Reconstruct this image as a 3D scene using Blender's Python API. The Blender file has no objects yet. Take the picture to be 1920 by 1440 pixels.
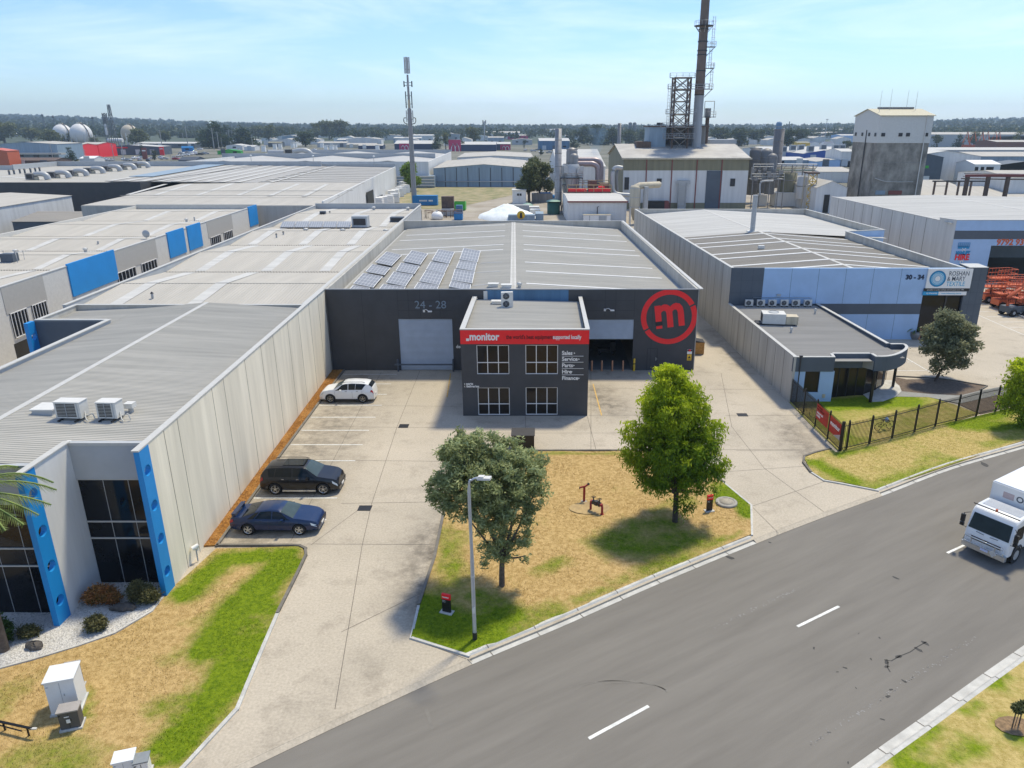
import bpy,bmesh,math,random
import numpy as np
from mathutils import Vector,Matrix
from mathutils.geometry import delaunay_2d_cdt,tessellate_polygon
random.seed(7)
sc=bpy.context.scene
col=sc.collection
rad=math.radians
# ------------------------------------------------------------ camera
H=21.4
PITCH=rad(19.3);F=1385.0;CX,CY=1015.0,720.0
CT,ST=math.cos(PITCH),math.sin(PITCH)
cd=bpy.data.cameras.new("camera");cam=bpy.data.objects.new("camera",cd);col.objects.link(cam)
cam.location=(0,0,H);cam.rotation_euler=(rad(90)-PITCH,0,0)
cd.sensor_width=36;cd.lens=36*F/1920;cd.shift_x=-(CX-960)/1920
cd.clip_start=0.5;cd.clip_end=20000
sc.camera=cam
sc.render.resolution_x=1024;sc.render.resolution_y=768
# ------------------------------------------------------------ world and sun
SUN_EL=rad(64);SUN_AZ=math.atan2(.27,.354)
w=bpy.data.worlds.new("World");sc.world=w;w.use_nodes=True
nt=w.node_tree;N=nt.nodes;L=nt.links;N.clear()
out=N.new('ShaderNodeOutputWorld');bg=N.new('ShaderNodeBackground');sky=N.new('ShaderNodeTexSky')
sky.sky_type='NISHITA';sky.sun_disc=False;sky.sun_elevation=SUN_EL;sky.sun_rotation=SUN_AZ
sky.altitude=50;sky.air_density=1.0;sky.dust_density=0.35;sky.ozone_density=2.0
tc=N.new('ShaderNodeTexCoord');mp=N.new('ShaderNodeMapping');mp.inputs['Scale'].default_value=(1.0,1.0,5.5)
mp.inputs['Rotation'].default_value=(0,rad(7),rad(25))
no=N.new('ShaderNodeTexNoise');no.inputs['Scale'].default_value=2.6;no.inputs['Detail'].default_value=7;no.inputs['Roughness'].default_value=.62
no.inputs['Distortion'].default_value=.5
L.new(tc.outputs['Generated'],mp.inputs['Vector']);L.new(mp.outputs[0],no.inputs['Vector'])
cr=N.new('ShaderNodeValToRGB');cr.color_ramp.elements[0].position=.44;cr.color_ramp.elements[0].color=(0,0,0,1)
cr.color_ramp.elements[1].position=.80;cr.color_ramp.elements[1].color=(.75,.75,.75,1)
L.new(no.outputs['Fac'],cr.inputs['Fac'])
mx=N.new('ShaderNodeMixRGB');mx.inputs['Color2'].default_value=(9.5,8.8,8.2,1)
L.new(cr.outputs['Color'],mx.inputs['Fac']);L.new(sky.outputs['Color'],mx.inputs['Color1'])
tn=N.new('ShaderNodeMixRGB');tn.blend_type='MULTIPLY';tn.inputs[0].default_value=1;tn.inputs['Color2'].default_value=(.62,.75,.94,1)
L.new(mx.outputs[0],tn.inputs['Color1']);L.new(tn.outputs[0],bg.inputs['Color']);bg.inputs['Strength'].default_value=0.138
L.new(bg.outputs[0],out.inputs['Surface'])
sd=bpy.data.lights.new("sun",'SUN');sun=bpy.data.objects.new("sun",sd);col.objects.link(sun)
sd.energy=3.05;sd.angle=rad(6.0);sd.color=(1,.905,.70)
sdir=Vector((math.sin(SUN_AZ)*math.cos(SUN_EL),math.cos(SUN_AZ)*math.cos(SUN_EL),math.sin(SUN_EL)))
sun.rotation_euler=sdir.to_track_quat('Z','Y').to_euler();sun.location=sdir*200
sc.view_settings.view_transform='Standard';sc.view_settings.look='None'
sc.view_settings.exposure=0.52;sc.view_settings.gamma=1
# ------------------------------------------------------------ survey helpers: bearing of a photo point -> place on a level plane / at a known distance
def ray(px,py):
 a=py-CY
 return px-CX,F*CT-a*ST,-(a*CT+F*ST)
def G(px,py,z=0.0):
 x,y,d=ray(px,py);s=(z-H)/d
 return Vector((x*s,y*s,z))
def P(px,py,Y):
 x,y,d=ray(px,py);s=Y/y
 return Vector((x*s,Y,H+d*s))
# ------------------------------------------------------------ materials
MATS={}
def rotv(N,L,src,r):
 if not r:return src
 q=N.new('ShaderNodeMapping');q.inputs['Rotation'].default_value=(0,0,rad(r));L.new(src,q.inputs[0]);return q.outputs[0]
def lin(c):
 return tuple(((v/255)/12.92 if v/255<=.04045 else((v/255+.055)/1.055)**2.4)for v in c)
def mat(name,c,rough=.7,metal=0,var=.12,scale=3.0,bump=0,bscale=None,c2=None,spec=.5,emit=None,streak=False,coat=0,stretch=None,ramp=(.35,.7),rot=0):
 if name in MATS:return MATS[name]
 m=bpy.data.materials.new(name);m.use_nodes=True;nt=m.node_tree;N=nt.nodes;L=nt.links
 b=N['Principled BSDF'];b.inputs['Roughness'].default_value=rough;b.inputs['Metallic'].default_value=metal
 b.inputs['Specular IOR Level'].default_value=spec
 if coat:b.inputs['Coat Weight'].default_value=coat
 tc=N.new('ShaderNodeTexCoord')
 if c2 is None:c2=tuple(v*(1-var)for v in c);c=tuple(min(1,v*(1+var*.6))for v in c)
 src=tc.outputs['Object']
 if streak or stretch:
  mp=N.new('ShaderNodeMapping');mp.inputs['Scale'].default_value=stretch or(1,1,.08);src=rotv(N,L,src,rot);L.new(src,mp.inputs[0]);src=mp.outputs[0]
 n=N.new('ShaderNodeTexNoise');n.inputs['Scale'].default_value=scale;n.inputs['Detail'].default_value=6;n.inputs['Roughness'].default_value=.65
 L.new(src,n.inputs['Vector'])
 r=N.new('ShaderNodeValToRGB');r.color_ramp.elements[0].position=ramp[0];r.color_ramp.elements[1].position=ramp[1]
 r.color_ramp.elements[0].color=(*c2,1);r.color_ramp.elements[1].color=(*c,1)
 L.new(n.outputs['Fac'],r.inputs['Fac']);L.new(r.outputs[0],b.inputs['Base Color'])
 if bump:
  n2=N.new('ShaderNodeTexNoise');n2.inputs['Scale'].default_value=bscale or scale*8;n2.inputs['Detail'].default_value=4
  L.new(tc.outputs['Object'],n2.inputs['Vector'])
  bp=N.new('ShaderNodeBump');bp.inputs['Strength'].default_value=bump;bp.inputs['Distance'].default_value=.03
  L.new(n2.outputs['Fac'],bp.inputs['Height']);L.new(bp.outputs[0],b.inputs['Normal'])
 MATS[name]=m;return m
def glassmat(name,c=(.01,.012,.015),rough=.04):
 if name in MATS:return MATS[name]
 m=mat(name,c,rough=rough,var=.25,scale=.6,spec=.3)
 return m
def paving(name,ca,cb,cs):
 m=bpy.data.materials.new(name);m.use_nodes=True;nt=m.node_tree;N=nt.nodes;L=nt.links;b=N['Principled BSDF'];b.inputs['Roughness'].default_value=.85
 tc=N.new('ShaderNodeTexCoord')
 def noise(sc_,det,ro=.6):
  n=N.new('ShaderNodeTexNoise');n.inputs['Scale'].default_value=sc_;n.inputs['Detail'].default_value=det;n.inputs['Roughness'].default_value=ro
  L.new(tc.outputs['Object'],n.inputs['Vector']);return n
 n1=noise(.12,6);n2=noise(.55,9,.72);n3=noise(9,3);
 r1=N.new('ShaderNodeValToRGB');r1.color_ramp.elements[0].position=.35;r1.color_ramp.elements[1].position=.65;r1.color_ramp.elements[0].color=(*ca,1);r1.color_ramp.elements[1].color=(*cb,1)
 L.new(n1.outputs[0],r1.inputs[0])
 r2=N.new('ShaderNodeValToRGB');r2.color_ramp.elements[0].position=.52;r2.color_ramp.elements[1].position=.74;r2.color_ramp.elements[0].color=(0,0,0,1);r2.color_ramp.elements[1].color=(.75,.75,.75,1)
 L.new(n2.outputs[0],r2.inputs[0])
 mx=N.new('ShaderNodeMixRGB');L.new(r2.outputs[0],mx.inputs[0]);L.new(r1.outputs[0],mx.inputs[1]);mx.inputs[2].default_value=(*cs,1)
 m2=N.new('ShaderNodeMixRGB');m2.blend_type='OVERLAY';m2.inputs[0].default_value=.35;L.new(mx.outputs[0],m2.inputs[1]);L.new(n3.outputs[0],m2.inputs[2])
 at=N.new('ShaderNodeAttribute');at.attribute_name='dirt'
 m3=N.new('ShaderNodeMixRGB');L.new(m2.outputs[0],m3.inputs[1]);m3.inputs[2].default_value=(cs[0]*.45,cs[1]*.45,cs[2]*.45,1)
 mu=N.new('ShaderNodeMath');mu.operation='MULTIPLY';n4=noise(1.1,8,.75);r4=N.new('ShaderNodeValToRGB');r4.color_ramp.elements[0].position=.3;r4.color_ramp.elements[1].position=.6
 L.new(n4.outputs[0],r4.inputs[0]);L.new(r4.outputs[0],mu.inputs[0]);L.new(at.outputs['Fac'],mu.inputs[1]);L.new(mu.outputs[0],m3.inputs[0])
 L.new(m3.outputs[0],b.inputs['Base Color'])
 MATS[name]=m;return m
def grassmat(name,green,dgreen,straw,straw2):
 m=bpy.data.materials.new(name);m.use_nodes=True;nt=m.node_tree;N=nt.nodes;L=nt.links;b=N['Principled BSDF'];b.inputs['Roughness'].default_value=.95;b.inputs['Specular IOR Level'].default_value=.1
 tc=N.new('ShaderNodeTexCoord')
 def noise(s,det,ro=.65,st=None):
  n=N.new('ShaderNodeTexNoise');n.inputs['Scale'].default_value=s;n.inputs['Detail'].default_value=det;n.inputs['Roughness'].default_value=ro
  L.new(tc.outputs['Object'],n.inputs['Vector']);return n
 def ramp(inp,p0,p1,c0,c1):
  r=N.new('ShaderNodeValToRGB');r.color_ramp.elements[0].position=p0;r.color_ramp.elements[1].position=p1
  r.color_ramp.elements[0].color=(*c0,1);r.color_ramp.elements[1].color=(*c1,1);L.new(inp,r.inputs[0]);return r
 gr=ramp(noise(5,8,.75).outputs[0],.36,.62,dgreen,green)
 st=ramp(noise(4,9,.78).outputs[0],.40,.60,straw2,straw)
 at=N.new('ShaderNodeAttribute');at.attribute_name='green'
 nn=noise(1.3,9,.8)
 ad=N.new('ShaderNodeMath');ad.operation='ADD';L.new(at.outputs['Fac'],ad.inputs[0])
 s2=N.new('ShaderNodeMath');s2.operation='MULTIPLY_ADD';L.new(nn.outputs[0],s2.inputs[0]);s2.inputs[1].default_value=1.3;s2.inputs[2].default_value=-.62;L.new(s2.outputs[0],ad.inputs[1])
 rr=ramp(ad.outputs[0],.18,.92,(0,0,0),(1,1,1))
 mx=N.new('ShaderNodeMixRGB');L.new(rr.outputs[0],mx.inputs[0]);L.new(st.outputs[0],mx.inputs[1]);L.new(gr.outputs[0],mx.inputs[2])
 L.new(mx.outputs[0],b.inputs['Base Color'])
 bp=N.new('ShaderNodeBump');bp.inputs['Strength'].default_value=.9;bp.inputs['Distance'].default_value=.06
 nb=noise(14,5);L.new(nb.outputs[0],bp.inputs['Height']);L.new(bp.outputs[0],b.inputs['Normal'])
 MATS[name]=m;return m
paving('concrete_paving',(.40,.35,.27),(.47,.41,.32),(.27,.23,.175))
grassmat('lawn_grass',(.19,.255,.012),(.08,.135,.006),(.56,.395,.175),(.36,.24,.09))
grassmat('lawn_grass_fresh',(.22,.285,.014),(.10,.16,.007),(.54,.42,.17),(.36,.28,.085))
M=dict(asphalt=mat('asphalt',(.205,.19,.165),rough=.9,c2=(.155,.143,.124),scale=.7,bump=.35,bscale=40,spec=.3,ramp=(.28,.72),stretch=(.16,1.6,1),rot=-32),kerb=mat('kerb_concrete',(.52,.51,.47),rough=.85,var=.2,scale=1.5,bump=.2),kerb_dark=mat('kerb_dark',(.17,.155,.13),rough=.9,var=.3,scale=2,bump=.2),line_white=mat('line_paint',(.74,.74,.70),rough=.8,var=.25,scale=5),line_yellow=mat('yellow_line_paint',(.62,.40,.12),rough=.8,var=.3,scale=5),joint=mat('joint_dark',(.16,.14,.115),rough=.9,var=.3,scale=2),drain=mat('drain_iron',(.03,.028,.026),rough=.6,var=.3,scale=8),white_wall=mat('white_panel_wall',(.80,.74,.60),rough=.8,var=.17,scale=.8,streak=True),grey_wall=mat('grey_panel_wall',(.47,.455,.41),rough=.8,c2=(.35,.335,.30),scale=1.2,streak=True,ramp=(.3,.62)),bwhite_wall=mat('plain_white_wall',(.66,.66,.64),rough=.75,var=.12,scale=1,streak=True),cap=mat('parapet_capping',(.50,.49,.45),rough=.5,var=.08),black_wall=mat('charcoal_wall',(.062,.063,.066),rough=.75,var=.15,scale=.5),black_tile=mat('charcoal_joint',(.022,.024,.028),rough=.75),red=mat('red_paint',(.86,.012,.02),rough=.45,var=.06),white=mat('white_paint',(.80,.79,.76),rough=.45,var=.04),offwhite=mat('offwhite_metal',(.62,.61,.57),rough=.5,var=.08),dark=mat('dark_metal',(.025,.025,.028),rough=.5,var=.2),black=mat('black_paint',(.008,.008,.009),rough=.45,var=.2),blue=mat('bright_blue_paint',(.01,.25,.62),rough=.5,var=.07,scale=.6),ltblue=mat('light_blue_paint',(.36,.52,.74),rough=.65,var=.08,scale=.5),midblue=mat('weathered_blue_wall',(.07,.17,.30),rough=.7,var=.3,scale=.8,streak=True),slate=mat('slate_grey_paint',(.085,.105,.13),rough=.65,var=.12,scale=.5),greyp=mat('light_grey_paint',(.40,.42,.43),rough=.6,var=.08,scale=.6),roof1=mat('zinc_roof',(.46,.44,.39),rough=.75,c2=(.34,.33,.295),scale=.45,spec=.2,stretch=(.25,3,1),ramp=(.3,.7)),roof2=mat('pale_roof',(.46,.435,.385),rough=.75,spec=.2,c2=(.385,.365,.325),scale=.3,stretch=(2.5,.3,1),ramp=(.3,.7)),roof3=mat('grey_roof',(.31,.30,.28),rough=.75,c2=(.24,.235,.22),scale=.3,spec=.2,stretch=(.25,3,1),ramp=(.3,.7)),roof4=mat('taupe_roof',(.29,.27,.235),rough=.75,spec=.2,c2=(.23,.215,.19),scale=.3,stretch=(.3,2,1),ramp=(.3,.7)),roofw=mat('white_roof',(.58,.57,.535),rough=.7,spec=.2,c2=(.42,.415,.39),scale=.5,stretch=(.12,2.2,1),ramp=(.3,.7)),skylight=mat('skylight_sheet',(.64,.63,.59),rough=.5,var=.1,scale=2),galv=mat('galvanised_steel',(.42,.43,.43),rough=.5,metal=.2,var=.15,scale=4),steel=mat('grey_steel',(.27,.26,.25),rough=.55,metal=.3,var=.3,scale=1.5,streak=True),rust=mat('rusty_steel',(.16,.105,.075),rough=.85,c2=(.08,.055,.045),scale=1.5),glass=glassmat('dark_glass'),glassb=glassmat('brown_tinted_glass',(.022,.018,.015),.07),rdoor=mat('roller_door_steel',(.44,.49,.54),rough=.4,metal=.3,var=.08,scale=1),rdoorw=mat('pale_roller_door',(.66,.66,.62),rough=.5,var=.06),bark=mat('bark',(.13,.10,.075),rough=.95,var=.4,scale=6,bump=.5),woodchip=mat('orange_woodchip',(.50,.25,.055),rough=.95,c2=(.26,.12,.03),scale=9,bump=.8,bscale=20),mulch=mat('brown_mulch',(.19,.14,.10),rough=.95,c2=(.10,.075,.055),scale=6,bump=.8,bscale=15),gravel=mat('white_gravel',(.62,.60,.56),rough=.9,c2=(.30,.285,.26),scale=14,bump=.9,bscale=18,ramp=(.36,.52)),concrete=mat('tower_concrete',(.36,.335,.29),rough=.9,c2=(.15,.14,.12),scale=.33,ramp=(.36,.62),stretch=(1,1,.7)),olive=mat('olive_cladding',(.22,.205,.13),rough=.7,var=.2,scale=1,streak=True),orange=mat('orange_paint',(.58,.12,.04),rough=.45,var=.1),yellow=mat('yellow_paint',(.75,.47,.03),rough=.5,var=.1),copper=mat('copper_paint',(.55,.27,.15),rough=.4,var=.1),rubber=mat('tyre_rubber',(.015,.015,.015),rough=.85,var=.2),alloy=mat('alloy_rim',(.55,.56,.57),rough=.25,metal=.8,var=.05),rock=mat('basalt_rock',(.14,.12,.10),rough=.95,c2=(.06,.055,.05),scale=4,bump=.6,bscale=9),solar=mat('solar_cell',(.16,.17,.22),rough=.28,var=.1,scale=2,spec=.8),green=mat('green_paint',(.05,.42,.04),rough=.5,var=.1),dgreen=mat('dark_green_tank',(.02,.10,.07),rough=.5,var=.15),skipblue=mat('skip_blue',(.01,.20,.48),rough=.5,var=.12),tan=mat('cream_steel',(.52,.46,.34),rough=.7,var=.2,scale=2,streak=True),brick=mat('brown_brick',(.20,.09,.06),rough=.9,var=.2),navy=mat('navy_cladding',(.012,.03,.09),rough=.6,var=.1),magenta=mat('magenta_panel',(.50,.012,.10),rough=.6,var=.05),steelblue=mat('bluegrey_cladding',(.25,.33,.40),rough=.6,var=.15,scale=1,streak=True),powder=mat('white_powder',(.80,.84,.83),rough=.95,var=.1,scale=2,bump=.4),)
# ------------------------------------------------------------ objects
def obj(name,me,parent=None,loc=None,label=None,cat=None,group=None,kind=None):
 o=bpy.data.objects.new(name,me);col.objects.link(o)
 if parent is not None:o.parent=parent
 if loc is not None:o.location=loc
 if label:o['label']=label
 if cat:o['category']=cat
 if group:o['group']=group
 if kind:o['kind']=kind
 return o
def thing(name,label,cat,loc=(0,0,0),rz=0,group=None):
 o=obj(name,None,None,loc,label,cat,group);o.rotation_euler=(0,0,rz);o.empty_display_size=.3;return o
def copy_tree(o,loc=None,rz=None,label=None,group=None,parent=None):
 c=o.copy();col.objects.link(c)
 if parent is not None:c.parent=parent
 if loc is not None:c.location=loc
 if rz is not None:c.rotation_euler=(0,0,rz)
 if label:c['label']=label
 if group:c['group']=group
 for ch in list(CH.get(o.name,[])):copy_tree(ch,parent=c)
 if c.name not in CH:CH[c.name]=[]
 if parent is not None:CH.setdefault(parent.name,[]).append(c)
 return c
CH={}
class MB:
 def __init__(s):s.v=[];s.f=[];s.m=[];s.sm=[]
 def add(s,vs,fs,m=0,smooth=False):
  b=len(s.v);s.v+=[tuple(v)for v in vs]
  for f in fs:s.f.append(tuple(b+i for i in f));s.m.append(m);s.sm.append(smooth)
  return s
 def box(s,c,d,m=0,rz=0,R=None):
  x,y,z=d[0]/2,d[1]/2,d[2]/2
  vs=[Vector((i,j,k))for k in(-z,z)for j in(-y,y)for i in(-x,x)]
  if R is None:R=Matrix.Rotation(rz,3,'Z')
  vs=[R@v+Vector(c)for v in vs]
  return s.add(vs,[(0,2,3,1),(4,5,7,6),(0,1,5,4),(2,6,7,3),(0,4,6,2),(1,3,7,5)],m)
 def bx(s,x0,x1,y0,y1,z0,z1,m=0):
  return s.box(((x0+x1)/2,(y0+y1)/2,(z0+z1)/2),(abs(x1-x0),abs(y1-y0),abs(z1-z0)),m)
 def prism(s,poly,z0,z1,m=0,top=None):
  n=len(poly);a=sum(poly[i][0]*poly[(i+1)%n][1]-poly[(i+1)%n][0]*poly[i][1]for i in range(n))
  if a<0:poly=list(reversed(poly))
  if n>4:
   tri=[tuple(t)for t in tessellate_polygon([[Vector((p[0],p[1],0))for p in poly]])]
  else:tri=[tuple(range(n))]
  def up(t):
   p,q,r=[poly[i]for i in t[:3]]
   return(q[0]-p[0])*(r[1]-p[1])-(q[1]-p[1])*(r[0]-p[0])>0
  tri=[t if up(t)else tuple(reversed(t))for t in tri]
  Z0=z0 if isinstance(z0,(list,tuple))else[z0]*n;Z1=z1 if isinstance(z1,(list,tuple))else[z1]*n
  if a<0 and isinstance(z1,(list,tuple)):Z1=list(reversed(Z1))
  vs=[(p[0],p[1],Z0[i])for i,p in enumerate(poly)]+[(p[0],p[1],Z1[i])for i,p in enumerate(poly)]
  s.add(vs,[tuple(i+n for i in t)for t in tri],m if top is None else top)
  s.add(vs,[tuple(reversed(t))for t in tri]+[(i,(i+1)%n,n+(i+1)%n,n+i)for i in range(n)],m);return s
 def wall(s,p,q,z0,z1,t=.2,m=0,side=0,z1b=None):
  p=Vector((p[0],p[1]));q=Vector((q[0],q[1]));d=(q-p).normalized();n=Vector((-d.y,d.x))*t
  o=n*(side-1)/2 if side else-n/2
  poly=[p+o,q+o,q+o+n,p+o+n]
  zz=z1 if z1b is None else[z1,z1b,z1b,z1]
  return s.prism([(v.x,v.y)for v in poly],z0,zz,m)
 def cyl(s,a,b,r0,r1=None,n=10,m=0,caps=True):
  a,b=Vector(a),Vector(b);r1=r0 if r1 is None else r1;d=(b-a)
  if d.length<1e-6:return s
  q=d.to_track_quat('Z','Y');vs=[]
  for c,r in((a,r0),(b,r1)):
   for i in range(n):t=2*math.pi*i/n;vs.append(c+q@Vector((math.cos(t)*r,math.sin(t)*r,0)))
  s.add(vs,[(i,(i+1)%n,n+(i+1)%n,n+i)for i in range(n)],m,True)
  if caps:s.add(vs,[tuple(reversed(range(n))),tuple(range(n,2*n))],m)
  return s
 def tube(s,pts,r,n=8,m=0):
  pts=[Vector(p)for p in pts];rs=r if isinstance(r,(list,tuple))else[r]*len(pts);vs=[];k=len(pts)
  for i,p in enumerate(pts):
   d=(pts[min(i+1,k-1)]-pts[max(i-1,0)]).normalized()
   ref=Vector((0,0,1))if abs(d.z)<.95 else Vector((1,0,0));u=d.cross(ref).normalized();w_=u.cross(d).normalized()
   for j in range(n):t=2*math.pi*j/n;vs.append(p+(u*math.cos(t)+w_*math.sin(t))*rs[i])
  fs=[(i*n+j,i*n+(j+1)%n,(i+1)*n+(j+1)%n,(i+1)*n+j)for i in range(k-1)for j in range(n)]
  s.add(vs,fs,m,True);s.add(vs,[tuple(reversed(range(n))),tuple(range((k-1)*n,k*n))],m);return s
 def lathe(s,prof,c=(0,0,0),n=20,m=0,axis='Z'):
  vs=[]
  for r,z in prof:
   for i in range(n):
    t=2*math.pi*i/n;v=Vector((r*math.cos(t),r*math.sin(t),z))
    if axis=='Y':v=Vector((v.x,v.z,v.y))
    if axis=='X':v=Vector((v.z,v.x,v.y))
    vs.append(v+Vector(c))
  k=len(prof);fs=[(i*n+j,i*n+(j+1)%n,(i+1)*n+(j+1)%n,(i+1)*n+j)for i in range(k-1)for j in range(n)]
  if axis=='Y':fs=[tuple(reversed(f))for f in fs]
  return s.add(vs,fs,m,True)
 def each(s,name,mats,parent,**k):
  """one object per loose piece"""
  par=list(range(len(s.v)))
  def find(i):
   while par[i]!=i:par[i]=par[par[i]];i=par[i]
   return i
  for f in s.f:
   for v in f[1:]:par[find(v)]=find(f[0])
  g={}
  for f,m_,sm in zip(s.f,s.m,s.sm):g.setdefault(find(f[0]),[]).append((f,m_,sm))
  for fs in g.values():
   ids=sorted({i for f,_,_ in fs for i in f});mp_={v:i for i,v in enumerate(ids)};q=MB();q.v=[s.v[i]for i in ids]
   for f,m_,sm in fs:q.f.append(tuple(mp_[i]for i in f));q.m.append(m_);q.sm.append(sm)
   q.build(name,mats,parent,**k)
 def quad(s,a,b,c,d,m=0):return s.add([a,b,c,d],[(0,1,2,3)],m)
 def slab(s,q,t,m=0):
  q=[Vector(p)for p in q];nn=(q[1]-q[0]).cross(q[2]-q[0]).normalized()*t
  if nn.z<0:nn=-nn;q=list(reversed(q))
  lo=[p-nn for p in q];return s.add(lo+q,[(3,2,1,0),(4,5,6,7)]+[(i,(i+1)%4,4+(i+1)%4,4+i)for i in range(4)],m)
 def build(s,name,mats,parent=None,label=None,cat=None,group=None,kind=None,world=False,origin=None,smooth=None):
  if not isinstance(mats,(list,tuple)):mats=[mats]
  vs=s.v
  if parent is not None and world:
   R=Matrix.Rotation(-parent.rotation_euler[2],3,'Z');o=Vector(parent.location)
   vs=[tuple(R@(Vector(v)-o))for v in vs]
  if origin is not None:
   o=Vector(origin);vs=[tuple(Vector(v)-o)for v in vs]
  me=bpy.data.meshes.new(name);me.from_pydata(vs,[],s.f)
  for m_ in mats:me.materials.append(m_)
  me.polygons.foreach_set('material_index',s.m);me.polygons.foreach_set('use_smooth',s.sm);me.update()
  o=obj(name,me,parent,origin,label,cat,group,kind)
  if parent is not None:CH.setdefault(parent.name,[]).append(o)
  return o
def bez(pts,n=8):
 """Catmull-Rom through pts"""
 pts=[Vector(p)for p in pts];out_=[]
 P_=[pts[0]]+pts+[pts[-1]]
 for i in range(1,len(P_)-2):
  a,b,c,d=P_[i-1:i+3]
  for k in range(n):
   t=k/n;out_.append(.5*((2*b)+(c-a)*t+(2*a-5*b+4*c-d)*t*t+(3*b-a-3*c+d)*t**3))
 out_.append(pts[-1]);return out_
def text(name,body,p,size,m,parent=None,rx=rad(90),rz=0,ry=0,weight=.0,ext=.01,align='LEFT',label=None,sx=1,sp=1):
 cu=bpy.data.curves.new(name,'FONT');cu.body=body;cu.size=size;cu.extrude=ext;cu.offset=weight;cu.align_x=align;cu.align_y='CENTER';cu.space_character=sp
 cu.resolution_u=3
 t=bpy.data.objects.new(name,cu);col.objects.link(t)
 dg=bpy.context.evaluated_depsgraph_get();me=bpy.data.meshes.new_from_object(t.evaluated_get(dg))
 bpy.data.objects.remove(t)
 me.materials.clear();me.materials.append(m)
 o=obj(name,me,parent,None,label)
 R=Matrix.Rotation(rz,4,'Z')@Matrix.Rotation(rx,4,'X')@Matrix.Rotation(ry,4,'Z')@Matrix.Diagonal((sx,1,1,1))
 me.transform(R)
 q=Vector(p)
 if parent is not None:
  q=Matrix.Rotation(-parent.rotation_euler[2],3,'Z')@(q-Vector(parent.location));me.transform(Matrix.Rotation(-parent.rotation_euler[2],4,'Z'))
  CH.setdefault(parent.name,[]).append(o)
 o.location=q
 return o
def inside(p,poly):
 x,y=p;c=False;n=len(poly)
 for i in range(n):
  x1,y1=poly[i][:2];x2,y2=poly[(i+1)%n][:2]
  if(y1>y)!=(y2>y)and x<(x2-x1)*(y-y1)/(y2-y1)+x1:c=not c
 return c
def sheet(name,poly,z,m,step=1.0,attr=None,fn=None,label=None,cat=None,kind='structure',zf=None,skirt=0):
 """a level sheet over a polygon, with an optional painted-on attribute fn(x,y)"""
 poly=[(p[0],p[1])for p in poly];n=len(poly)
 pts=[]
 for i in range(n):
  a=Vector(poly[i]);b=Vector(poly[(i+1)%n]);k=max(1,int((b-a).length/step))
  for j in range(k):pts.append(a+(b-a)*j/k)
 nb=len(pts);edges=[(i,(i+1)%nb)for i in range(nb)]
 xs=[p[0]for p in poly];ys=[p[1]for p in poly]
 x=min(xs)+step/2
 while x<max(xs):
  y=min(ys)+step/2
  while y<max(ys):
   q=(x+random.uniform(-.2,.2)*step,y+random.uniform(-.2,.2)*step)
   if inside(q,poly):pts.append(Vector(q))
   y+=step
  x+=step
 v,e,f,*_=delaunay_2d_cdt(pts,edges,[list(range(nb))],1,1e-4)
 me=bpy.data.meshes.new(name);vs=[(p.x,p.y,z if zf is None else z+zf(p.x,p.y))for p in v];fs=[tuple(t)for t in f]
 if skirt:
  b=len(vs);vs+=[(pts[i].x,pts[i].y,z-skirt)for i in range(nb)]
  A=sum(pts[i].x*pts[(i+1)%nb].y-pts[(i+1)%nb].x*pts[i].y for i in range(nb))
  for i in range(nb):
   j=(i+1)%nb;q=(i,b+i,b+j,j)if A>0 else(j,b+j,b+i,i);fs.append(q)
 me.from_pydata(vs,[],fs);me.materials.append(m)
 if fn:
  a=me.attributes.new(attr,'FLOAT','POINT');a.data.foreach_set('value',[fn(p[0],p[1])for p in vs])
 me.update();return obj(name,me,None,None,label,cat,None,kind)
def corr(mb,a0,a1,b0,b1,pitch=.25,h=.03,m=0):
 """corrugated sheet: ribs run from edge a (a0->a1) to edge b (b0->b1)"""
 a0,a1,b0,b1=map(Vector,(a0,a1,b0,b1));n=max(2,int((a1-a0).length/pitch));vs=[];
 prof=[(0,0),(.45,0),(.6,h),(.85,h)]
 for k in range(n):
  for u,z in prof:t=(k+u)/n;vs.append(a0.lerp(a1,t)+Vector((0,0,z)));vs.append(b0.lerp(b1,t)+Vector((0,0,z)))
 vs.append(a1);vs.append(b1);k=len(vs)//2
 nn=(a1-a0).cross(b0-a0)
 mb.add(vs,[((2*i,2*i+2,2*i+3,2*i+1)if nn.z>0 else(2*i,2*i+1,2*i+3,2*i+2))for i in range(k-1)],m)
 return mb
# ============================================================ SETTING: ground, yard, lawns, road
def ramp_(d,w_):return max(0,min(1,1-d/w_))
def segd(x,y,a,b):
 a=Vector((a[0],a[1]));b=Vector((b[0],b[1]));p=Vector((x,y));d=b-a;t=max(0,min(1,(p-a).dot(d)/max(1e-6,d.length_squared)));return(p-a-d*t).length
RZ=-.12
MATS['terrain']=mat('terrain',(.20,.185,.145),rough=.95,c2=(.085,.09,.055),scale=.02,ramp=(.35,.65))
g=MB();g.add([(-9000,-200,-.3),(9000,-200,-.3),(9000,9000,-.3),(-9000,9000,-.3)],[(0,1,2,3)])
g.build('ground',MATS['terrain'],kind='structure')
near=[G(*p,RZ)for p in((300,1524),(385,1482),(470,1440),(570,1392),(672,1344),(886,1246),(1052,1176),(1240,1093),(1419,1019),(1540,972),(1660,928),(1786,880),(1920,841))]
d=(near[-1]-near[-2]).normalized();near+=[near[-1]+d*12,near[-1]+d*30+Vector((2,-2,0)),near[-1]+d*70+Vector((10,-12,0))]
d0=(near[0]-near[1]).normalized();near=[near[0]+d0*40,near[0]+d0*16,near[0]+d0*5]+near
far=[G(*p,RZ)for p in((1595,1440),(1655,1397),(1722,1350),(1782,1307),(1848,1260),(1920,1210))]
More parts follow.
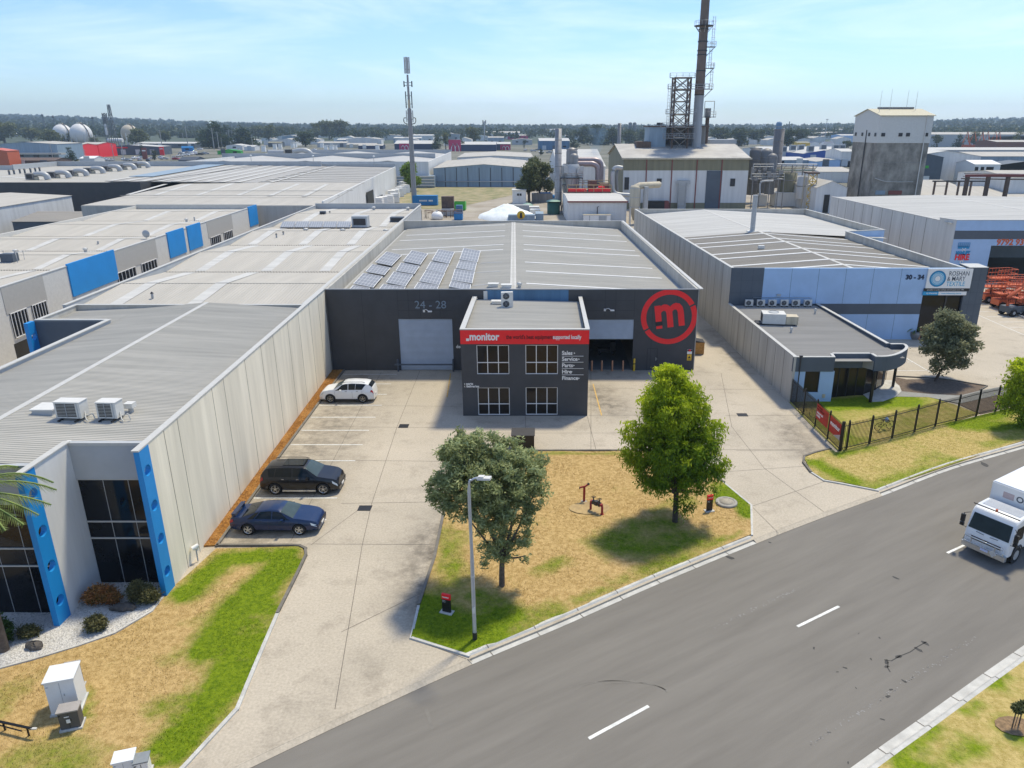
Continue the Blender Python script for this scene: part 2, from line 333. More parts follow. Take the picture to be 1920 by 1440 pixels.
d=(far[-1]-far[-2]).normalized();far+=[far[-1]+d*12,far[-1]+d*30+Vector((2,-3,0)),far[-1]+d*60+Vector((9,-12,0))]
d0=(far[0]-far[1]).normalized();far=[far[0]+d0*45,far[0]+d0*20,far[0]+d0*8,far[0]+d0*2.5]+far
near_s=bez(near,5);far_s=bez(far,5)
sheet('road',[(p.x,p.y)for p in near_s]+[(p.x,p.y)for p in reversed(far_s)],RZ,M['asphalt'],step=3)
def strip(mb,path,w_,z,m=0,side=1,zb=None):
 """ribbon along path offset to one side"""
 path=[Vector((p[0],p[1]))for p in path];L_=[]
 for i,p in enumerate(path):
  d=(path[min(i+1,len(path)-1)]-path[max(i-1,0)]).normalized();L_.append(p+Vector((-d.y,d.x))*w_*side)
 zb=z if zb is None else zb
 vs=[(p.x,p.y,z)for p in path]+[(p.x,p.y,zb)for p in L_];n=len(path)
 fs=[((i,i+1,n+i+1,n+i)if side>0 else(i,n+i,n+i+1,i+1))for i in range(n-1)]
 mb.add(vs,fs,m);return L_
def kerb_run(path,side,name='kerb'):
 mb=MB();a=strip(mb,path,.32,RZ+.012,0,side,RZ+.03)
 b=strip(mb,a,.14,RZ+.03,0,side,.07);c=strip(mb,b,.14,.07,0,side,.06);strip(mb,c,.005,.06,0,side,-.2)
 dist=0;nxt=1.0
 for i in range(len(path)-1):
  p=Vector(path[i][:2]);q=Vector(path[i+1][:2]);l=(q-p).length;d=(q-p).normalized();n_=Vector((-d.y,d.x))*side
  while nxt<dist+l:
   o=p+d*(nxt-dist)
   for(u0,u1,za,zb_)in((0,.32,RZ+.018,RZ+.036),(.32,.46,RZ+.036,.076),(.46,.6,.076,.066)):
    A=o+n_*u0;B=o+n_*u1;e=d*.022
    mb.add([(A.x-e.x,A.y-e.y,za),(A.x+e.x,A.y+e.y,za),(B.x+e.x,B.y+e.y,zb_),(B.x-e.x,B.y-e.y,zb_)],[(0,1,2,3)if side>0 else(0,3,2,1)],1)
   nxt+=2.4
  dist+=l
 return mb.build(name,[M['kerb'],M['joint']],kind='structure')
def sub(path,p0,p1):
 """piece of a polyline between the points nearest p0 and p1"""
 i0=min(range(len(path)),key=lambda i:(path[i]-p0).length);i1=min(range(len(path)),key=lambda i:(path[i]-p1).length)
 r=path[i0:i1+1];r[0]=Vector(p0);r[-1]=Vector(p1);return r
kerb_run(sub(near_s,G(886,1246,RZ),G(1419,1019,RZ)),1)
i0=min(range(len(near_s)),key=lambda i:(near_s[i]-G(1660,928,RZ)).length)
kerb_run([G(1655,930,RZ)]+near_s[i0+1:],1)
kerb_run(far_s,-1)
yard=[G(*p)for p in((300,1500),(470,1436),(886,1241))]+[G(1419,1014),G(1655,925)]
yard2=[(-22,22),(-16,18),(3,24)]
bay=[G(430,1010),G(640,700)]
def dirt(x,y):
 d=0
 if-19<x<-11.5 and 34<y<64:d=max(d,.75*ramp_(abs(x+16.2),5))
 for a,b,w_,s in((G(815,1000),G(785,1130),2.2,1),(G(862,850),G(830,960),2.0,.6),(G(1480,800),G(1520,850),2.5,.8),(G(1400,690),G(1340,620),2.2,.6),(G(1110,730),G(1150,770),2.6,.9),(G(860,695),G(1300,694),2.0,.5),(G(690,1240),G(480,1420),1.4,.4),(G(900,795),G(1100,790),1.4,.4)):
  d=max(d,s*ramp_(segd(x,y,a,b),w_))
 return d
ypoly=[]
nr=[p for p in near_s]
ia=min(range(len(nr)),key=lambda i:(nr[i]-G(300,1524,RZ)).length);ib=min(range(len(nr)),key=lambda i:(nr[i]-G(1920,841,RZ)).length)
front=[(p.x,p.y)for p in nr[max(0,ia-3):ib+12]]
front_off=[]
for i in range(len(front)):
 a=Vector(front[max(i-1,0)]);b=Vector(front[min(i+1,len(front)-1)]);d=(b-a).normalized();q=Vector(front[i])+Vector((-d.y,d.x))*.25;front_off.append((q.x,q.y))
ypoly=front_off+[(75,62),(75,150),(-60,150),(-60,40),(-34,18)]
sheet('concrete_yard',ypoly,0,MATS['concrete_paving'],step=1.3,attr='dirt',fn=dirt,skirt=.2)
mb=MB()
def apron(p0,p1):
 path=sub(near_s,G(*p0,RZ),G(*p1,RZ));strip(mb,path,.30,RZ+.012,0,1,.012)
apron((300,1524),(886,1246));apron((1419,1019),(1655,930))
mb.build('driveway_apron',MATS['concrete_paving'],kind='structure')
sheet('gravel_yard',[(-40,118),(75,118),(120,400),(-60,400)],-.02,mat('pale_dirt',(.40,.36,.30),rough=.95,c2=(.27,.23,.17),scale=.12),step=20)
sheet('grass_field',[tuple(G(755,392)[:2]),tuple(G(842,392)[:2]),tuple(G(960,366)[:2]),tuple(G(962,352)[:2]),tuple(G(745,350)[:2]),tuple(G(735,375)[:2])],.02,mat('weedy_dirt',(.36,.29,.17),rough=.95,c2=(.16,.17,.06),scale=.25,ramp=(.35,.65)),step=4,attr='green',fn=lambda x,y:.75*ramp_(abs(y-275),14)+.1)
mb=MB()
def joint(a,b,w_=.03,z=.006,m=0):
 a=Vector((a[0],a[1]));b=Vector((b[0],b[1]));d=(b-a).normalized();n_=Vector((-d.y,d.x))*w_/2
 mb.add([(*(a-n_),z),(*(b-n_),z),(*(b+n_),z),(*(a+n_),z)],[(0,1,2,3)],m)
for a,b in(((787,696),(745,799)),((745,799),(697,944)),((697,944),(679,1023)),((679,1023),(628,1330)),((715,698),(678,762)),((678,762),(619,874)),((619,874),(580,946)),((580,946),(545,1015)),((575,1020),(815,1021)),((640,944),(832,941)),((560,862),(823,865)),((610,800),(822,802)),((598,760),(866,762)),((640,1185),(790,1112)),((1108,697),(1108,845)),((985,780),(987,845)),((1101,780),(1118,845)),((1118,845),(1118,846)),((870,812),(1190,812)),((1104,779),(1200,779)),((1380,845),(1500,845)),((1352,700),(1372,800)),((1372,800),(1433,878)),((1433,878),(1545,960)),((1360,779),(1500,779)),((1355,885),(1525,873)),((1408,950),(1560,898)),((1412,952),(1460,1000)),((1330,730),(1480,730)),((1105,728),(1190,728)),((672,956),(583,1022)),((886,1240),(780,1200)),((1340,843),(1500,843))):
 joint(G(*a),G(*b))
mb.build('paving_joints',M['joint'],kind='structure')
# ---- parking bays by the white wall
mb=MB()
for a,b in(((643,702),(744,702)),((700,720),(733,720)),((703,739.5),(725,739.5)),((599,760),(716,760)),((583,782.5),(704,782.5)),((565,807),(692,807)),((545,834),(680,834)),((590,864),(666,864)),((560,897.5),(649,897)),((476,934),(632,934)),((600,975),(612,975))):
 joint(G(*a),G(*b),.10,.012)
mb.build('parking_bay_lines',M['line_white'],kind='structure')
mb=MB()
joint(G(1112,720),G(1128,779),.10,.012);joint(G(845,700),G(838,745),.10,.012)
mb.build('yellow_bay_lines',M['line_yellow'],kind='structure')
mb=MB()
for a,b in(((1700,520),(1740,0)),):pass
for a,b in(((1834,591),(1920,628)),((1836,575),(1865,575)),((1835,584.5),(1890,584)),((1850,594),(1918,593.5)),((1872,604),(1935,603.5)),((1893,614),(1960,613)),((1700,672),(1760,707)),((1660,695),(1737,695)),((1700,679),(1712,679))):
 joint(G(*a),G(*b),.10,.012)
mb.build('visitor_bay_lines',M['line_white'],kind='structure')
# ---- centre line dashes and stains on the road
mb=MB()
for a,b in(((1104,1385),(1216,1324)),((1495,1175),(1573,1137)),((1776,1037),(1850,1003))):joint(G(*a,RZ),G(*b,RZ),.14,RZ+.008)
mb.build('centre_line',M['line_white'],kind='structure')
mb=MB()
def blot(px,py,r,z=RZ,sq=.5,rz=0):
 c=G(px,py,z);k=9;pts=[]
 for i in range(k):
  t=2*math.pi*i/k;rr=r*random.uniform(.6,1.2);x,y=rr*math.cos(t),rr*sq*math.sin(t)
  pts.append((c.x+x*math.cos(rz)-y*math.sin(rz),c.y+x*math.sin(rz)+y*math.cos(rz),z+.006))
 mb.add(pts,[tuple(range(k))])
for px,py,r in((1368,1046,.3),(1443,1017,.12),(1846,871,.5),(1695,1277,.14),(1671,1293,.12),(1665,1306,.16),(1633,1236,.1),(1684,1231,.2),(1662,1250,.16),(1662,1242,.2),(1735,1206,.22),(1722,1218,.2),(1584,1252,.12),(1649,1196,.09),(1655,1349,.1),(1526,1215,.1),(1570,1260,.07),(1605,1290,.06),(1680,1084,.2),(1590,1430,.07),(1610,1188,.06)):
 blot(px,py,r,sq=.45,rz=random.uniform(0,3))
mb.build('road_stains',mat('oil_stain',(.035,.034,.032),rough=.7,var=.2),kind='structure')
mb=MB()
for path in(((1658,1238),(1672,1240),(1688,1231),(1708,1223),(1722,1213),(1738,1204)),((1664,1241),(1663,1252),(1668,1260)),):
 p=[G(*q,RZ)for q in path];strip(mb,p,.05,RZ+.006,0,1)
mb.build('road_cracks',MATS['oil_stain'],kind='structure')
mb=MB()
for cx_,cy_,r1,a0_,a1_,w9 in((1165,1300,1.25,.1,2.9,.05),(1180,1300,1.05,.3,2.2,.04),(1155,1305,1.45,1.0,2.6,.03)):
 c9=G(cx_,cy_,RZ);strip(mb,[(c9.x+r1*1.5*math.cos(a),c9.y+r1*.6*math.sin(a))for a in[a0_+(a1_-a0_)*k/16 for k in range(17)]],w9,RZ+.006,0,1)
strip(mb,[G(795,1330,RZ),G(800,1345,RZ),G(808,1368,RZ)],.14,RZ+.006,0,1)
mb.build('tyre_marks',mat('tyre_mark',(.178,.165,.142),rough=.85,var=.1),kind='structure')
mb=MB()
random.seed(5)
for i in range(150):
 t=random.random();px=1520+310*t;py=1395-200*t+random.gauss(0,3);blot(px,py,random.uniform(.02,.055),sq=.6,rz=random.uniform(0,3))
for i in range(70):
 t=random.random();px=1340+160*t;py=1178-78*t+random.gauss(0,2.0);blot(px,py,random.uniform(.02,.06),sq=.6,rz=random.uniform(0,3))
mb.build('road_scuffs',mat('pale_scuff',(.26,.25,.235),rough=.9,var=.2),kind='structure')
# ---- lawns
def kerb_edge(path,w_=.13,h=.11,name='garden_kerb',m=None,closed=False):
 mb=MB();p=[Vector(q[:2])for q in path]
 for i in range(len(p)-1):
  if(p[i+1]-p[i]).length>.01:
   d_=(p[i+1]-p[i]).normalized()*(w_*.45);mb.wall(p[i]-d_*0,p[i+1]+d_,-.05,h+(i%2)*.003,w_)
 return mb.build(name,m or M['kerb_dark'],kind='structure')
def V2(lst,z=0):return[tuple(G(*p,z)[:2])for p in lst]
LZ=.06
west_edge=[(0,1256),(60,1240),(150,1213),(215,1190),(285,1148),(305,1118),(345,1085),(405,1030)]
w_right=[(565,1026),(573,1040),(556,1078),(520,1150),(481,1243),(445,1330),(400,1382),(344,1440),(250,1530)]
west=V2([(-160,1290)]+west_edge+w_right)+[(-12.5,16.5),(-30,12),(-34,20)]
blobs_w=[(G(350,1115),G(420,1050),.9,1),(G(420,1050),G(540,1040),.9,1),(G(535,1060),G(430,1160),1.2,1.1),(G(430,1160),G(390,1220),1.0,1.1),(G(480,1150),G(440,1270),1.4,.95),(G(440,1270),G(330,1400),1.1,1.0),(G(300,1330),G(380,1310),.7,.7),(G(160,1290),G(165,1345),.3,.7),(G(60,1420),G(150,1440),1.2,.6),(G(260,1150),G(240,1160),.5,.6),(G(20,1300),G(0,1330),.8,.4),(G(320,1240),G(400,1200),.6,.5)]
from mathutils.noise import noise as NZ
def gf(blobs,base=.0):
 def f(x,y):
  v=base+.30*NZ(Vector((x*.55,y*.55,3)))+.22*NZ(Vector((x*1.7,y*1.7,7)))
  n_=v-base
  for a,b,r,s in blobs:v=max(v,s*ramp_(segd(x,y,a,b)-r*.45,r*1.0)+n_*.8)
  return v
 return f
sheet('lawn',west,LZ,MATS['lawn_grass'],step=.45,attr='green',fn=gf(blobs_w,.02),skirt=.2,zf=lambda x,y:.02*math.sin(x*1.3)*math.sin(y*1.1))
kerb_edge(V2([(406,1024),(545,1024),(562,1025),(573,1030),(574,1042),(557,1078),(521,1150)]),.14,.12)
kerb_edge(V2([(521,1150),(481,1243),(445,1330),(344,1440),(250,1530)]),.16,.075,m=M['kerb'])
bed=V2([(378,1026),(406,1024),(489,910),(522,859),(600,752.6),(644,694.6),(622,695),(530,817),(442,930)])
sheet('bark_bed',bed,.07,M['woodchip'],step=.6,skirt=.2,zf=lambda x,y:random.uniform(-.02,.04))
kerb_edge(V2([(406,1026),(489,911),(522,860),(600,753.6),(645,695)]),.15,.12)
gravel=V2([(-160,1288),(0,1254),(60,1238),(150,1211),(215,1188),(283,1147),(303,1118),(300,1090),(170,1090),(60,1120),(-120,1120)])
sheet('gravel_bed',gravel,.085,M['gravel'],step=.5,skirt=.2,zf=lambda x,y:random.uniform(-.02,.02))
kerb_edge(V2([(-160,1290),(0,1256),(60,1240),(150,1213),(215,1190),(285,1149),(306,1122)]),.10,.125,m=M['kerb'])
mid=V2([(862,848),(1200,847),(1270,856),(1310,878),(1356,906),(1408,949),(1409,1003),(1290,1052),(1040,1160),(880,1229),(771,1197),(785,1137),(815,1047),(832,960)])
blobs_m=[(G(790,1150),G(870,1215),1.6,1.25),(G(850,1190),G(900,1190),1.8,1.2),(G(960,1150),G(900,1180),.9,.9),(G(900,1120),G(960,1150),.8,.8),(G(840,1000),G(850,1100),.9,.6),(G(1010,1075),G(1060,1050),.5,.6),(G(1150,1020),G(1290,1020),1.6,.75),(G(1200,990),G(1250,985),.9,.8),(G(1380,925),G(1402,965),.6,1.0),(G(1360,915),G(1350,935),.8,.9),(G(1200,1075),G(1300,1035),.7,.7),(G(1080,1130),G(1180,1085),.35,.65),(G(900,852),G(1190,851),.3,.55),(G(1290,1040),G(1390,1000),.3,.6),(G(1040,1150),G(980,1180),.9,.7),(G(1230,960),G(1290,940),.8,.5)]  # patch below the right tree: greener grass, partly its shadow put into the colour
sheet('lawn',mid,LZ,MATS['lawn_grass'],step=.45,attr='green',fn=gf(blobs_m,.0),skirt=.2,zf=lambda x,y:.02*math.sin(x*1.3)*math.sin(y*1.1))
kerb_edge(V2([(785,1135),(815,1046),(833,958),(863,846.5),(1200,846),(1270,855),(1310,877),(1356,905)]),.15,.12)
kerb_edge(V2([(1356,905),(1408.5,948.5),(1410,1004)]),.12,.075,m=M['kerb']);kerb_edge(V2([(785,1137),(771,1197),(879,1231)]),.12,.075,m=M['kerb'])
verge=V2([(1506,856),(1530,849),(1558,842),(1567,849),(1586,845),(1714,812),(1792,791),(1866,773),(1920,758),(1990,738),(2200,690)])+V2([(2400,740),(2050,793),(1920,826),(1786,871),(1644,919),(1580,905),(1545,900),(1520,884)])
blobs_e=[(G(1530,870),G(1600,905),.8,.95),(G(1570,855),G(1640,840),.5,.8),(G(1640,915),G(1790,865),.8,.7),(G(1790,800),G(1900,770),.9,.95),(G(1830,800),G(1930,800),1.2,1.0),(G(1920,815),G(1850,835),.6,.6),(G(1760,850),G(1720,870),.5,.5),(G(1650,835),G(1780,800),.25,.5)]
sheet('lawn',verge,LZ,MATS['lawn_grass_fresh'],step=.5,attr='green',fn=gf(blobs_e,.12),skirt=.2)
kerb_edge(V2([(1558,842.5),(1530,849),(1508,857),(1506,868),(1520,886)]),.14,.12);kerb_edge(V2([(1520,886),(1545,902),(1580,908),(1646,921)]),.12,.075,m=M['kerb'])
inner=V2([(1480,755),(1550,753),(1556,744),(1620,742),(1640,752),(1680,745),(1740,745),(1790,760),(1835,777),(1792,790),(1714,811),(1586,844),(1570,845),(1520,797)])
sheet('lawn',inner,LZ+.004,MATS['lawn_grass_fresh'],step=.6,attr='green',fn=gf([(G(1560,760),G(1700,752),1.6,1.2),(G(1540,790),G(1600,830),1.0,.7)],.40),skirt=.2)
sheet('mulch_bed',V2([(1675,707),(1700,712),(1757,711),(1800,718),(1850,725),(1836,733),(1800,742),(1740,739),(1690,735)]),.04,M['mulch'],step=.8,skirt=.2)
sheet('mulch_bed',V2([(1792,744),(1838,733),(1880,733),(1930,745),(1866,771),(1838,777),(1800,760)]),.05,M['mulch'],step=.8,skirt=.2)
kerb_edge(V2([(1675,706),(1757,710),(1800,716),(1851,724.5),(1838,732)]),.12,.10)
sheet('garden_path',V2([(1688,735),(1740,740),(1800,743),(1840,733),(1880,726),(1920,742),(1870,742),(1800,758),(1740,746),(1680,745)]),.078,mat('grey_path',(.27,.27,.25),rough=.9,var=.15),step=1.2,skirt=.15)
sheet('patio',V2([(1618,741),(1634,755),(1655,754),(1680,745),(1690,735),(1686,725),(1672,715),(1655,714),(1640,725)]),.10,M['kerb'],step=.8,skirt=.15)
vf=[(p.x,p.y)for p in far_s];vo=[]
for i in range(len(vf)):
 a=Vector(vf[max(i-1,0)]);b=Vector(vf[min(i+1,len(vf)-1)]);d=(b-a).normalized();q=Vector(vf[i])+Vector((d.y,-d.x))*.6;vo.append((q.x,q.y))
blobs_s=[(G(1680,1430),G(1760,1372),.35,.9),(G(1790,1420),G(1830,1400),.6,.8),(G(1840,1320),G(1810,1335),.35,.8),(G(1890,1270),G(1860,1290),.3,.8),(G(1900,1370),G(1960,1400),.6,.9),(G(1740,1440),G(1700,1450),.5,.9)]
sheet('lawn',vo[2:]+[(60,10),(20,6),(vo[2][0]-.5,8)],LZ,MATS['lawn_grass_fresh'],step=.45,attr='green',fn=gf(blobs_s,.10),skirt=.2)
for(px,py,w_,l_,lb)in((684,953,.78,.62,'black drain grate in the yard east of the blue sedan'),(757,799,.72,.7,'black drain grate in the yard nearest the charcoal office block'),(1392,778,.8,.6,'black drain grate in the side driveway by the grey panel wall')):
 c=G(px,py);t=thing('drain_grate',lb,'drain',(c.x,c.y,0))
 b=MB();b.bx(-w_/2,w_/2,-l_/2,l_/2,-.05,.012);b.build('pit',M['black'],t)
 b=MB()
 for k in range(9):x=-w_/2+.04+k*(w_-.08)/8;b.bx(x-.012,x+.012,-l_/2+.02,l_/2-.02,.013,.022)
 b.bx(-w_/2,w_/2,-l_/2,-l_/2+.02,.013,.024);b.bx(-w_/2,w_/2,l_/2-.02,l_/2,.013,.024)
 b.build('grate',M['drain'],t)
# ============================================================ NEAR BUILDINGS
def XY(px,py,z):p=G(px,py,z);return(p.x,p.y)
def skyl(mb,a,b,w_,z=.05):
 """translucent strip between 3D points a and b"""
 a=Vector(a);b=Vector(b);d=(b-a);n_=Vector((-d.y,d.x,0)).normalized()*w_/2;u=Vector((0,0,z))
 mb.slab([a-n_+u,b-n_+u,b+n_+u,a+n_+u],.03)
def window(parent,o,u,v,w_,h_,cols,rows,frame=M['white'],glass=M['glass'],fw=.06,depth=.10,rowf=None,n_=None):
 """window at corner o (bottom-left), u = unit across, v = up; glass set back by depth along -n"""
 o,u,v=Vector(o),Vector(u).normalized(),Vector(v);n_=n_ or u.cross(v).normalized()
 mb=MB()
 def bar(u0,u1,v0,v1,d=.06,dep=-.01):
  c=o+u*(u0+u1)/2+v*(v0+v1)/2+n_*dep
  R=Matrix((u,n_,v)).transposed();mb.box(c,(u1-u0,d,v1-v0),0,R=R)
 bar(0,w_,0,fw);bar(0,w_,h_-fw,h_);bar(0,fw,fw,h_-fw);bar(w_-fw,w_,fw,h_-fw)
 for i in range(1,cols):x=w_*i/cols;bar(x-fw/2,x+fw/2,fw,h_-fw,.055)
 rows_=rowf or[i/rows for i in range(1,rows)]
 for r in rows_:bar(fw,w_-fw,h_*r-fw/2,h_*r+fw/2,.05)
 f=mb.build('window',frame,parent,world=True)
 g_=MB();q=[o+n_*-.035,o+u*w_+n_*-.035,o+u*w_+v*h_+n_*-.035,o+v*h_+n_*-.035]
 g_.quad(*q);p=g_.build('pane',glass,f if False else parent,world=True)
 CH[parent.name].remove(p);p.parent=f;CH.setdefault(f.name,[]).append(p)
 return f
# ---------------- W: charcoal warehouse 24-28
FLx,FLy=XY(624.5,694.6,0);FRx,FRy=XY(1299,693.9,0);YF=(FLy+FRy)/2
HZ=P(960,543.4,YF).z
BL=Vector(XY(758.75,413.75,HZ));BR=Vector(XY(1165,416,HZ));YB=(BL.y+BR.y)/2;BL.y=BR.y=YB
FLX,FRX=FLx,FRx
T=thing('warehouse','charcoal fronted warehouse with a red ring emblem, two roller doors and solar racks','warehouse',(0,YF,0))
def fx(px,py):p=P(px,py,YF);return p.x,p.z
d1l,_=fx(749,693);d1r,_=fx(851,693);_,d1t=fx(800,598)
d1l=fx(746.5,600)[0];d1r=fx(847.5,600)[0]
d2l=fx(1085,600)[0];d2r,d2t=fx(1188.7,599);d2b=fx(1150,636.5)[1]
mb=MB();W_=.18
mb.bx(FLX,d1l,YF,YF+W_,-.1,HZ);mb.bx(d1l,d1r,YF,YF+W_,d1t,HZ);mb.bx(d1r,fx(911,560)[0],YF,YF+W_,-.1,HZ)
b0=fx(911,560)[0];b1=fx(1066,560)[0]
mb.bx(b0,b1,YF,YF+W_,-.1,6.1);mb.bx(b1,d2l,YF,YF+W_,-.1,HZ)
mb.bx(d2l,d2r,YF,YF+W_,d2t,HZ);mb.bx(d2r,FRX,YF,YF+W_,-.1,HZ)
mb.build('front_wall',M['black_wall'],T,world=True)
mb=MB();mb.bx(b0+.002,b1-.002,YF+.02,YF+W_-.02,6.1,HZ-.003);mb.build('blue_panel',M['midblue'],T,world=True)
mb=MB();mb.bx(FLX-.05,FRX+.05,YF-.03,YF+W_+.04,HZ,HZ+.06);mb.build('parapet_capping',mat('cap_grey',(.22,.23,.24),rough=.5),T,world=True)
mb=MB()
for px in(678,745,765,787,824,1135,1155,1190,1225,1270):x=fx(px,560)[0];mb.bx(x-.012,x+.012,YF-.004,YF,.0 if px in(678,1225)else d1t+.2,HZ)
for x0,x1 in((d1l,d1r),(d2l,d2r)):
 for zz in(HZ-1.0,HZ-1.9):mb.bx(x0,x1,YF-.004,YF,zz,zz+.02)
mb.each('wall_joint',M['black_tile'],T,world=True)
mb=MB()
mb.wall((FLX+.1,YF+W_),(BL.x,YB),-.1,HZ,.22,side=1);mb.wall((FRX-.1,YF+W_),(BR.x,YB),-.1,HZ,.22,side=-1)
mb.bx(BL.x,BR.x,YB,YB+.22,-.1,HZ)
mb.build('side_wall',M['grey_wall'],T,world=True)
mb=MB();mb.wall((FLX-.12,YF+W_),(BL.x-.1,YB+.22),HZ,HZ+.07,.34,side=1);mb.wall((FRX+.12,YF+W_),(BR.x+.1,YB+.22),HZ,HZ+.07,.34,side=-1);mb.bx(BL.x-.1,BR.x+.1,YB+.22,YB-.06,HZ,HZ+.068)
mb.build('parapet_capping',M['cap'],T,world=True)
rx0=XY(962.5,542.5,HZ-.1)[0];rx1=XY(962.5,417.5,HZ-.1)[0];RZt=HZ-.15;EZ=HZ-1.15
mb=MB()
yA,yB=YF+W_+.02,YB-.02
L0,L1=Vector((FLX+.5,yA,EZ)),Vector((BL.x+.5,yB,EZ));R0,R1=Vector((FRX-.5,yA,EZ)),Vector((BR.x-.5,yB,EZ));C0,C1=Vector((rx0,yA,RZt)),Vector((rx1,yB,RZt))
corr(mb,L0,L1,C0,C1,.22,.03);corr(mb,R0,R1,C0,C1,.22,.03)
mb.build('roof',M['roof1'],T,world=True)
mb=MB();mb.slab([C0+Vector((-.28,0,.02)),C1+Vector((-.28,0,.02)),C1+Vector((.28,0,.02)),C0+Vector((.28,0,.02))],.05);
mb.build('ridge_capping',M['roofw'],T,world=True)
mb=MB()
for s,(E0,E1)in((-1,(L0,L1)),(1,(R0,R1))):
 a,b=E0-Vector((s*-.35,0,0)),E1-Vector((s*-.35,0,0))
 mb.slab([E0+Vector((s*.4,0,-.1)),E1+Vector((s*.4,0,-.1)),E1+Vector((-s*.05,0,-.1)),E0+Vector((-s*.05,0,-.1))],.05)
mb.each('box_gutter',M['galv'],T,world=True)
def onroof(px,py):
 p=G(px,py,RZt-.4)
 for _ in range(6):
  t=(p.y-yA)/(yB-yA);cx=rx0+(rx1-rx0)*t;ex=(L0.x+(L1.x-L0.x)*t)if p.x<cx else(R0.x+(R1.x-R0.x)*t)
  z=RZt+(EZ-RZt)*abs(p.x-cx)/abs(ex-cx);p=G(px,py,z)
 return p
for a,b in(((980,422),(1150,430)),((980,433),(1165,443)),((981,443),(1175,453.5)),((982,459),(1191,471)),((982,469),(1200,480.5)),((984,492),(1223,504)),((986,509),(1241,522.5)),((987,532),(1262,548)),((947,422),(790,428)),((946.5,433),(762,442)),((946,443),(750,452)),((944,459),(735,469)),((943,468.5),(752,478))):
 m_=MB();skyl(m_,onroof(*a),onroof(*b),.42);m_.build('skylight',M['skylight'],T,world=True)
m_=MB()
for a,b in(((941,492),(900,494)),((938,509),(890,512)),((937,531),(885,537))):skyl(m_,onroof(*a),onroof(*b),.16)
m_.each('cable_tray',M['galv'],T,world=True)
def rdoor(parent,x0,x1,z0,z1,y,m,name='roller_door',pitch=.11):
 mb=MB();n=int((z1-z0)/pitch);vs=[];
 for k in range(n+1):
  z=z0+(z1-z0)*k/n
  vs+=[(x0,y,z),(x1,y,z)]
  if k<n:z2=z+(z1-z0)/n*.5;vs+=[(x0,y-.035,z2),(x1,y-.035,z2)]
 k=len(vs)//2;mb.add(vs,[(2*i,2*i+1,2*i+3,2*i+2)for i in range(k-1)])
 return mb.build(name,m,parent,world=True)
rdoor(T,d1l,d1r,.02,d1t,YF+.08,M['rdoor']);rdoor(T,d2l,d2r,d2b,d2t,YF+.08,M['rdoor'])
mb=MB();mb.bx(d2l+.02,d2r-.02,YF+.16,YF+12,-.02,.02);mb.build('shop_floor',mat('shop_floor',(.16,.17,.18),rough=.5,var=.2,scale=1),T,world=True)
mb=MB();mb.bx(d2l-4,d2r+2,YF+12,YF+12.2,0,5.8);mb.bx(d2l-4,d2l-3.9,YF+.3,YF+12,0,5.8);mb.bx(d2r+2,d2r+2.1,YF+.3,YF+12,0,5.8);mb.build('inner_wall',M['greyp'],T,world=True)
mb=MB()
for px in(748,851):x=fx(px,690)[0];mb.cyl((x,YF-.35,0),(x,YF-.35,1.15),.09,n=12);mb.lathe([(.09,1.15),(.05,1.2),(0,1.21)],(x,YF-.35,0))
x0=fx(742,690)[0];x1=fx(851,690)[0];mb.bx(x0,x1,YF-.47,YF-.43,.62,.78);mb.build('door_guard',M['slate'],T,world=True)
px0=fx(1212,690)[0];mb=MB();
for a in((px0,px0+.03,0,2.1),(px0+.92,px0+.95,0,2.1),(px0,px0+.95,2.1,2.13)):mb.bx(a[0],a[1],YF-.012,YF,a[2],a[3])
dr=mb.build('door',M['black_tile'],T,world=True)
mb=MB();hx=fx(1229.5,675)[0];mb.bx(hx-.02,hx+.02,YF-.06,YF,.95,1.25);mb.bx(hx-.02,hx+.12,YF-.09,YF-.06,1.1,1.13);mb.build('door_handle',M['galv'],T,world=True)
ex,ez=fx(1254.5,594.5);mb=MB();RO,RI=2.54,2.06
n=96;vs=[]
def clipz(z):return min(z,HZ-.01)
for a0,a1 in((rad(30),rad(209)),(rad(213),rad(386))):
 k=40
 for i in range(k):
  t0=a0+(a1-a0)*i/k;t1=a0+(a1-a0)*(i+1)/k
  q=[(ex+RO*math.cos(t0),ez+RO*math.sin(t0)),(ex+RO*math.cos(t1),ez+RO*math.sin(t1)),(ex+RI*math.cos(t1),ez+RI*math.sin(t1)),(ex+RI*math.cos(t0),ez+RI*math.sin(t0))]
  q=[(min(x,FRX-.005),clipz(z))for x,z in q]
  mb.add([(x,YF-.008,z)for x,z in q],[(0,3,2,1)])
mb.build('ring_emblem',M['red'],T,world=True)
text('letter_emblem','m',(ex-1.38,YF-.012,ez+.24),4.2,M['red'],T,weight=.13,ext=.004,ry=rad(8),sx=.86)
mb=MB();c_,s_=math.cos(rad(9)),math.sin(rad(9));bx_,bz_=fx(1236,607);mb.add([(bx_+(u*c_-v*s_),YF-.018,bz_+(u*s_+v*c_))for u,v in((-.34,-.2),(.3,-.2),(.3,.2),(-.34,.2))],[(0,1,2,3)]);mb.build('emblem_dot',mat('mid_charcoal',(.02,.021,.024),rough=.7),T,world=True)
p=P(777,572,YF);text('street_number','24 - 28',(p.x,YF-.015,p.z),1.0,mat('number_grey',(.20,.26,.31),rough=.5),T,ext=.01,sx=1.0)
p=P(855,650,YF);text('wall_lettering','deliveries',(p.x,YF-.015,p.z),.42,M['white'],T,weight=.012)
def lamp_arm(parent,x,y,z):
 mb=MB();mb.tube(bez([(x,y,z),(x+.05,y-.25,z+.1),(x+.25,y-.5,z+.25),(x+.5,y-.6,z+.12)],4),.03,6);mb.box((x+.62,y-.6,z+.1),(.35,.2,.1));mb.box((x,y-.03,z),(.18,.06,.22));return mb.build('wall_lamp',M['white'],parent,world=True)
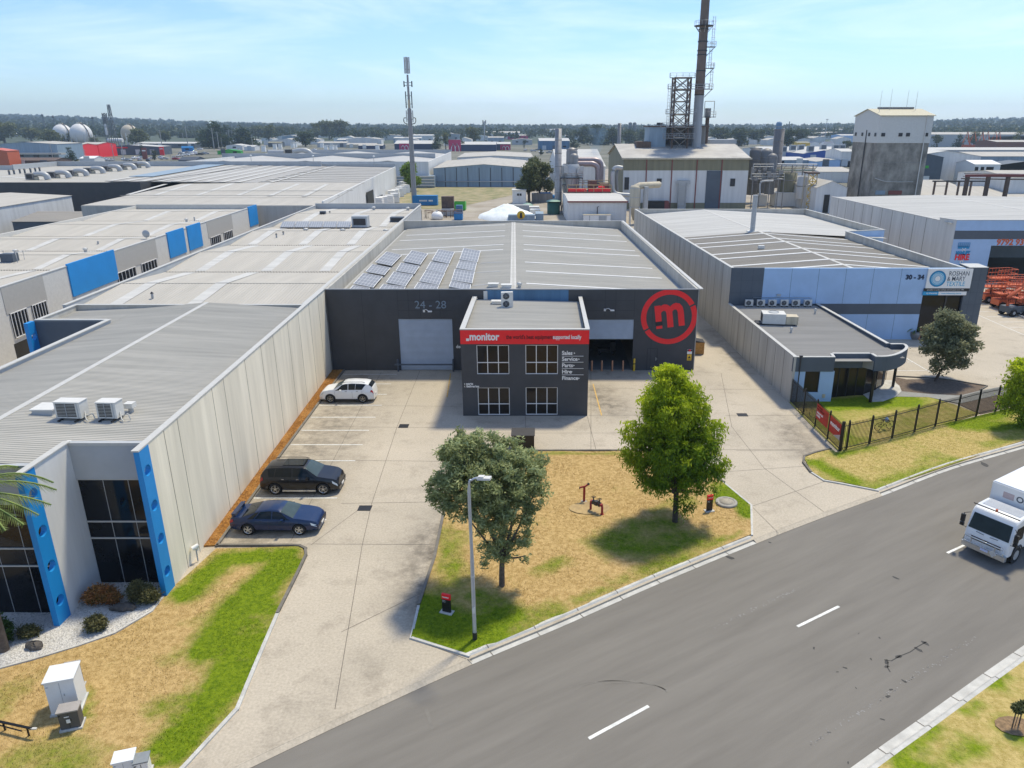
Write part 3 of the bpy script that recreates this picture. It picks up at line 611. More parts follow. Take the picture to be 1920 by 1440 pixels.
p=P(795,583,YF);lamp_arm(T,p.x,YF,p.z);p=P(1134,581,YF);lamp_arm(T,p.x,YF,p.z)
for n_,(px,py)in enumerate(((1293,670),)):
 p=P(px,658,YF);t=thing('warning_sign','danger board over a yellow hazard notice at the right corner of the charcoal wall','sign',(p.x,YF-.02,p.z-.9))
 b=MB();b.bx(-.22,.22,-.02,0,.62,1.06);b.build('danger_board',M['white'],t);b=MB();b.bx(-.21,.21,-.026,-.0205,.86,1.05);b.build('danger_panel',M['black'],t)
 b=MB();b.lathe([(0.0,-.03),(.11,-.03),(.11,-.027)],(0,0,.955),16,axis='Y');o_=b.build('red_oval',M['red'],t);
 b=MB();b.bx(-.20,.20,-.02,0,0,.58);b.build('hazard_board',M['yellow'],t)
 b=MB();b.add([(-.13,-.022,.2),(.13,-.022,.2),(0,-.022,.45)],[(0,1,2)]);b.bx(-.14,.14,-.023,-.021,.06,.1);b.build('hazard_symbol',M['black'],t)
for i,px in enumerate((1109.5,1128.2,1147.8,1167.7)):
 p=G(px,695.3);t=thing('bollard',['copper coloured bollard at the open doorway, closest to the office wall','copper coloured bollard at the open doorway, second out from the office wall','copper coloured bollard at the open doorway, third out from the office wall','copper coloured bollard at the open doorway, the one nearest the yellow post'][i],'bollard',(p.x,p.y,0),0,'bollards across the open roller door')
 b=MB();b.lathe([(0,1.0),(.05,.995),(.075,.97),(.08,.93),(.08,0)],n=14);b.build('post',M['copper'],t);b=MB();b.lathe([(.14,.02),(.14,0)],n=14);b.lathe([(0,.021),(.14,.021)],n=14);b.build('base_plate',M['copper'],t)
p=G(1188.5,695.3);t=thing('bollard','thick yellow post at the right jamb of the open roller door','bollard',(p.x,p.y,0));b=MB();b.lathe([(0,1.2),(.06,1.19),(.1,1.14),(.105,0)],n=14);b.build('post',M['yellow'],t);b=MB();b.lathe([(.108,.75),(.108,.65)],n=14);b.build('band',M['black'],t)
t=thing('forklift','orange and black machine parked just inside the open roller door','forklift',(d2l+.5,YF+1.6,0),rad(20))
b=MB();b.box((-.6,0,.75),(1.5,1.0,.8));b.box((-1.0,0,1.3),(.7,1.0,.5));b.lathe([(0,.3),(.3,.25),(.42,.1),(.42,-.1),(.3,-.25),(0,-.3)],(-.3,0,1.35),16,axis='X');b.build('body',mat('dusty_orange',(.38,.20,.10),rough=.6),t)
b=MB();b.cyl((.35,0,1.45),(.95,0,1.42),.05,.02);b.box((.1,.3,1.2),(.5,.2,.2));b.build('arm',M['dark'],t)
for s in(-1,1):b=MB();b.cyl((-.2,s*.55-.1,.35),(-.2,s*.55+.1,.35),.35,n=18);b.build('wheel',M['rubber'],t)
t=thing('pallet_jack','black wheeled floor machine on the workshop floor deep in the open doorway','floor machine',(d2r-2.2,YF+5.2,0))
b=MB();b.box((0,0,.45),(1.2,.7,.35));b.box((.9,.1,.8),(.5,.6,.9));b.build('body',M['dark'],t)
b=MB()
for k in range(5):b.tube([(-.6-.1*k,-.3,.3+.16*k),(-.2,0,.6+.1*k),(.5,.3,.4+.1*k)],.025,5)
b.build('frame',M['black'],t)
b=MB()
for sx_,sy_ in((-.5,-.4),(-.5,.4),(.9,-.4),(.9,.4)):b.cyl((sx_,sy_-.06,.18),(sx_,sy_+.06,.18),.18,n=12)
b.build('wheels',M['rubber'],t)
for i,(px,py)in enumerate(((925,538),(950,540))):
 p=onroof(px,py);t=thing('roof_vent',['low flat roof hatch just left of the warehouse ridge at the front','low flat roof hatch touching the warehouse ridge at the front'][i],'roof vent',(p.x,p.y,p.z+.03));b=MB();b.box((0,0,.14),(.9,.6,.28));b.build('hood',M['skylight'],t);b=MB();b.box((0,0,.3),(1.0,.7,.04));b.build('lid',M['offwhite'],t)
def whirly(px,py,z,lb,r=.22,cat='ventilator',pt=None):
 p=pt or G(px,py,z);t=thing('roof_ventilator',lb,cat,(p.x,p.y,p.z))
 b=MB();b.cyl((0,0,-.05),(0,0,.25),r*.7,n=12);b.build('throat',M['galv'],t)
 b=MB();n_=16
 for k in range(n_):a=2*math.pi*k/n_;b.add([(r*.75*math.cos(a),r*.75*math.sin(a),.25),(r*1.25*math.cos(a+.25),r*1.25*math.sin(a+.25),.42),(r*.3*math.cos(a+.3),r*.3*math.sin(a+.3),.58),(r*.75*math.cos(a+.35),r*.75*math.sin(a+.35),.25)],[(0,1,2,3)])
 b.lathe([(0,.56),(r*.5,.55),(r*1.1,.42),(r*.9,.28)],n=14);b.build('turbine',M['offwhite'],t);return t
whirly(0,0,0,'small round ventilator just right of the warehouse ridge above the office',pt=onroof(974,540))
Z6=lambda u,v:(600+u/4,400+v/4)
racks=[[(500,288,612,316,537,393,413,368),(688,280,808,305,752,385,623,358),(888,272,1008,292,968,378,840,350),(1078,262,1202,285,1180,367,1047,345)],[(393,383,527,410,483,463,343,437),(607,373,745,397,707,455,570,430),(830,365,965,385,935,445,798,420),(1045,355,1175,372,1160,433,1022,410)],[(325,450,468,475,398,557,250,528),(553,440,698,463,640,548,497,518),(795,428,935,450,893,538,745,508),(1013,420,1158,440,1140,525,987,500)],[(250,541,372,562,345,600,214,578),(475,533,640,555,606,600,437,578),(735,520,892,545,862,595,706,565),(985,508,1130,535,1122,578,968,550)]]
rn=['back','second','third','front'];cn=['farthest from the ridge','second from the parapet gutter','third from the parapet gutter','nearest the ridge']
solar_m=None
def solar_material():
 m=bpy.data.materials.new('solar_panel_grid');m.use_nodes=True;nt=m.node_tree;N=nt.nodes;L_=nt.links;b=N['Principled BSDF'];b.inputs['Roughness'].default_value=.4;b.inputs['Specular IOR Level'].default_value=.3
 uv=N.new('ShaderNodeUVMap');br=N.new('ShaderNodeTexBrick');br.offset=0;br.inputs['Scale'].default_value=1;br.inputs['Mortar Size'].default_value=.012;br.inputs['Brick Width'].default_value=.166;br.inputs['Row Height'].default_value=.25
 br.inputs['Color1'].default_value=(.20,.20,.205,1);br.inputs['Color2'].default_value=(.22,.22,.225,1);br.inputs['Mortar'].default_value=(.50,.49,.47,1)
 L_.new(uv.outputs[0],br.inputs['Vector']);L_.new(br.outputs['Color'],b.inputs['Base Color']);return m
SOL=solar_material()
def panel_mesh(name,q,parent,m=SOL):
 mb=MB();mb.slab(q,.04);o=mb.build(name,m,parent,world=True);me=o.data;uv=me.uv_layers.new(name='UVMap')
 for poly in me.polygons:
  for k,li in enumerate(poly.loop_indices):uv.data[li].uv=((0,0),(1,0),(1,1),(0,1))[k%4]
 return o
for r in range(4):
 for c in range(4):
  q=racks[r][c];pts=[]
  base=onroof(*Z6((q[0]+q[4])/2,(q[1]+q[5])/2)).z
  for k,dz in((3,.50),(2,.34),(1,.34),(0,.50)):
   pts.append(G(*Z6(q[2*k],q[2*k+1]),base+dz))
  cx_=sum(pts,Vector())/4
  if min(p.y for p in pts)<YF+.35:
   sh=YF+.35
   pts=[Vector((p.x,max(p.y,sh),p.z))for p in pts]
  t=thing('solar_rack',f'tilted solar rack in the {rn[r]} row, {cn[c]}','solar panel',(cx_.x,cx_.y,base),0,'solar racks on the warehouse roof')
  e=.03
  panel_mesh('panel',pts,t)
  b=MB()
  for a_,b_ in((0,1),(1,2),(2,3),(3,0)):b.tube([pts[a_]+Vector((0,0,.02)),pts[b_]+Vector((0,0,.02))],.035,5)
  b.build('frame',M['white'],t,world=True)
  b=MB()
  for k in range(4):p_=pts[k].lerp(cx_,.15);b.cyl((p_.x,p_.y,p_.z-.03),(p_.x,p_.y,base-.45),.025,n=5)
  b.build('legs',M['galv'],t,world=True)
# ---------------- O: office block in front of the warehouse
YO=XY(985,779.6,0)[1];ol=P(868.75,780,YO).x;orr=P(1101.25,779.3,YO).x;OZ=P(983,618.6,YO).z
T=thing('office_block','two storey charcoal office box with a red name band standing in front of the warehouse','office',(0,YO,0))
ws=[]
for a,b in(((893,647.5),(955,702)),((985,647),(1046,702)),((896,727),(956,778.4)),((985,726.5),(1045.5,778))):
 p=P(*a,YO);q=P(*b,YO);ws.append((p.x,q.x,q.z,p.z))
mb=MB();YW=.25
xs=sorted([ol,ws[0][0],ws[0][1],ws[1][0],ws[1][1],orr]);ws[2]=(ws[0][0],ws[0][1],ws[2][2],ws[2][3]);ws[3]=(ws[1][0],ws[1][1],ws[3][2],ws[3][3])
mb.bx(ol,ws[0][0],YO,YO+YW,-.1,OZ);mb.bx(ws[0][1],ws[1][0],YO,YO+YW,-.1,OZ);mb.bx(ws[1][1],orr,YO,YO+YW,-.1,OZ)
for k in(0,1):mb.bx(ws[k][0],ws[k][1],YO,YO+YW,ws[k][3],OZ);mb.bx(ws[k][0],ws[k][1],YO,YO+YW,ws[k+2][3],ws[k][2]);mb.bx(ws[k][0],ws[k][1],YO,YO+YW,-.1,ws[k+2][2])
mb.bx(ol,ol+.25,YO+YW,YF-.01,-.1,OZ);mb.bx(orr-.25,orr,YO+YW,YF-.01,-.1,OZ)
mb.build('wall',M['black_wall'],T,world=True)
mb=MB();mb.bx(ol+.25,orr-.25,YO+YW,YF-.01,3.2,3.4);mb.build('floor_slab',M['greyp'],T,world=True)
for(x0,x1,z0,z1)in ws:window(T,(x0,YO+.09,z0),(1,0,0),(0,0,1),x1-x0,z1-z0,3,2,rowf=[.40],glass=M['glass']if x0==ws[0][0]and z0>2 else M['glassb'],fw=.055)
RB=P(983,645,YO).z
mb=MB();mb.bx(ol-.01,orr+.01,YO-.03,YO-.002,RB,OZ-.02);mb.build('name_band',M['red'],T,world=True)
mb=MB()
mb.bx(ol-.04,orr+.04,YO-.05,YO+.25,OZ,OZ+.07);mb.bx(ol-.05,ol+.35,YO+.25,YF-.05,OZ,OZ+.068);mb.bx(orr-.28,orr+.05,YO+.25,YF-.05,OZ,OZ+.066)
mb.build('parapet_capping',M['cap'],T,world=True)
mb=MB();corr(mb,(ol+.25,YO+.25,OZ-.35),(ol+.25,YF-.01,OZ-.25),(orr-.25,YO+.25,OZ-.55),(orr-.25,YF-.01,OZ-.45),.2,.03);mb.build('roof',M['roof1'],T,world=True)
def txt_on(parent,s,px,py,Y,size,m,name='lettering',w_=.02,sx=1,al='LEFT',y_=.04,sp=1):p=P(px,py,Y);return text(name,s,(p.x,Y-y_,p.z),size,m,parent,weight=w_,align=al,sx=sx,sp=sp,ext=.006)
txt_on(T,'monitor',880,631.5,YO,.80,M['white'],w_=.028,sx=.84)
mb=MB();p=P(876.5,636.5,YO);mb.bx(p.x-.1,p.x+.12,YO-.05,YO-.03,p.z-.11,p.z+.09);mb.build('name_dot',M['white'],T,world=True)
txt_on(T,"the world's best equipment",949,632,YO,.44,mat('dark_red_text',(.10,.004,.006)),w_=.008,sx=.72)
txt_on(T,'supported locally',1036.5,632,YO,.44,M['white'],w_=.012,sx=.70)
for k,(s,py)in enumerate((('Sales',662),('Service',673.3),('Parts',685.2),('Hire',697),('Finance',709))):
 txt_on(T,s,1053.5,py,YO,.42,M['white'],w_=.012,sx=.98,y_=.02)
 ax=1053.5+{'Sales':22.5,'Service':31,'Parts':21.5,'Hire':17.5,'Finance':31}[s];p=P(ax,py,YO)
 mb=MB();mb.add([(p.x,YO-.02,p.z-.07),(p.x+.11,YO-.02,p.z),(p.x,YO-.02,p.z+.07)],[(0,1,2)]);mb.build('arrow',M['white'],T,world=True)
 if k<4:a=P(1053.5,py+5.7,YO);b=P(1094,py+5.7,YO);mb=MB();mb.bx(a.x,b.x,YO-.02,YO-.001,a.z-.014,a.z+.014);mb.build('rule_line',M['white'],T,world=True)
txt_on(T,'› parts',870.5,719.5,YO,.26,M['white'],w_=.008,y_=.02);txt_on(T,'‹ deliveries',870.5,724.3,YO,.26,M['white'],w_=.008,y_=.02)
def fan_unit(name,lb,loc,rz,size=(.95,.38,1.35),fans=2,group=None,cat='air conditioner',feet=True):
 t=thing(name,lb,cat,loc,rz,group);w_,d_,h_=size;z0=.1 if feet else 0
 b=MB();b.box((0,0,z0+h_/2),(w_,d_,h_));b.build('casing',M['offwhite'],t)
 for k in range(fans):
  r=min(w_*.36,h_/fans*.42);cz=z0+h_*(k+.5)/fans
  b=MB();b.lathe([(0,-d_/2-.012),(r,-d_/2-.012),(r,-d_/2)],(-w_*.1,0,cz),20,axis='Y');f_=b.build('fan_opening',M['dark'],t)
  b=MB()
  for q in range(3):rr=r*(.35+.3*q);n_=18;b.tube([(-w_*.1+rr*math.cos(2*math.pi*j/n_),-d_/2-.02,cz+rr*math.sin(2*math.pi*j/n_))for j in range(n_+1)],.008,4)
  for q in range(6):a=math.pi*q/3;b.tube([(-w_*.1,-d_/2-.022,cz),(-w_*.1+r*math.cos(a),-d_/2-.022,cz+r*math.sin(a))],.008,4)
  g_=b.build('fan_guard',M['greyp'],t)
 if feet:
  b=MB()
  for s in(-1,1):b.box((s*w_*.35,0,z0/2),(.06,d_+.25,z0))
  b.build('feet',M['dark'],t)
 return t
p=G(951,578,OZ-.45);fan_unit('air_conditioner','tall two fan air conditioner standing on the office roof',(p.x,p.y,OZ-.46),rad(8),(1.0,.4,1.35),2)
p=G(909,563,OZ-.4);fan_unit('air_conditioner','narrow air conditioner at the back left edge of the office roof',(p.x,p.y,OZ-.42),rad(-75),(.85,.34,.85),1)
p=G(932,572,OZ-.4);t=thing('roof_vent','low white duct cowl beside the tall air conditioner on the office roof','roof vent',(p.x,p.y,OZ-.42));b=MB();b.box((0,0,.28),(.9,.6,.22));b.box((0,0,.41),(1.0,.7,.04));b.build('cowl',M['offwhite'],t);b=MB();b.box((0,0,.09),(.7,.4,.18));b.build('throat',M['dark'],t)
whirly(890,568,OZ-.4,'little white ventilator at the left end of the office roof')
p=G(990,846);t=thing('bin_enclosure','square black bin enclosure at the lawn edge behind the grey green tree','enclosure',(G(980,846).x,G(980,846).y,0))
b=MB();b.bx(-.75,.8,0,1.3,0,1.15);b.build('body',M['black'],t);b=MB();b.bx(-.80,.85,-.05,1.35,1.15,1.2);b.build('lid',mat('faded_black',(.045,.043,.042),rough=.8),t)
# ---------------- A: grey panel-walled textile warehouse on the right
YA=XY(1690,636.2,0)[1];AZ=P(1600,503,YA).z
ax0=P(1371.7,502,YA).x;ax1=P(1433.7,502,YA).x;ax2=P(1817,503,YA).x;ax3=P(1853.6,500,YA).x
sk=lambda y,x,y0:x-.0358*(y-y0)
YA2=XY(1588,434,AZ)[1];YA3=XY(1350,391,AZ)[1]
T=thing('textile_warehouse','long grey concrete panel warehouse with a pale blue front and a striped taupe roof','warehouse',(0,YA,0))
a00=(ax0,YA);a01=XY(1190,392.5,AZ);a10=(ax2-.4,YA);a11=XY(1588,434,AZ);a20=XY(1658,431,AZ);a21=XY(1513.7,393,AZ);YA3=a01[1];a21=(a21[0],YA3)
mb=MB();mb.wall(a00,a01,-.1,AZ,.2,side=-1);mb.wall((a10[0],YA+.3),a11,-.1,AZ,.2,side=1);mb.wall(a20,a21,-.1,AZ,.2,side=1);mb.wall(a01,a21,-.1,AZ,.2);mb.build('side_wall',M['grey_wall'],T,world=True)
mb=MB();mb.wall(a11,a20,-.1,AZ-.002,.2);mb.build('blue_return_wall',M['ltblue'],T,world=True)
mb=MB()
for k in range(1,20):
 t_=k/20;p_=Vector(a00).lerp(Vector(a01),t_);mb.box((p_.x-.0,p_.y,AZ/2-.05),(.02,.07,AZ),0,rz=0)
mb.each('panel_joint',M['joint'],T,world=True)
mb=MB();mb.wall((a00[0]-.04,YA),(a01[0]-.04,a01[1]),AZ,AZ+.07,.32,side=-1);mb.wall((a10[0]+.04,YA+.3),(a11[0]+.04,a11[1]),AZ,AZ+.07,.32,side=1);mb.wall((a20[0]+.04,a20[1]),a21,AZ,AZ+.07,.32,side=1);mb.wall(a11,(a20[0]+.1,a20[1]),AZ,AZ+.068,.3);mb.wall(a01,a21,AZ,AZ+.066,.3);mb.build('parapet_capping',M['cap'],T,world=True)
ox0=P(1729,560,YA).x;ox1=P(1805,560,YA).x;oz=P(1760,553.5,YA).z
mb=MB();mb.bx(ax0,ax1,YA-.02,YA+.3,-.1,AZ+.04);mb.build('grey_pier',M['slate'],T,world=True)
mb=MB();mb.bx(ax1,ox0,YA+.003,YA+.3,-.1,AZ);mb.bx(ox0,ax2-.3,YA+.003,YA+.3,oz,AZ);mb.build('front_wall',M['ltblue'],T,world=True)
mb=MB();bz0=P(1650,589,YA).z;bz1=P(1650,569.5,YA).z;mb.bx(ax1+.01,ox0,YA-.008,YA+.003,bz0,bz1);mb.build('grey_band',M['slate'],T,world=True)
mb=MB();mb.prism([(ox1,YA),(ax3,YA),(ax3+.1,YA+2.2),(ox1+.3,YA+2.2)],-.1,AZ+.06);mb.build('grey_pier',M['slate'],T,world=True)
mb=MB();mb.prism([(ox1+.1,YA-.04),(ax3+.05,YA-.04),(ax3+.2,YA+2.25),(ox1+.3,YA+2.25)],AZ+.06,AZ+.10);mb.build('pier_capping',M['cap'],T,world=True)
mb=MB()
for k in(1,2):x=ox1+(ax3-ox1)*k/3;mb.bx(x-.012,x+.012,YA-.006,YA,-.05,AZ+.1)
for k in range(1,6):mb.bx(ox1,ax3,YA-.006,YA,AZ*k/6,AZ*k/6+.02)
for k in(1,2):x=ax0+(ax1-ax0)*k/3;mb.bx(x-.012,x+.012,YA-.026,YA-.02,0,AZ)
for k in range(1,6):mb.bx(ax0,ax1,YA-.026,YA-.02,AZ*k/6,AZ*k/6+.02)
for px in(1486,1537,1588,1640,1692):x=P(px,503,YA).x;mb.bx(x-.012,x+.012,YA-.002,YA+.003,0,bz0);mb.bx(x-.012,x+.012,YA-.002,YA+.003,bz1,AZ)
mb.each('wall_joint',mat('joint_slate',(.05,.065,.085)),T,world=True)
mb=MB();mb.bx(ox0-.02,ox1+.02,YA+.28,YA+.32,0,oz);mb.build('glazed_entry',M['glass'],T,world=True)
mb=MB();mb.bx(P(1769,590,YA).x,P(1772,590,YA).x,YA+.2,YA+.28,0,oz);mb.build('entry_mullion',M['dark'],T,world=True)
c0=Vector(XY(1603,503.5,AZ+.35)+(AZ+.35,));c1=Vector(XY(1340,391.5,AZ+.35)+(AZ+.35,));c0=Vector((P(1600,503,YA).x,YA+.3,AZ-.04));c1=Vector(((a01[0]+a21[0])/2-3,YA3,AZ-.04))
cm=c0.lerp(c1,(YA2-c0.y)/(c1.y-c0.y));ez_=AZ-.95
def P3(x,y,z):return Vector((x,y,z))
ml=Vector(a00).lerp(Vector(a01),(YA2-YA)/(YA3-YA))
mb=MB();corr(mb,P3(a00[0]+.25,YA+.3,ez_),P3(ml.x+.25,YA2,ez_),c0,cm,.25,.03);corr(mb,P3(a10[0]-.25,YA+.3,ez_),P3(a11[0]-.25,YA2,ez_),c0,cm,.25,.03);mb.build('roof',M['roof4'],T,world=True)
mb=MB();corr(mb,P3(ml.x+.25,YA2+.01,ez_),P3(a01[0]+.25,YA3,ez_),cm,c1,.35,.03);corr(mb,P3(a20[0]-.25,YA2+.01,ez_),P3(a21[0]-.25,YA3,ez_),cm,c1,.35,.03);mb.build('rear_roof',M['roofw'],T,world=True)
mb=MB();u=P3(.2,0,.03);mb.slab([c0-P3(.2,0,-.03),c1-P3(.2,0,-.03),c1+u,c0+u],.05);mb.build('ridge_capping',M['roofw'],T,world=True)
for k,f_ in enumerate((.07,.19,.36,.47,.66,.77,.93)):
 for(e0,e1,r0,r1,s)in((P3(a00[0]+.25,YA+.3,ez_),P3(ml.x+.25,YA2,ez_),c0,cm,-1),(P3(a10[0]-.25,YA+.3,ez_),P3(a11[0]-.25,YA2,ez_),c0,cm,1)):
  m_=MB();a=e0.lerp(e1,f_);b=r0.lerp(r1,f_);skyl(m_,a.lerp(b,.03),a.lerp(b,.985),.5,.06);m_.build('skylight',M['skylight'],T,world=True)
txt_on(T,'30 - 34',1698,520,YA,.66,mat('number_navy',(.012,.025,.06)),'street_number',.03,y_=.03)
p=G(1410.5,434,AZ-.1);t=thing('roof_flue','tall grey steel flue rising from the taupe striped roof','flue',(p.x,p.y,p.z-.1));top=P(1414,366,p.y).z
b=MB();b.cyl((0,0,0),(0,0,top-p.z),.33,n=18);b.cyl((0,0,top-p.z),(0,0,top-p.z+.12),.36,n=18);b.build('pipe',M['galv'],t);b=MB();b.box((0,0,.12),(1.4,1.2,.12));b.box((1.6,-.2,.12),(1.6,.7,.1));b.build('flashing',M['offwhite'],t)
p=G(1427,466,AZ-.3);t=thing('roof_vent','small white box vent in the middle of the taupe striped roof','roof vent',tuple(p));b=MB();b.box((0,0,.2),(.7,.5,.35));b.build('cowl',M['offwhite'],t)
s0=P(1740,504,YA);s1=P(1817,540,YA);t=thing('shop_sign','white textile company board with blue rings on the pale blue front','sign',(s0.x,YA-.1,s1.z));w_=s1.x-s0.x;h_=s0.z-s1.z
b=MB();b.bx(0,w_,-.05,.08,0,h_+.02);b.build('board',M['white'],t)
for k,r in enumerate((.86,.74,.60,.46,.34)):
 r*=h_*.46;b=MB();n_=32;cx_=h_*.55;th=h_*(.030-.004*k)
 for i in range(n_):a0=2*math.pi*i/n_;a1=2*math.pi*(i+1)/n_;b.add([(cx_+(r+th)*math.cos(a0),-.056-.001*k,h_*.5+(r+th)*math.sin(a0)),(cx_+(r+th)*math.cos(a1),-.056-.001*k,h_*.5+(r+th)*math.sin(a1)),(cx_+(r-th)*math.cos(a1),-.056-.001*k,h_*.5+(r-th)*math.sin(a1)),(cx_+(r-th)*math.cos(a0),-.056-.001*k,h_*.5+(r-th)*math.sin(a0))],[(0,3,2,1)])
 b.build('ring',mat('sign_blue%d'%k,[(.02,.20,.40),(.03,.33,.58),(.10,.45,.68),(.2,.5,.7),(.03,.33,.58)][k]),t)
for k,(s,m_)in enumerate((('ROSHAN',M['slate']),('& MARY',M['slate']),('TEXTILE',mat('sign_text_blue',(.05,.38,.60))))):text('lettering',s,(s0.x+w_*(.47 if k==0 else .45),YA-.155,s1.z+h_*(.76-.27*k)),h_*.33,m_,t,weight=.004,ext=.004,sx=.80)
z1=P(1740,545.5,YA).z;z2=P(1740,553,YA).z
t=thing('shop_sign','thin black strip board with small white words under the textile sign','sign',(s0.x,YA-.1,z1));b=MB();b.bx(-.1,w_-.05,-.04,.08,0,s1.z-z1-.03);b.build('board',M['black'],t);text('lettering','specialist in textile coatings and laminates since 1981',(s0.x+.2,YA-.145,(s1.z+z1)/2-.01),.18,M['white'],t,ext=.003)
t=thing('shop_sign','blue and white phone and web address strip over the glazed entry','sign',(s0.x-.15,YA-.1,z2));b=MB();b.bx(1.6,w_-.1,-.04,.08,0,z1-z2-.04);b.build('board',M['white'],t);b=MB();b.bx(0,1.6,-.04,.08,0,z1-z2-.04);b.build('phone_panel',mat('sign_blue1',(.03,.33,.58)),t)
text('lettering','03 9706 8788',(s0.x+.2,YA-.145,(z2+z1)/2-.02),.2,M['white'],t,ext=.003,weight=.004);text('lettering','www.roshanmary.com.au',(s0.x+1.75,YA-.145,(z2+z1)/2-.02),.2,MATS['sign_text_blue'],t,ext=.003,weight=.004)
YL=XY(1500,755,0)[1];lx=XY(1479.3,755,0)[0];LH=P(1489,670.5,YL).z
T=thing('office_wing','low grey single storey office wing with a curved fascia and ribbed roof','office',(lx,YL,0))
lx1=XY(1365.7,570.6,LH)[0];rxe=XY(1536,570.6,LH)[0]
def q_(px,py,z=LH):p_=G(px,py,z);return(p_.x,p_.y)
fas=[q_(1488.3,670.3),q_(1566.5,670.3),q_(1562,663.7),q_(1632,663.7),q_(1642,669.5)]
curve=bez([(*q_(1642,669.5),0),(*q_(1665,669),0),(*q_(1685,664.5),0),(*q_(1699,657),0),(*q_(1703,651),0),(*q_(1698,646),0),(*q_(1688,644.5),0),(*q_(1668,644.6),0)],4)
curve=[(v.x,v.y)for v in curve]
outline=fas+curve[1:]+[(rxe,YA-.03),(lx1,YA-.03)]
mb=MB();mb.wall((lx,YL+.02),(lx1,YA-.03),-.1,LH-.01,.2,side=-1);mb.build('side_wall',M['grey_wall'],T,world=True)
mb=MB()
for k in range(1,9):p_=Vector((lx,YL)).lerp(Vector((lx1,YA)),k/9);mb.box((p_.x,p_.y,LH/2),(.02,.05,LH-.1))
mb.each('panel_joint',M['joint'],T,world=True)
FZ=P(1500,697,YL).z
mb=MB();n=len(outline)-2
for i in range(n-1):
 if(Vector(outline[i])-Vector(outline[i+1])).length>.02:mb.wall(outline[i],outline[i+1],FZ,LH,.18,side=1)
mb.wall(curve[-1],(rxe,YA-.03),-.1,LH-.003,.18,side=1)
mb.build('fascia',M['slate'],T,world=True)
mb=MB()
for i in range(len(outline)-2):
 if(Vector(outline[i])-Vector(outline[i+1])).length>.02:mb.wall(outline[i],outline[i+1],LH,LH+.05+.003*(i%2),.24,side=1)
mb.wall((lx,YL+.02),(lx1,YA-.03),LH,LH+.056,.3,side=-1);mb.wall(curve[-1],(rxe,YA-.03),LH,LH+.057,.3,side=1);mb.build('parapet_capping',M['cap'],T,world=True)
mb=MB();corr(mb,(lx+.2,YL+1.0,LH-.35),(lx1+.2,YA-.05,LH-.2),(curve[-1][0],YL+1.0,LH-.35),(rxe-.2,YA-.05,LH-.2),.22,.03);mb.bx(lx+.2,curve[0][0]-.2,YL+.2,YL+1.0,LH-.4,LH-.36);mb.prism([(lx+6,YL+1.0)]+[(x-.15,y+.1)for x,y in curve[1:-1]],FZ+.05,LH-.42);mb.build('roof',M['roof3'],T,world=True)
mb=MB();bx0=P(1493,740,YL).x;xs=[P(u,720,YL).x for u in(1484,1509,1536,1563)]
mb.bx(lx+.1,xs[1]-.02,YL+.12,YL+.3,-.05,FZ);mb.bx(xs[2]+.02,xs[3],YL+.12,YL+.3,-.05,FZ);mb.bx(xs[1]-.02,xs[2]+.02,YL+.12,YL+.3,-.05,.85);mb.build('front_wall',M['ltblue'],T,world=True)
window(T,(xs[1]-.02,YL+.22,.85),(1,0,0),(0,0,1),xs[2]-xs[1]+.04,FZ-.85,1,1,frame=M['dark'],fw=.05)
gl=[(xs[3],YL+.3),(xs[3],YL+1.0),q_(1618,741,0),q_(1640,733,0),q_(1656,722,0),q_(1660,712,0)]
mb=MB()
for i in range(len(gl)-1):mb.wall(gl[i],gl[i+1],0,FZ+.03,.05)
mb.prism([gl[1],gl[2],gl[3],gl[4],gl[5],(gl[5][0],YA-3),(gl[1][0],YA-3)],FZ-.02,FZ+.03)
mb.build('glazed_front',M['glassb'],T,world=True)
mb=MB()
for i in range(1,len(gl)):
 mb.cyl((*gl[i],0),(*gl[i],FZ),.05,n=6)
for f_ in(.25,.5,.75):v=Vector(gl[1]).lerp(Vector(gl[2]),f_);mb.box((v.x,v.y-.03,FZ/2),(.07,.1,FZ))
mb.build('mullion',M['dark'],T,world=True)
for px,py,r in((1631.5,753.5,.13),(1674,724.5,.12)):p=G(px,py,.1);mb=MB();mb.cyl((p.x,p.y,.1),(p.x,p.y,FZ+.02),r,n=14);mb.build('column',M['black'],T,world=True)
mb=MB();p=P(1498,700,YL);mb.cyl((p.x,YL-.06,.1),(p.x,YL-.06,LH+.1),.05,n=8);mb.box((p.x,YL-.04,LH+.12),(.25,.15,.12));mb.build('downpipe',M['dark'],T,world=True)
p=P(1545,743,YL);mb=MB();mb.box((p.x,YL+.08,p.z),(.22,.08,.3));mb.build('meter_box',M['tan'],T,world=True)
for i,(px,py)in enumerate(((1404,572),(1426,573),(1447.5,572.5),(1470,573),(1491.5,572.5),(1514,572.5))):
 p=P(px,py,YA-.55);fan_unit('air_conditioner',['small condenser under the grey pier, leftmost of the row of six','small condenser in the row of six, second from the left','small condenser in the row of six, third from the left','small condenser in the row of six, third from the right','small condenser in the row of six, second from the right','small condenser in the row of six, rightmost by the roof edge'][i],(p.x,YA-.55,LH-.18),0,(.80,.3,.62),1,'six condensers along the blue wall')
t=thing('conduit','thin white conduit run on the blue wall above the six condensers','pipework',(ax0,YA-.06,LH));b=MB();y_=YA-.05;a=P(1412,558,YA);c_=P(1521,557,YA);b.tube([(a.x,y_,LH),(a.x,y_,a.z),(c_.x,y_,a.z),(c_.x,y_,LH)],.025,5);d_=P(1460,553,YA);b.box((d_.x,y_,d_.z),(.4,.12,.25));b.build('pipe',M['greyp'],t,world=True)
p=G(1449,602,LH);t=thing('rooftop_unit','big box air handling unit with a top fan on the low ribbed roof','air conditioner',(p.x,p.y,LH-.25),rad(-8))
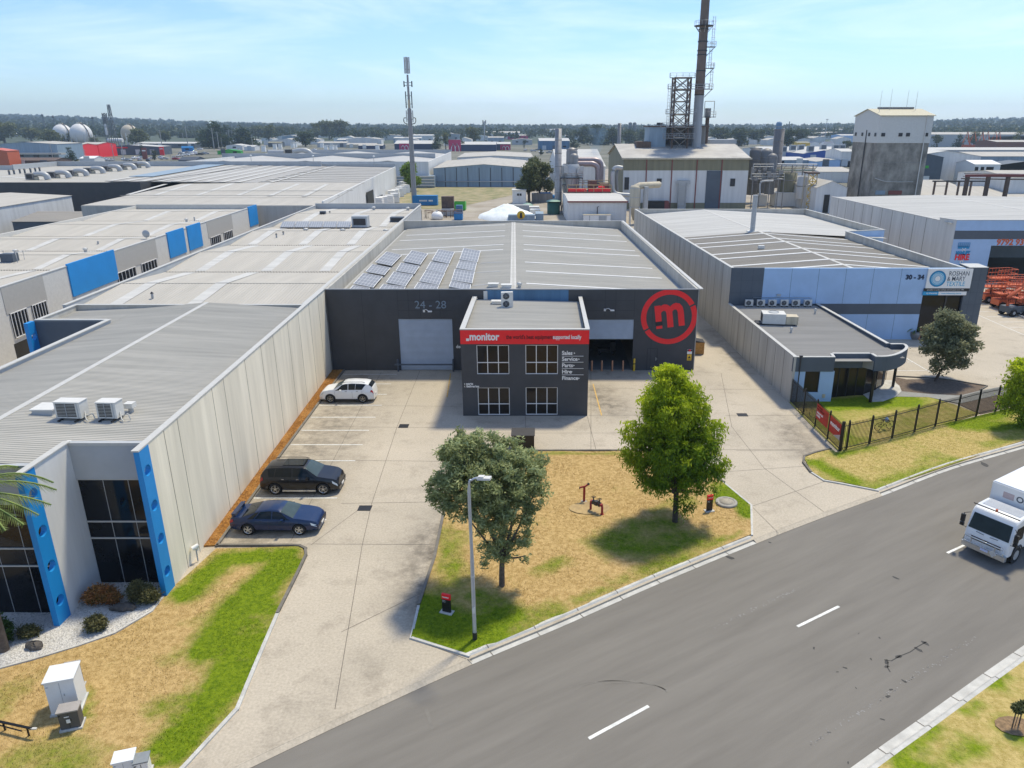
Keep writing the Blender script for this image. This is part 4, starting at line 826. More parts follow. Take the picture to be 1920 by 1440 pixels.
b=MB();b.box((0,0,.62),(2.1,1.5,.95));b.build('casing',M['offwhite'],t);b=MB();b.box((1.65,-.1,.5),(1.1,1.1,.75));b.build('duct_box',M['tan'],t)
b=MB();b.lathe([(0,1.12),(.42,1.12),(.45,1.1)],(0,.1,0),24);b.lathe([(.5,1.14),(.5,1.09)],(0,.1,0),24);b.build('top_fan',M['greyp'],t)
b=MB()
for k in range(7):b.box((-1.06,-.5+.17*k,.62),(.02,.1,.7))
b.build('grille',M['dark'],t);b=MB();b.box((.2,0,.07),(3.6,1.2,.14));b.build('skid',M['dark'],t)
whirly(1528,588,LH-.2,'small round vent near the right parapet of the low ribbed roof',.12);whirly(1483,624,LH-.3,'small round vent in the middle of the low ribbed roof',.12)
p=G(1415.5,688);g0=G(1396,669);t=thing('gate','dark metal gate leaf standing open against the grey panel wall','gate',(p.x-.12,p.y,0));b=MB();A_=Vector((p.x-.12,p.y));B_=Vector((g0.x-.12,g0.y));L_=(B_-A_).length
for k in range(9):v=A_.lerp(B_,k/8);b.cyl((v.x,v.y,.1),(v.x,v.y,2.0),.03 if k in(0,8)else .014,n=6)
for z in(.15,1.05,1.95):b.tube([(A_.x,A_.y,z),(B_.x,B_.y,z)],.025,5)
b.build('bars',M['black'],t,world=True);b=MB();b.quad((A_.x+.03,A_.y,.15),(B_.x+.03,B_.y,.15),(B_.x+.03,B_.y,1.95),(A_.x+.03,A_.y,1.95));b.build('mesh_sheet',M['slate'],t,world=True)
# ---------------- B: hire company building further right
HB=8.9;pB=ray(1800,413);YBb=(HB-H)/pB[2]*pB[1]
T=thing('hire_warehouse','tall pale panel warehouse with a blue front, dark band and wide open bay','warehouse',(60,YBb,0))
bl=P(1794.7,412.6,YBb).x;k1=XY(1769.6,415,HB-.35);k0=XY(1559,369,HB-.35)
mb=MB();mb.wall((bl-.1,YBb),(k1[0],k1[1]+1.2),-.1,HB,.25,side=-1);mb.wall((k1[0],k1[1]+1.2),k0,-.1,HB-.35,.25,side=-1);mb.wall(k0,(k0[0]+40,k0[1]),-.1,HB-.35,.25);mb.build('side_wall',mat('pale_panel_wall',(.58,.58,.56),rough=.8,c2=(.44,.44,.43),scale=.9,streak=True,ramp=(.3,.62)),T,world=True)
mb=MB()
for k in range(1,11):v=Vector((k1[0],k1[1]+1.2)).lerp(Vector(k0),k/11);mb.box((v.x,v.y,HB/2-.2),(.02,.09,HB-.4))
mb.each('panel_joint',M['joint'],T,world=True)
dl=P(1858.5,461,YBb).x;dt=P(1870,460.5,YBb).z;zz=[P(1850,v,YBb).z for v in(432.5,448.5)]
mb=MB();mb.bx(bl,dl,YBb,YBb+.3,-.1,zz[1]);mb.bx(bl,92,YBb,YBb+.3,zz[0],HB);mb.bx(dl,77,YBb,YBb+.3,dt,zz[1]);mb.bx(77,92,YBb,YBb+.3,-.1,zz[1]);mb.build('front_wall',M['ltblue'],T,world=True)
mb=MB();mb.bx(bl-.003,92,YBb-.01,YBb+.297,zz[1],zz[0]);mb.build('grey_band',M['slate'],T,world=True)
mb=MB();mb.bx(bl,92,YBb+22,YBb+22.2,0,HB-.5);mb.bx(bl+.3,bl+.5,YBb+.3,YBb+22,0,HB-.5);mb.build('inner_wall',M['greyp'],T,world=True)
mb=MB();mb.bx(dl,77,YBb+.3,YBb+22,-.03,.015);mb.build('inner_floor',M['asphalt'],T,world=True)
mb=MB();mb.bx(bl-.1,92,YBb-.05,YBb+.3,HB,HB+.07);mb.wall((bl-.2,YBb+.3),(k1[0]-.05,k1[1]+1.2),HB,HB+.07,.35,side=-1);mb.wall((k1[0]-.05,k1[1]+1.2),k0,HB-.35,HB-.28,.35,side=-1);mb.build('parapet_capping',M['cap'],T,world=True)
mb=MB();e0=P3(k1[0]+.3,YBb+.35,HB-.45);e1=P3(k0[0]+.3,k0[1],HB-.45);r0=P3(e0.x+19,YBb+.35,HB-.03);r1=P3(e1.x+19,k0[1],HB-.03);f0=P3(e0.x+38,YBb+.35,HB-.45);f1=P3(e1.x+38,k0[1],HB-.45)
corr(mb,e0,e1,r0,r1,.4,.04);corr(mb,f0,f1,r0,r1,.4,.04);mb.build('roof',M['roofw'],T,world=True);mb=MB();mb.slab([r0-P3(.3,0,-.05),r1-P3(.3,0,-.05),r1+P3(.3,0,.05),r0+P3(.3,0,.05)],.05);mb.build('ridge_capping',M['roofw'],T,world=True)
txt_on(T,'9792 9399',1868.5,454.5,YBb,1.15,M['orange'],'phone_number',.045,sx=1.02,y_=.03)
t=thing('hire_sign','blue and red hire company lettering with a scissor lift picture on the blue wall','sign',(P(1793,480,YBb).x,YBb-.03,P(1793,480,YBb).z));sb=mat('sign_hire_blue',(.02,.26,.52));sw=M['white']
def onB(px,py):v=P(px,py,YBb);return v.x,v.z
b=MB();x0_,z0_=onB(1796,463);x1_,z1_=onB(1819,455);
for k in range(4):b.bx(x0_,x1_,YBb-.04,YBb-.01,z0_+(z1_-z0_)*k/3.2,z0_+(z1_-z0_)*k/3.2+.05)
for k in range(7):x=x0_+(x1_-x0_)*k/6;b.bx(x-.03,x+.03,YBb-.04,YBb-.01,z0_,z1_)
b.bx(x0_,x1_,YBb-.04,YBb-.01,z0_-.25,z0_+.1);b.build('platform_picture',sb,t,world=True)
b=MB();xa,za=onB(1803,471);xb,zb_=onB(1811,465)
for(p0,p1)in(((xa,za),(xb,zb_)),((xb,za),(xa,zb_))):b.tube([(p0[0],YBb-.03,p0[1]),(p1[0],YBb-.03,p1[1])],.05,5)
b.build('scissor_picture',sw,t,world=True)
x,z=onB(1792,474.5);text('lettering','MANLIFT',(x,YBb-.04,z),.68,sb,t,weight=.05,sx=.72);x,z=onB(1790,482.5);text('lettering','HIRE',(x,YBb-.04,z),1.15,M['red'],t,weight=.05,sx=.85)
b=MB();x,z=onB(1802.5,491);n_=14
for i in range(n_):a0,a1=2*math.pi*i/n_,2*math.pi*(i+1)/n_;b.add([(x+.25*math.cos(a0),YBb-.03,z+.25*math.sin(a0)),(x+.25*math.cos(a1),YBb-.03,z+.25*math.sin(a1)),(x+.14*math.cos(a1),YBb-.03,z+.14*math.sin(a1)),(x+.14*math.cos(a0),YBb-.03,z+.14*math.sin(a0))],[(0,3,2,1)])
b.build('nut_picture',sw,t,world=True);b=MB();x,z=onB(1803,499);b.bx(x-.7,x+.7,YBb-.03,YBb-.01,z-.8,z+.15);b.cyl((x,YBb-.035,z+.1),(x,YBb-.01,z+.1),.4,n=16);b.build('machine_picture',sb,t,world=True)
# ---------------- L1: pale panel office-warehouse with blue fins (left foreground)
T=None
c1=XY(328,1100,0);YG1=XY(230,1097,0)[1];LZ1=P(279,833,c1[1]).z
YG2=XY(60,1154,0)[1];bayL=XY(180,1098,0)[0];f2=XY(131,1155,0)
endp=(XY(624,696,0)[0]-.06,YF-.25)
yb=XY(380,572,LZ1)[1]
T=thing('panel_warehouse','pale panel warehouse in the left foreground with bright blue punched fins','warehouse',(c1[0],c1[1],0))
RX=lambda y:c1[0]+(endp[0]-c1[0])*(y-c1[1])/(endp[1]-c1[1])
mb=MB();mb.wall((c1[0],c1[1]),(RX(yb),yb),-.1,LZ1,.2,side=1);mb.wall((RX(yb),yb),endp,-.1,LZ1-.003,.2,side=1);mb.build('side_wall',M['white_wall'],T,world=True)
mb=MB()
for i,(px,py)in enumerate(((365,1065),(404,1035),(424,957),(442,931),(478,882),(506,845),(530,817),(553,783),(572,758),(590,733),(605,712))):
 y=XY(px,py,0)[1];x=RX(y);mb.box((x+.002,y,LZ1/2),(.008,.035,LZ1-.02))
mb.each('panel_joint',M['joint'],T,world=True)
mb=MB();mb.wall((c1[0]+.05,c1[1]-.9),(endp[0]+.05,endp[1]),LZ1,LZ1+.07,.34,side=1);mb.build('parapet_capping',M['cap'],T,world=True)
def fin(x,y0,y1,z0,z1,th,holes,r,parent):
 """slab in the YZ plane with round holes, fins run front to back"""
 n_=20;mb=MB();
 zc=[h_ for h_ in holes];ym=(y0+y1)/2
 pts=[Vector((y0,z0)),Vector((y1,z0)),Vector((y1,z1)),Vector((y0,z1))];edges=[(0,1),(1,2),(2,3),(3,0)]
 loops=[]
 for h_ in zc:
  b=len(pts);loops.append((b,h_))
  for i in range(n_):a=2*math.pi*i/n_;pts.append(Vector((ym+r*math.cos(a),h_+r*math.sin(a))));edges.append((b+i,b+(i+1)%n_))
 v,e,f,*_=delaunay_2d_cdt(pts,edges,[],0,1e-5)
 fs=[t_ for t_ in f if not any((sum((v[i]for i in t_),Vector((0,0)))/3-Vector((ym,h_))).length<r*.97 for h_ in zc)]
 A=[(x-th/2,p[0],p[1])for p in v];B=[(x+th/2,p[0],p[1])for p in v];n=len(v)
 mb.add(A+B,[tuple(reversed(t_))if(v[t_[1]]-v[t_[0]]).cross(v[t_[2]]-v[t_[0]])>0 else tuple(t_)for t_ in f if t_ in fs]+[tuple(i+n for i in t_)if(v[t_[1]]-v[t_[0]]).cross(v[t_[2]]-v[t_[0]])>0 else tuple(i+n for i in reversed(t_))for t_ in fs])
 mb.add([(x-th/2,y0,z0),(x+th/2,y0,z0),(x+th/2,y0,z1),(x-th/2,y0,z1)],[(0,1,2,3)])
 mb.add([(x-th/2,y1,z0),(x+th/2,y1,z0),(x+th/2,y1,z1),(x-th/2,y1,z1)],[(1,0,3,2)])
 mb.add([(x-th/2,y0,z1),(x+th/2,y0,z1),(x+th/2,y1,z1),(x-th/2,y1,z1)],[(0,1,2,3)])
 for b,h_ in loops:
  ring=[(ym+r*math.cos(2*math.pi*i/n_),h_+r*math.sin(2*math.pi*i/n_))for i in range(n_)]
  mb.add([(x-th/2,p[0],p[1])for p in ring]+[(x+th/2,p[0],p[1])for p in ring],[(i,n_+i,n_+(i+1)%n_,(i+1)%n_)for i in range(n_)])
 return mb.build('fin',M['blue'],parent,world=True)
hz=[LZ1*f_ for f_ in(.155,.39,.62,.855)]
fin(c1[0]-.1,c1[1]-.85,c1[1]-.002,0,LZ1-.002,.26,hz,.27,T)
pan_x=(bayL+f2[0])/2+.02
fin(pan_x,f2[1]-.85,f2[1]-.002,0,LZ1-.002,.26,hz,.27,T)
mb=MB();mb.bx(pan_x-.1,pan_x+.1,f2[1],YG1+.3,-.05,LZ1);mb.build('return_wall',M['bwhite_wall'],T,world=True)
mb=MB();mb.bx(pan_x-.16,pan_x+.16,f2[1]-.88,YG1+.1,LZ1,LZ1+.06);mb.build('parapet_capping',M['cap'],T,world=True)
hb=P(200,898.5,YG1).z
for(x0,x1,yg)in((pan_x+.1,c1[0]-.2,YG1),(pan_x-6.2,pan_x-.1,YG2)):
 mb=MB();mb.bx(x0,x1,yg-.02,yg+.25,hb,LZ1);mb.build('header_wall',M['greyp'],T,world=True)
 mb=MB();mb.bx(x0,x1,yg-.06,yg-.02,LZ1-.12,LZ1+.03);mb.build('eave_flashing',M['cap'],T,world=True)
 g_=MB();g_.bx(x0,x1,yg+.1,yg+.14,0,hb);g_.build('glazing',M['glass'],T,world=True)
 mb=MB()
 za=P(200,979,YG1).z;zb2=P(200,1010,YG1).z
 for z in(hb-.03,za,zb2,.03):mb.bx(x0,x1,yg+.03,yg+.10,z-.03,z+.03)
 mb.build('transom',M['cap'],T,world=True);mb=MB();n=3 if x1-x0<4 else 5
 for k in range(1,n):x=x0+(x1-x0)*k/n;mb.bx(x-.012,x+.012,yg+.08,yg+.10,0,hb)
 mb.build('mullion',M['galv'],T,world=True)
ey=LZ1-.25;rz_=LZ1+.2;rgx0=XY(117,720,rz_)[0];rgx1=XY(380,572.5,rz_)[0]
lxw=(XY(0,695,LZ1)[0]+XY(197.5,600,LZ1)[0])/2;yj=XY(197.5,600,LZ1)[1];ll=XY(147.5,570,LZ1)[0]
yf1,yf2=YG1+.2,YG2+.2
mb=MB()
ridge=lambda y:Vector((rgx0+(rgx1-rgx0)*(y-38)/18.6,y,rz_))
def on_r(x,y):
 r=ridge(y);e=RX(y)if x>r.x else lxw;return Vector((x,y,rz_+(ey-rz_)*min(1,abs(x-r.x)/abs(e-r.x))))
corr(mb,on_r(RX(yf1)-.2,yf1),on_r(RX(yb)-.2,yb),ridge(yf1),ridge(yb),.2,.032)
corr(mb,on_r(pan_x,yf2),on_r(pan_x,yf1),ridge(yf2),ridge(yf1),.2,.032)
corr(mb,on_r(lxw+.2,yf2),on_r(lxw+.2,yb),ridge(yf2),ridge(yb),.2,.032)
corr(mb,Vector((ll,yj,ey-.2)),Vector((ll,yb,ey-.2)),on_r(lxw+.2,yj),on_r(lxw+.2,yb),.2,.032)
mb.build('roof',M['roof1'],T,world=True)
mb=MB();mb.slab([ridge(yf2)+P3(-.17,0,.04),ridge(yb)+P3(-.17,0,.04),ridge(yb)+P3(.17,0,.04),ridge(yf2)+P3(.17,0,.04)],.04);mb.build('ridge_capping',M['cap'],T,world=True)
mb=MB();mb.wall((lxw,YG2-1),(lxw,yj),-.1,LZ1,.22);mb.wall((lxw+.1,yj),(ll-.1,yj),-.1,LZ1-.003,.22);mb.build('west_parapet',M['greyp'],T,world=True)
mb=MB();mb.wall((ll,yb),(RX(yb)-.2,yb),-.1,LZ1,.2,z1b=LZ1);mb.wall((ll,yj+.1),(ll,yb),-.1,LZ1-.003,.2);mb.build('rear_parapet',M['grey_wall'],T,world=True)
mb=MB();mb.wall((lxw,YG2-1),(lxw,yj+.1),LZ1,LZ1+.06,.34);mb.wall((lxw-.17,yj),(ll-.15,yj),LZ1-.003,LZ1+.058,.30);mb.wall((ll-.1,yb),(RX(yb)-.2,yb),LZ1,LZ1+.06,.3);mb.wall((ll,yj+.15),(ll,yb-.15),LZ1-.003,LZ1+.05,.3);mb.build('parapet_capping',M['cap'],T,world=True)
fw_=XY(68,600,LZ1);mb=MB();mb.wall((fw_[0],fw_[1]-.2),(lxw-.12,fw_[1]-.2),-.1,LZ1-.01,.16);mb.build('grey_return_wall',M['slate'],T,world=True)
fin(fw_[0]-.1,fw_[1]-1.1,fw_[1]-.31,0,LZ1,.3,hz,.27,T)
mb=MB();mb.box((on_r(-24.6,37).x,37,on_r(-24.6,37).z),(.01,.01,.01));
for(px,py,w_,lb)in((138,783,1.5,'wider of two louvred condenser units on the ribbed roof in the left foreground'),(209,780,1.15,'narrower of two louvred condenser units on the ribbed roof in the left foreground')):
 p=G(px,py,LZ1+.1);p.z=on_r(p.x,p.y).z+.04;t=thing('condenser_unit',lb,'air conditioner',tuple(p),rad(-3));t.scale=(.86,)*3
 b=MB();b.box((0,0,.62),(w_,.72,.95));b.box((0,0,1.11),(w_+.06,.78,.04));b.build('casing',M['offwhite'],t)
 b=MB();
 for k in range(9):b.box((-.08,-.37,.27+.09*k),(w_-.38,.02,.055))
 b.build('louvres',M['dark'],t);b=MB();b.box((-.08,-.385,.62),(.03,.02,.85));b.box((w_/2-.16,-.37,.62),(.06,.03,.9));b.build('coil_frame',M['greyp'],t)
 b=MB();
 for s in(-1,1):b.box((s*w_*.33,0,.05),(.09,1.25,.09))
 b.build('skid',M['dark'],t);b=MB();b.tube(bez([(w_/2,-.1,.3),(w_/2+.25,-.1,.25),(w_/2+.5,-.1,.35),(w_/2+.6,-.1,0)],4),.03,6);b.tube(bez([(w_/2,0,.45),(w_/2+.2,-.3,.15),(w_/2+.35,-.4,.02)],4),.035,6);b.build('pipe',M['cap'],t)
p=G(91,773,LZ1+.1);p.z=on_r(p.x,p.y).z;t=thing('roof_hatch','flat white roof hatch left of the louvred condensers','roof hatch',tuple(p));b=MB();b.box((0,0,.12),(1.0,.95,.3));b.build('upstand',M['greyp'],t);b=MB();b.box((0,0,.3),(1.15,1.05,.06));b.build('lid',M['offwhite'],t)
p=G(245,766,LZ1+.1);p.z=on_r(p.x,p.y).z;t=thing('roof_vent','small square cowl vent right of the louvred condensers','roof vent',tuple(p));b=MB();b.cyl((0,0,0),(0,0,.3),.12,n=10);b.build('throat',M['galv'],t);b=MB();b.box((0,0,.4),(.42,.42,.25));b.build('cowl',M['offwhite'],t)
p=G(371,1050,.1);t=thing('garden_light','white headed light on a short post by the foot of the pale panel wall','garden light',(p.x,p.y,.05));b=MB();b.cyl((0,0,0),(0,0,.75),.035,n=8);b.build('post',M['greyp'],t);b=MB();b.cyl((-.12,-.1,.78),(.12,.08,.9),.13,.10,n=14);b.box((.05,.05,.68),(.12,.1,.15));b.build('lamp_head',M['white'],t)
# ---------------- L2: terrace of pale-roofed units between the warehouse and the blue-panelled row
def units(name,lb,xl,xr,ys,zt,m,parent_y,grp=None):
 t=thing(name,lb,'warehouse',(0,ys[0],0));return t
xr=lambda y:FLX+(BL.x-FLX)*(y-YF)/(YB-YF)-1.7
xl2=lambda y:XY(147,567,7.3)[0]+(XY(605,382,7.3)[0]-XY(147,567,7.3)[0])*(y-60)/82
yy=[yb+.4,77.2,95.5,113.5,XY(700,386,7.4)[1]]
T=thing('unit_terrace','terrace of pale roofed factory units stepping back left of the charcoal warehouse','warehouse',(-30,yy[0],0))
for k in range(4):
 y0,y1=yy[k],yy[k+1];zl,zh=6.85,7.45;ym=y0+(y1-y0)*.5
 mb=MB()
 a=lambda x,y,z:Vector((x,y,z))
 corr(mb,a(xl2(y0),y0,zl),a(xr(y0)+1.5,y0,zl),a(xl2(ym),ym,zh),a(xr(ym)+1.5,ym,zh),.3,.03)
 corr(mb,a(xl2(ym),ym+.01,zh),a(xr(ym)+1.5,ym+.01,zh),a(xl2(y1),y1-.25,zl),a(xr(y1)+1.5,y1-.25,zl),.3,.03)
 mb.build('roof',M['roof2'],T,world=True)
 mb=MB();mb.bx(xl2(y1),xr(y1)+1.5,y1-.25,y1,0,zl-.25);mb.build('gutter',M['dark'],T,world=True)
 mb=MB();mb.bx(xl2(ym),xr(ym)+1.5,ym-.02,ym+.04,zh+.02,zh+.05);mb.build('ridge_line',mat('ridge_shade',(.26,.26,.24)),T,world=True)
 for i in range(3 if k else 2):
  f_=(.16,.52,.86)[i]if k%2==0 else(.20,.58,.92)[i]
  for(ya,yb2,za,zb2)in((y0+.3,ym-.1,zl,zh),(ym+.2,y1-.5,zh,zl)):
   m_=MB();xa=xl2(ya)*(1-f_)+(xr(ya))*f_;xb=xl2(yb2)*(1-f_)+(xr(yb2))*f_;skyl(m_,(xa,ya,za),(xb,yb2,zb2),1.1,.06);m_.build('skylight',M['roofw'],T,world=True)
mb=MB();mb.wall((xl2(yy[0]),yy[0]),(xl2(yy[-1]),yy[-1]),-.1,7.5,.2);mb.wall((xr(yy[0])+1.35,yy[0]),(xr(yy[-1])+1.35,yy[-1]),-.1,7.6,.2);mb.wall((xl2(yy[-1]),yy[-1]),(xr(yy[-1])+1.4,yy[-1]),-.1,7.8,.2);mb.build('parapet',M['greyp'],T,world=True)
mb=MB();mb.wall((xl2(yy[0]),yy[0]),(xl2(yy[-1]),yy[-1]),7.5,7.56,.3);mb.wall((xr(yy[0])+1.35,yy[0]),(xr(yy[-1])+1.35,yy[-1]),7.6,7.66,.3);mb.wall((xl2(yy[-1]),yy[-1]),(xr(yy[-1])+1.4,yy[-1]),7.8,7.86,.3);mb.build('parapet_capping',M['cap'],T,world=True)
for i,(px,py,lb)in enumerate(((574,435,'round ventilator on the pale units, leftmost of three behind the dark gutter line'),(643,436,'round ventilator on the pale units, middle of three behind the dark gutter line'),(724,437,'round ventilator on the pale units, rightmost of three near the warehouse parapet'),(701,393,'round ventilator on the farthest pale unit, left of two'),(765,394,'round ventilator on the farthest pale unit, right of two'))):whirly(px,py,7.1,lb,.35)
for i,(px,py,lb,s)in enumerate(((677,425,'big grey box cooler on the pale unit roofs near the warehouse parapet',(2.3,1.6,1.6)),(745,415,'dark low rooftop unit at the end of the parapet',(2.0,1.4,.7)),(606,405,'small dark condenser alone on a far pale unit roof',(.9,.7,.8)))):
 p=G(px,py,7.1);t=thing('rooftop_unit',lb,'air conditioner',(p.x,p.y,7.0));b=MB();b.box((0,0,s[2]/2+.1),s);b.build('casing',M['greyp']if i==0 else M['slate'],t);b=MB();b.box((0,-s[1]/2-.01,s[2]/2+.1),(s[0]*.8,.02,s[2]*.6));b.build('louvres',M['dark'],t);b=MB();b.box((0,0,.05),(s[0]+.4,s[1]+.2,.1));b.build('skid',M['dark'],t)
for k in range(5):
 q=[(525+26.5*k,426),(550.5+26.5*k,426),(555+26*k,415),(530+26*k,415)];pts=[G(u,v,7.35)for u,v in q];c_=sum(pts,Vector())/4
 t=thing('solar_array','flat solar panels on the far pale unit, '+['leftmost of five','second from the left of five','middle one of five','second from the right of five','rightmost of five by the box cooler'][k],'solar panel',(c_.x,c_.y,7.0),0,'flat solar panels on the pale unit roof');panel_mesh('panel',pts,t);b=MB();b.box((0,0,.15),(1.5,3,.1));b.build('rails',M['galv'],t)
for px,py,lb in((287,563,'short grey pipe vent near the front gutter of the pale unit roofs'),(519,448,'short pipe vent standing at a gutter line left of the warehouse'),(532,444,'thin pipe vent behind a gutter line of the pale units'),(619,404,'thin pipe vent beside the small dark condenser')):p=G(px,py,7.0);t=thing('pipe_vent',lb,'pipe vent',(p.x,p.y,6.9));b=MB();b.cyl((0,0,0),(0,0,.7),.11,n=8);b.build('pipe',M['galv'],t);b=MB();b.cyl((0,0,.7),(0,0,.85),.16,.05,n=8);b.build('cap',M['dark'],t)
# ---------------- L3: row with bright blue panels and strip windows
e0=Vector(XY(0,540,7.5));e1=Vector(XY(480,386,7.5));dirE=(e1-e0).normalized()
E=lambda y:e0+dirE*((y-e0.y)/dirE.y)
def yE(px,py):return XY(px,py,7.5)[1]
ys=[52,78,90.5,103,120.5,e1.y]
XL3=lambda y:-72.5-.02*(y-60)
T=thing('unit_row','row of cream factory units with bright blue panels and strip windows facing the lane','warehouse',(e0.x,e0.y,0))
for k in range(5):
 y0,y1=ys[k],ys[k+1];ym=(y0+y1)/2;zl,zh=6.9,7.45;mb=MB()
 corr(mb,(XL3(y0),y0,zl),(E(y0).x-.2,y0,zl),(XL3(ym),ym,zh),(E(ym).x-.2,ym,zh),.3,.03);corr(mb,(XL3(ym),ym+.01,zh),(E(ym).x-.2,ym+.01,zh),(XL3(y1),y1-.3,zl),(E(y1).x-.2,y1-.3,zl),.3,.03);mb.build('roof',M['roof2'],T,world=True)
 mb=MB();mb.bx(XL3(y1),E(y1).x-.3,y1-.3,y1,0,zl-.25);mb.build('gutter',M['dark'],T,world=True)
 mb=MB();mb.bx(XL3(ym),E(ym).x-.3,ym-.02,ym+.04,zh+.02,zh+.05);mb.build('ridge_line',MATS['ridge_shade'],T,world=True)
 for f_ in(.45,.82):
  for(ya,yb2,za,zb2)in((y0+.3,ym-.1,zl,zh),(ym+.2,y1-.5,zh,zl)):m_=MB();skyl(m_,(XL3(ya)*(1-f_)+E(ya).x*f_,ya,za),(XL3(yb2)*(1-f_)+E(yb2).x*f_,yb2,zb2),.9,.06);m_.build('skylight',M['roofw'],T,world=True)
mb=MB();mb.wall(E(ys[0]),E(ys[-1]),-.1,7.5,.3,side=1);mb.wall(E(ys[-1]),(XL3(ys[-1]),ys[-1]),-.1,7.7,.25);mb.wall((XL3(ys[0]),ys[0]),(XL3(ys[-1]),ys[-1]),-.1,7.5,.25);mb.build('wall',mat('cream_wall',(.60,.58,.53),rough=.8,var=.08),T,world=True)
mb=MB();mb.wall((E(ys[0]).x+.05,ys[0]),(E(ys[-1]).x+.05,ys[-1]),7.5,7.57,.4,side=1);mb.wall(E(ys[-1]),(XL3(ys[-1]),ys[-1]),7.7,7.76,.33);mb.build('parapet_capping',M['cap'],T,world=True)
def onE(y0,y1,z0,z1,m,name,off=.03,parent=T,th=.08):
 a,b=E(y0),E(y1);mb=MB();mb.wall((a.x+off,a.y),(b.x+off,b.y),z0,z1,th,side=1);return mb.build(name,m,parent,world=True)
for(pa,pb)in(((98,500),(195,472)),((305,440),(334,430)),((340,428),(369,420)),((462,391),(481,386))):
 y0,y1=yE(*pa),yE(*pb);onE(y0,y1,4.3,7.75,M['blue'],'blue_panel',.12,th=.2)
 n=2 if y1-y0>7 else 1
 for i in range(n):ya=y0+(y1-y0)*i/n+.4;yc=y0+(y1-y0)*(i+1)/n-.4;onE(ya,yc,0,4.2,M['rdoorw'],'roller_door',.02)
 if n==1:pass
for(pa,pb)in(((0,540),(80,515)),((212,474),(295,447)),((397,416),(445,401))):
 y0,y1=yE(*pa),yE(*pb);onE(y0,y1,5.0,7.42,mat('taupe_panel',(.42,.40,.36),rough=.75,var=.05),'taupe_panel',.04)
 for i in range(2):
  ya=y0+(y1-y0)*(.06+.52*i);yc=y0+(y1-y0)*(.44+.50*i);f_=onE(ya,yc,2.7,5.0,M['glass'],'window',.05)
  mb=MB()
  for q in range(6):y_=ya+(yc-ya)*q/5;v=E(y_);mb.box((v.x+.12,v.y,3.85),(.06,.045,2.3))
  for z in(2.7,5.0):mb.wall((E(ya).x+.14,ya),(E(yc).x+.14,yc),z-.04,z+.04,.06,side=1)
  fr=mb.build('window_frame',M['white'],T,world=True)
 if pa[0]==0:onE(y0,y1-1,0,2.2,M['glass'],'shopfront',.03)
for i,(px,py,lb)in enumerate(((30,476,'white round ventilator near the left edge of the cream unit roofs'),(161,473,'small round ventilator on a gutter line of the cream unit roofs'),(350,416,'small round ventilator on the second farthest cream unit'),(0,0,0))):
 if lb:whirly(px,py,7.1,lb,.25)
p=G(20,492,7.1);t=thing('rooftop_unit','grey evaporative cooler in a pipe guard frame at the left picture edge','air conditioner',(p.x,p.y,7.0));b=MB();b.box((0,0,.6),(1.4,1.0,1.0));b.build('casing',M['slate'],t);b=MB();
for x in(-1,1.2):b.tube([(x,-.6,0),(x,-.6,1.3),(x,.6,1.3),(x,.6,0)],.04,5)
b.box((0,0,.04),(3.4,1.6,.08));b.build('guard_frame',M['galv'],t)
p=G(274,448,7.5);t=thing('satellite_dish','grey satellite dish on the parapet between two blue panels','dish',(p.x,p.y,7.5));t.scale=(.7,)*3;b=MB();b.lathe([(0,0),(.3,.03),(.55,.12),(.7,.22)],(0,0,0),18,axis='Y');b.build('reflector',M['galv'],t).location=(0,0,.9);b=MB();b.cyl((0,.05,0),(0,.05,.9),.05,n=6);b.build('mast',M['galv'],t)
for px,py,lb in((185,461,'short pipe vent on the third cream unit roof'),(365,414,'short pipe vent on the farthest cream unit roof')):p=G(px,py,7.0);t=thing('pipe_vent',lb,'pipe vent',(p.x,p.y,6.9));b=MB();b.cyl((0,0,0),(0,0,.7),.11,n=8);b.build('pipe',M['galv'],t)
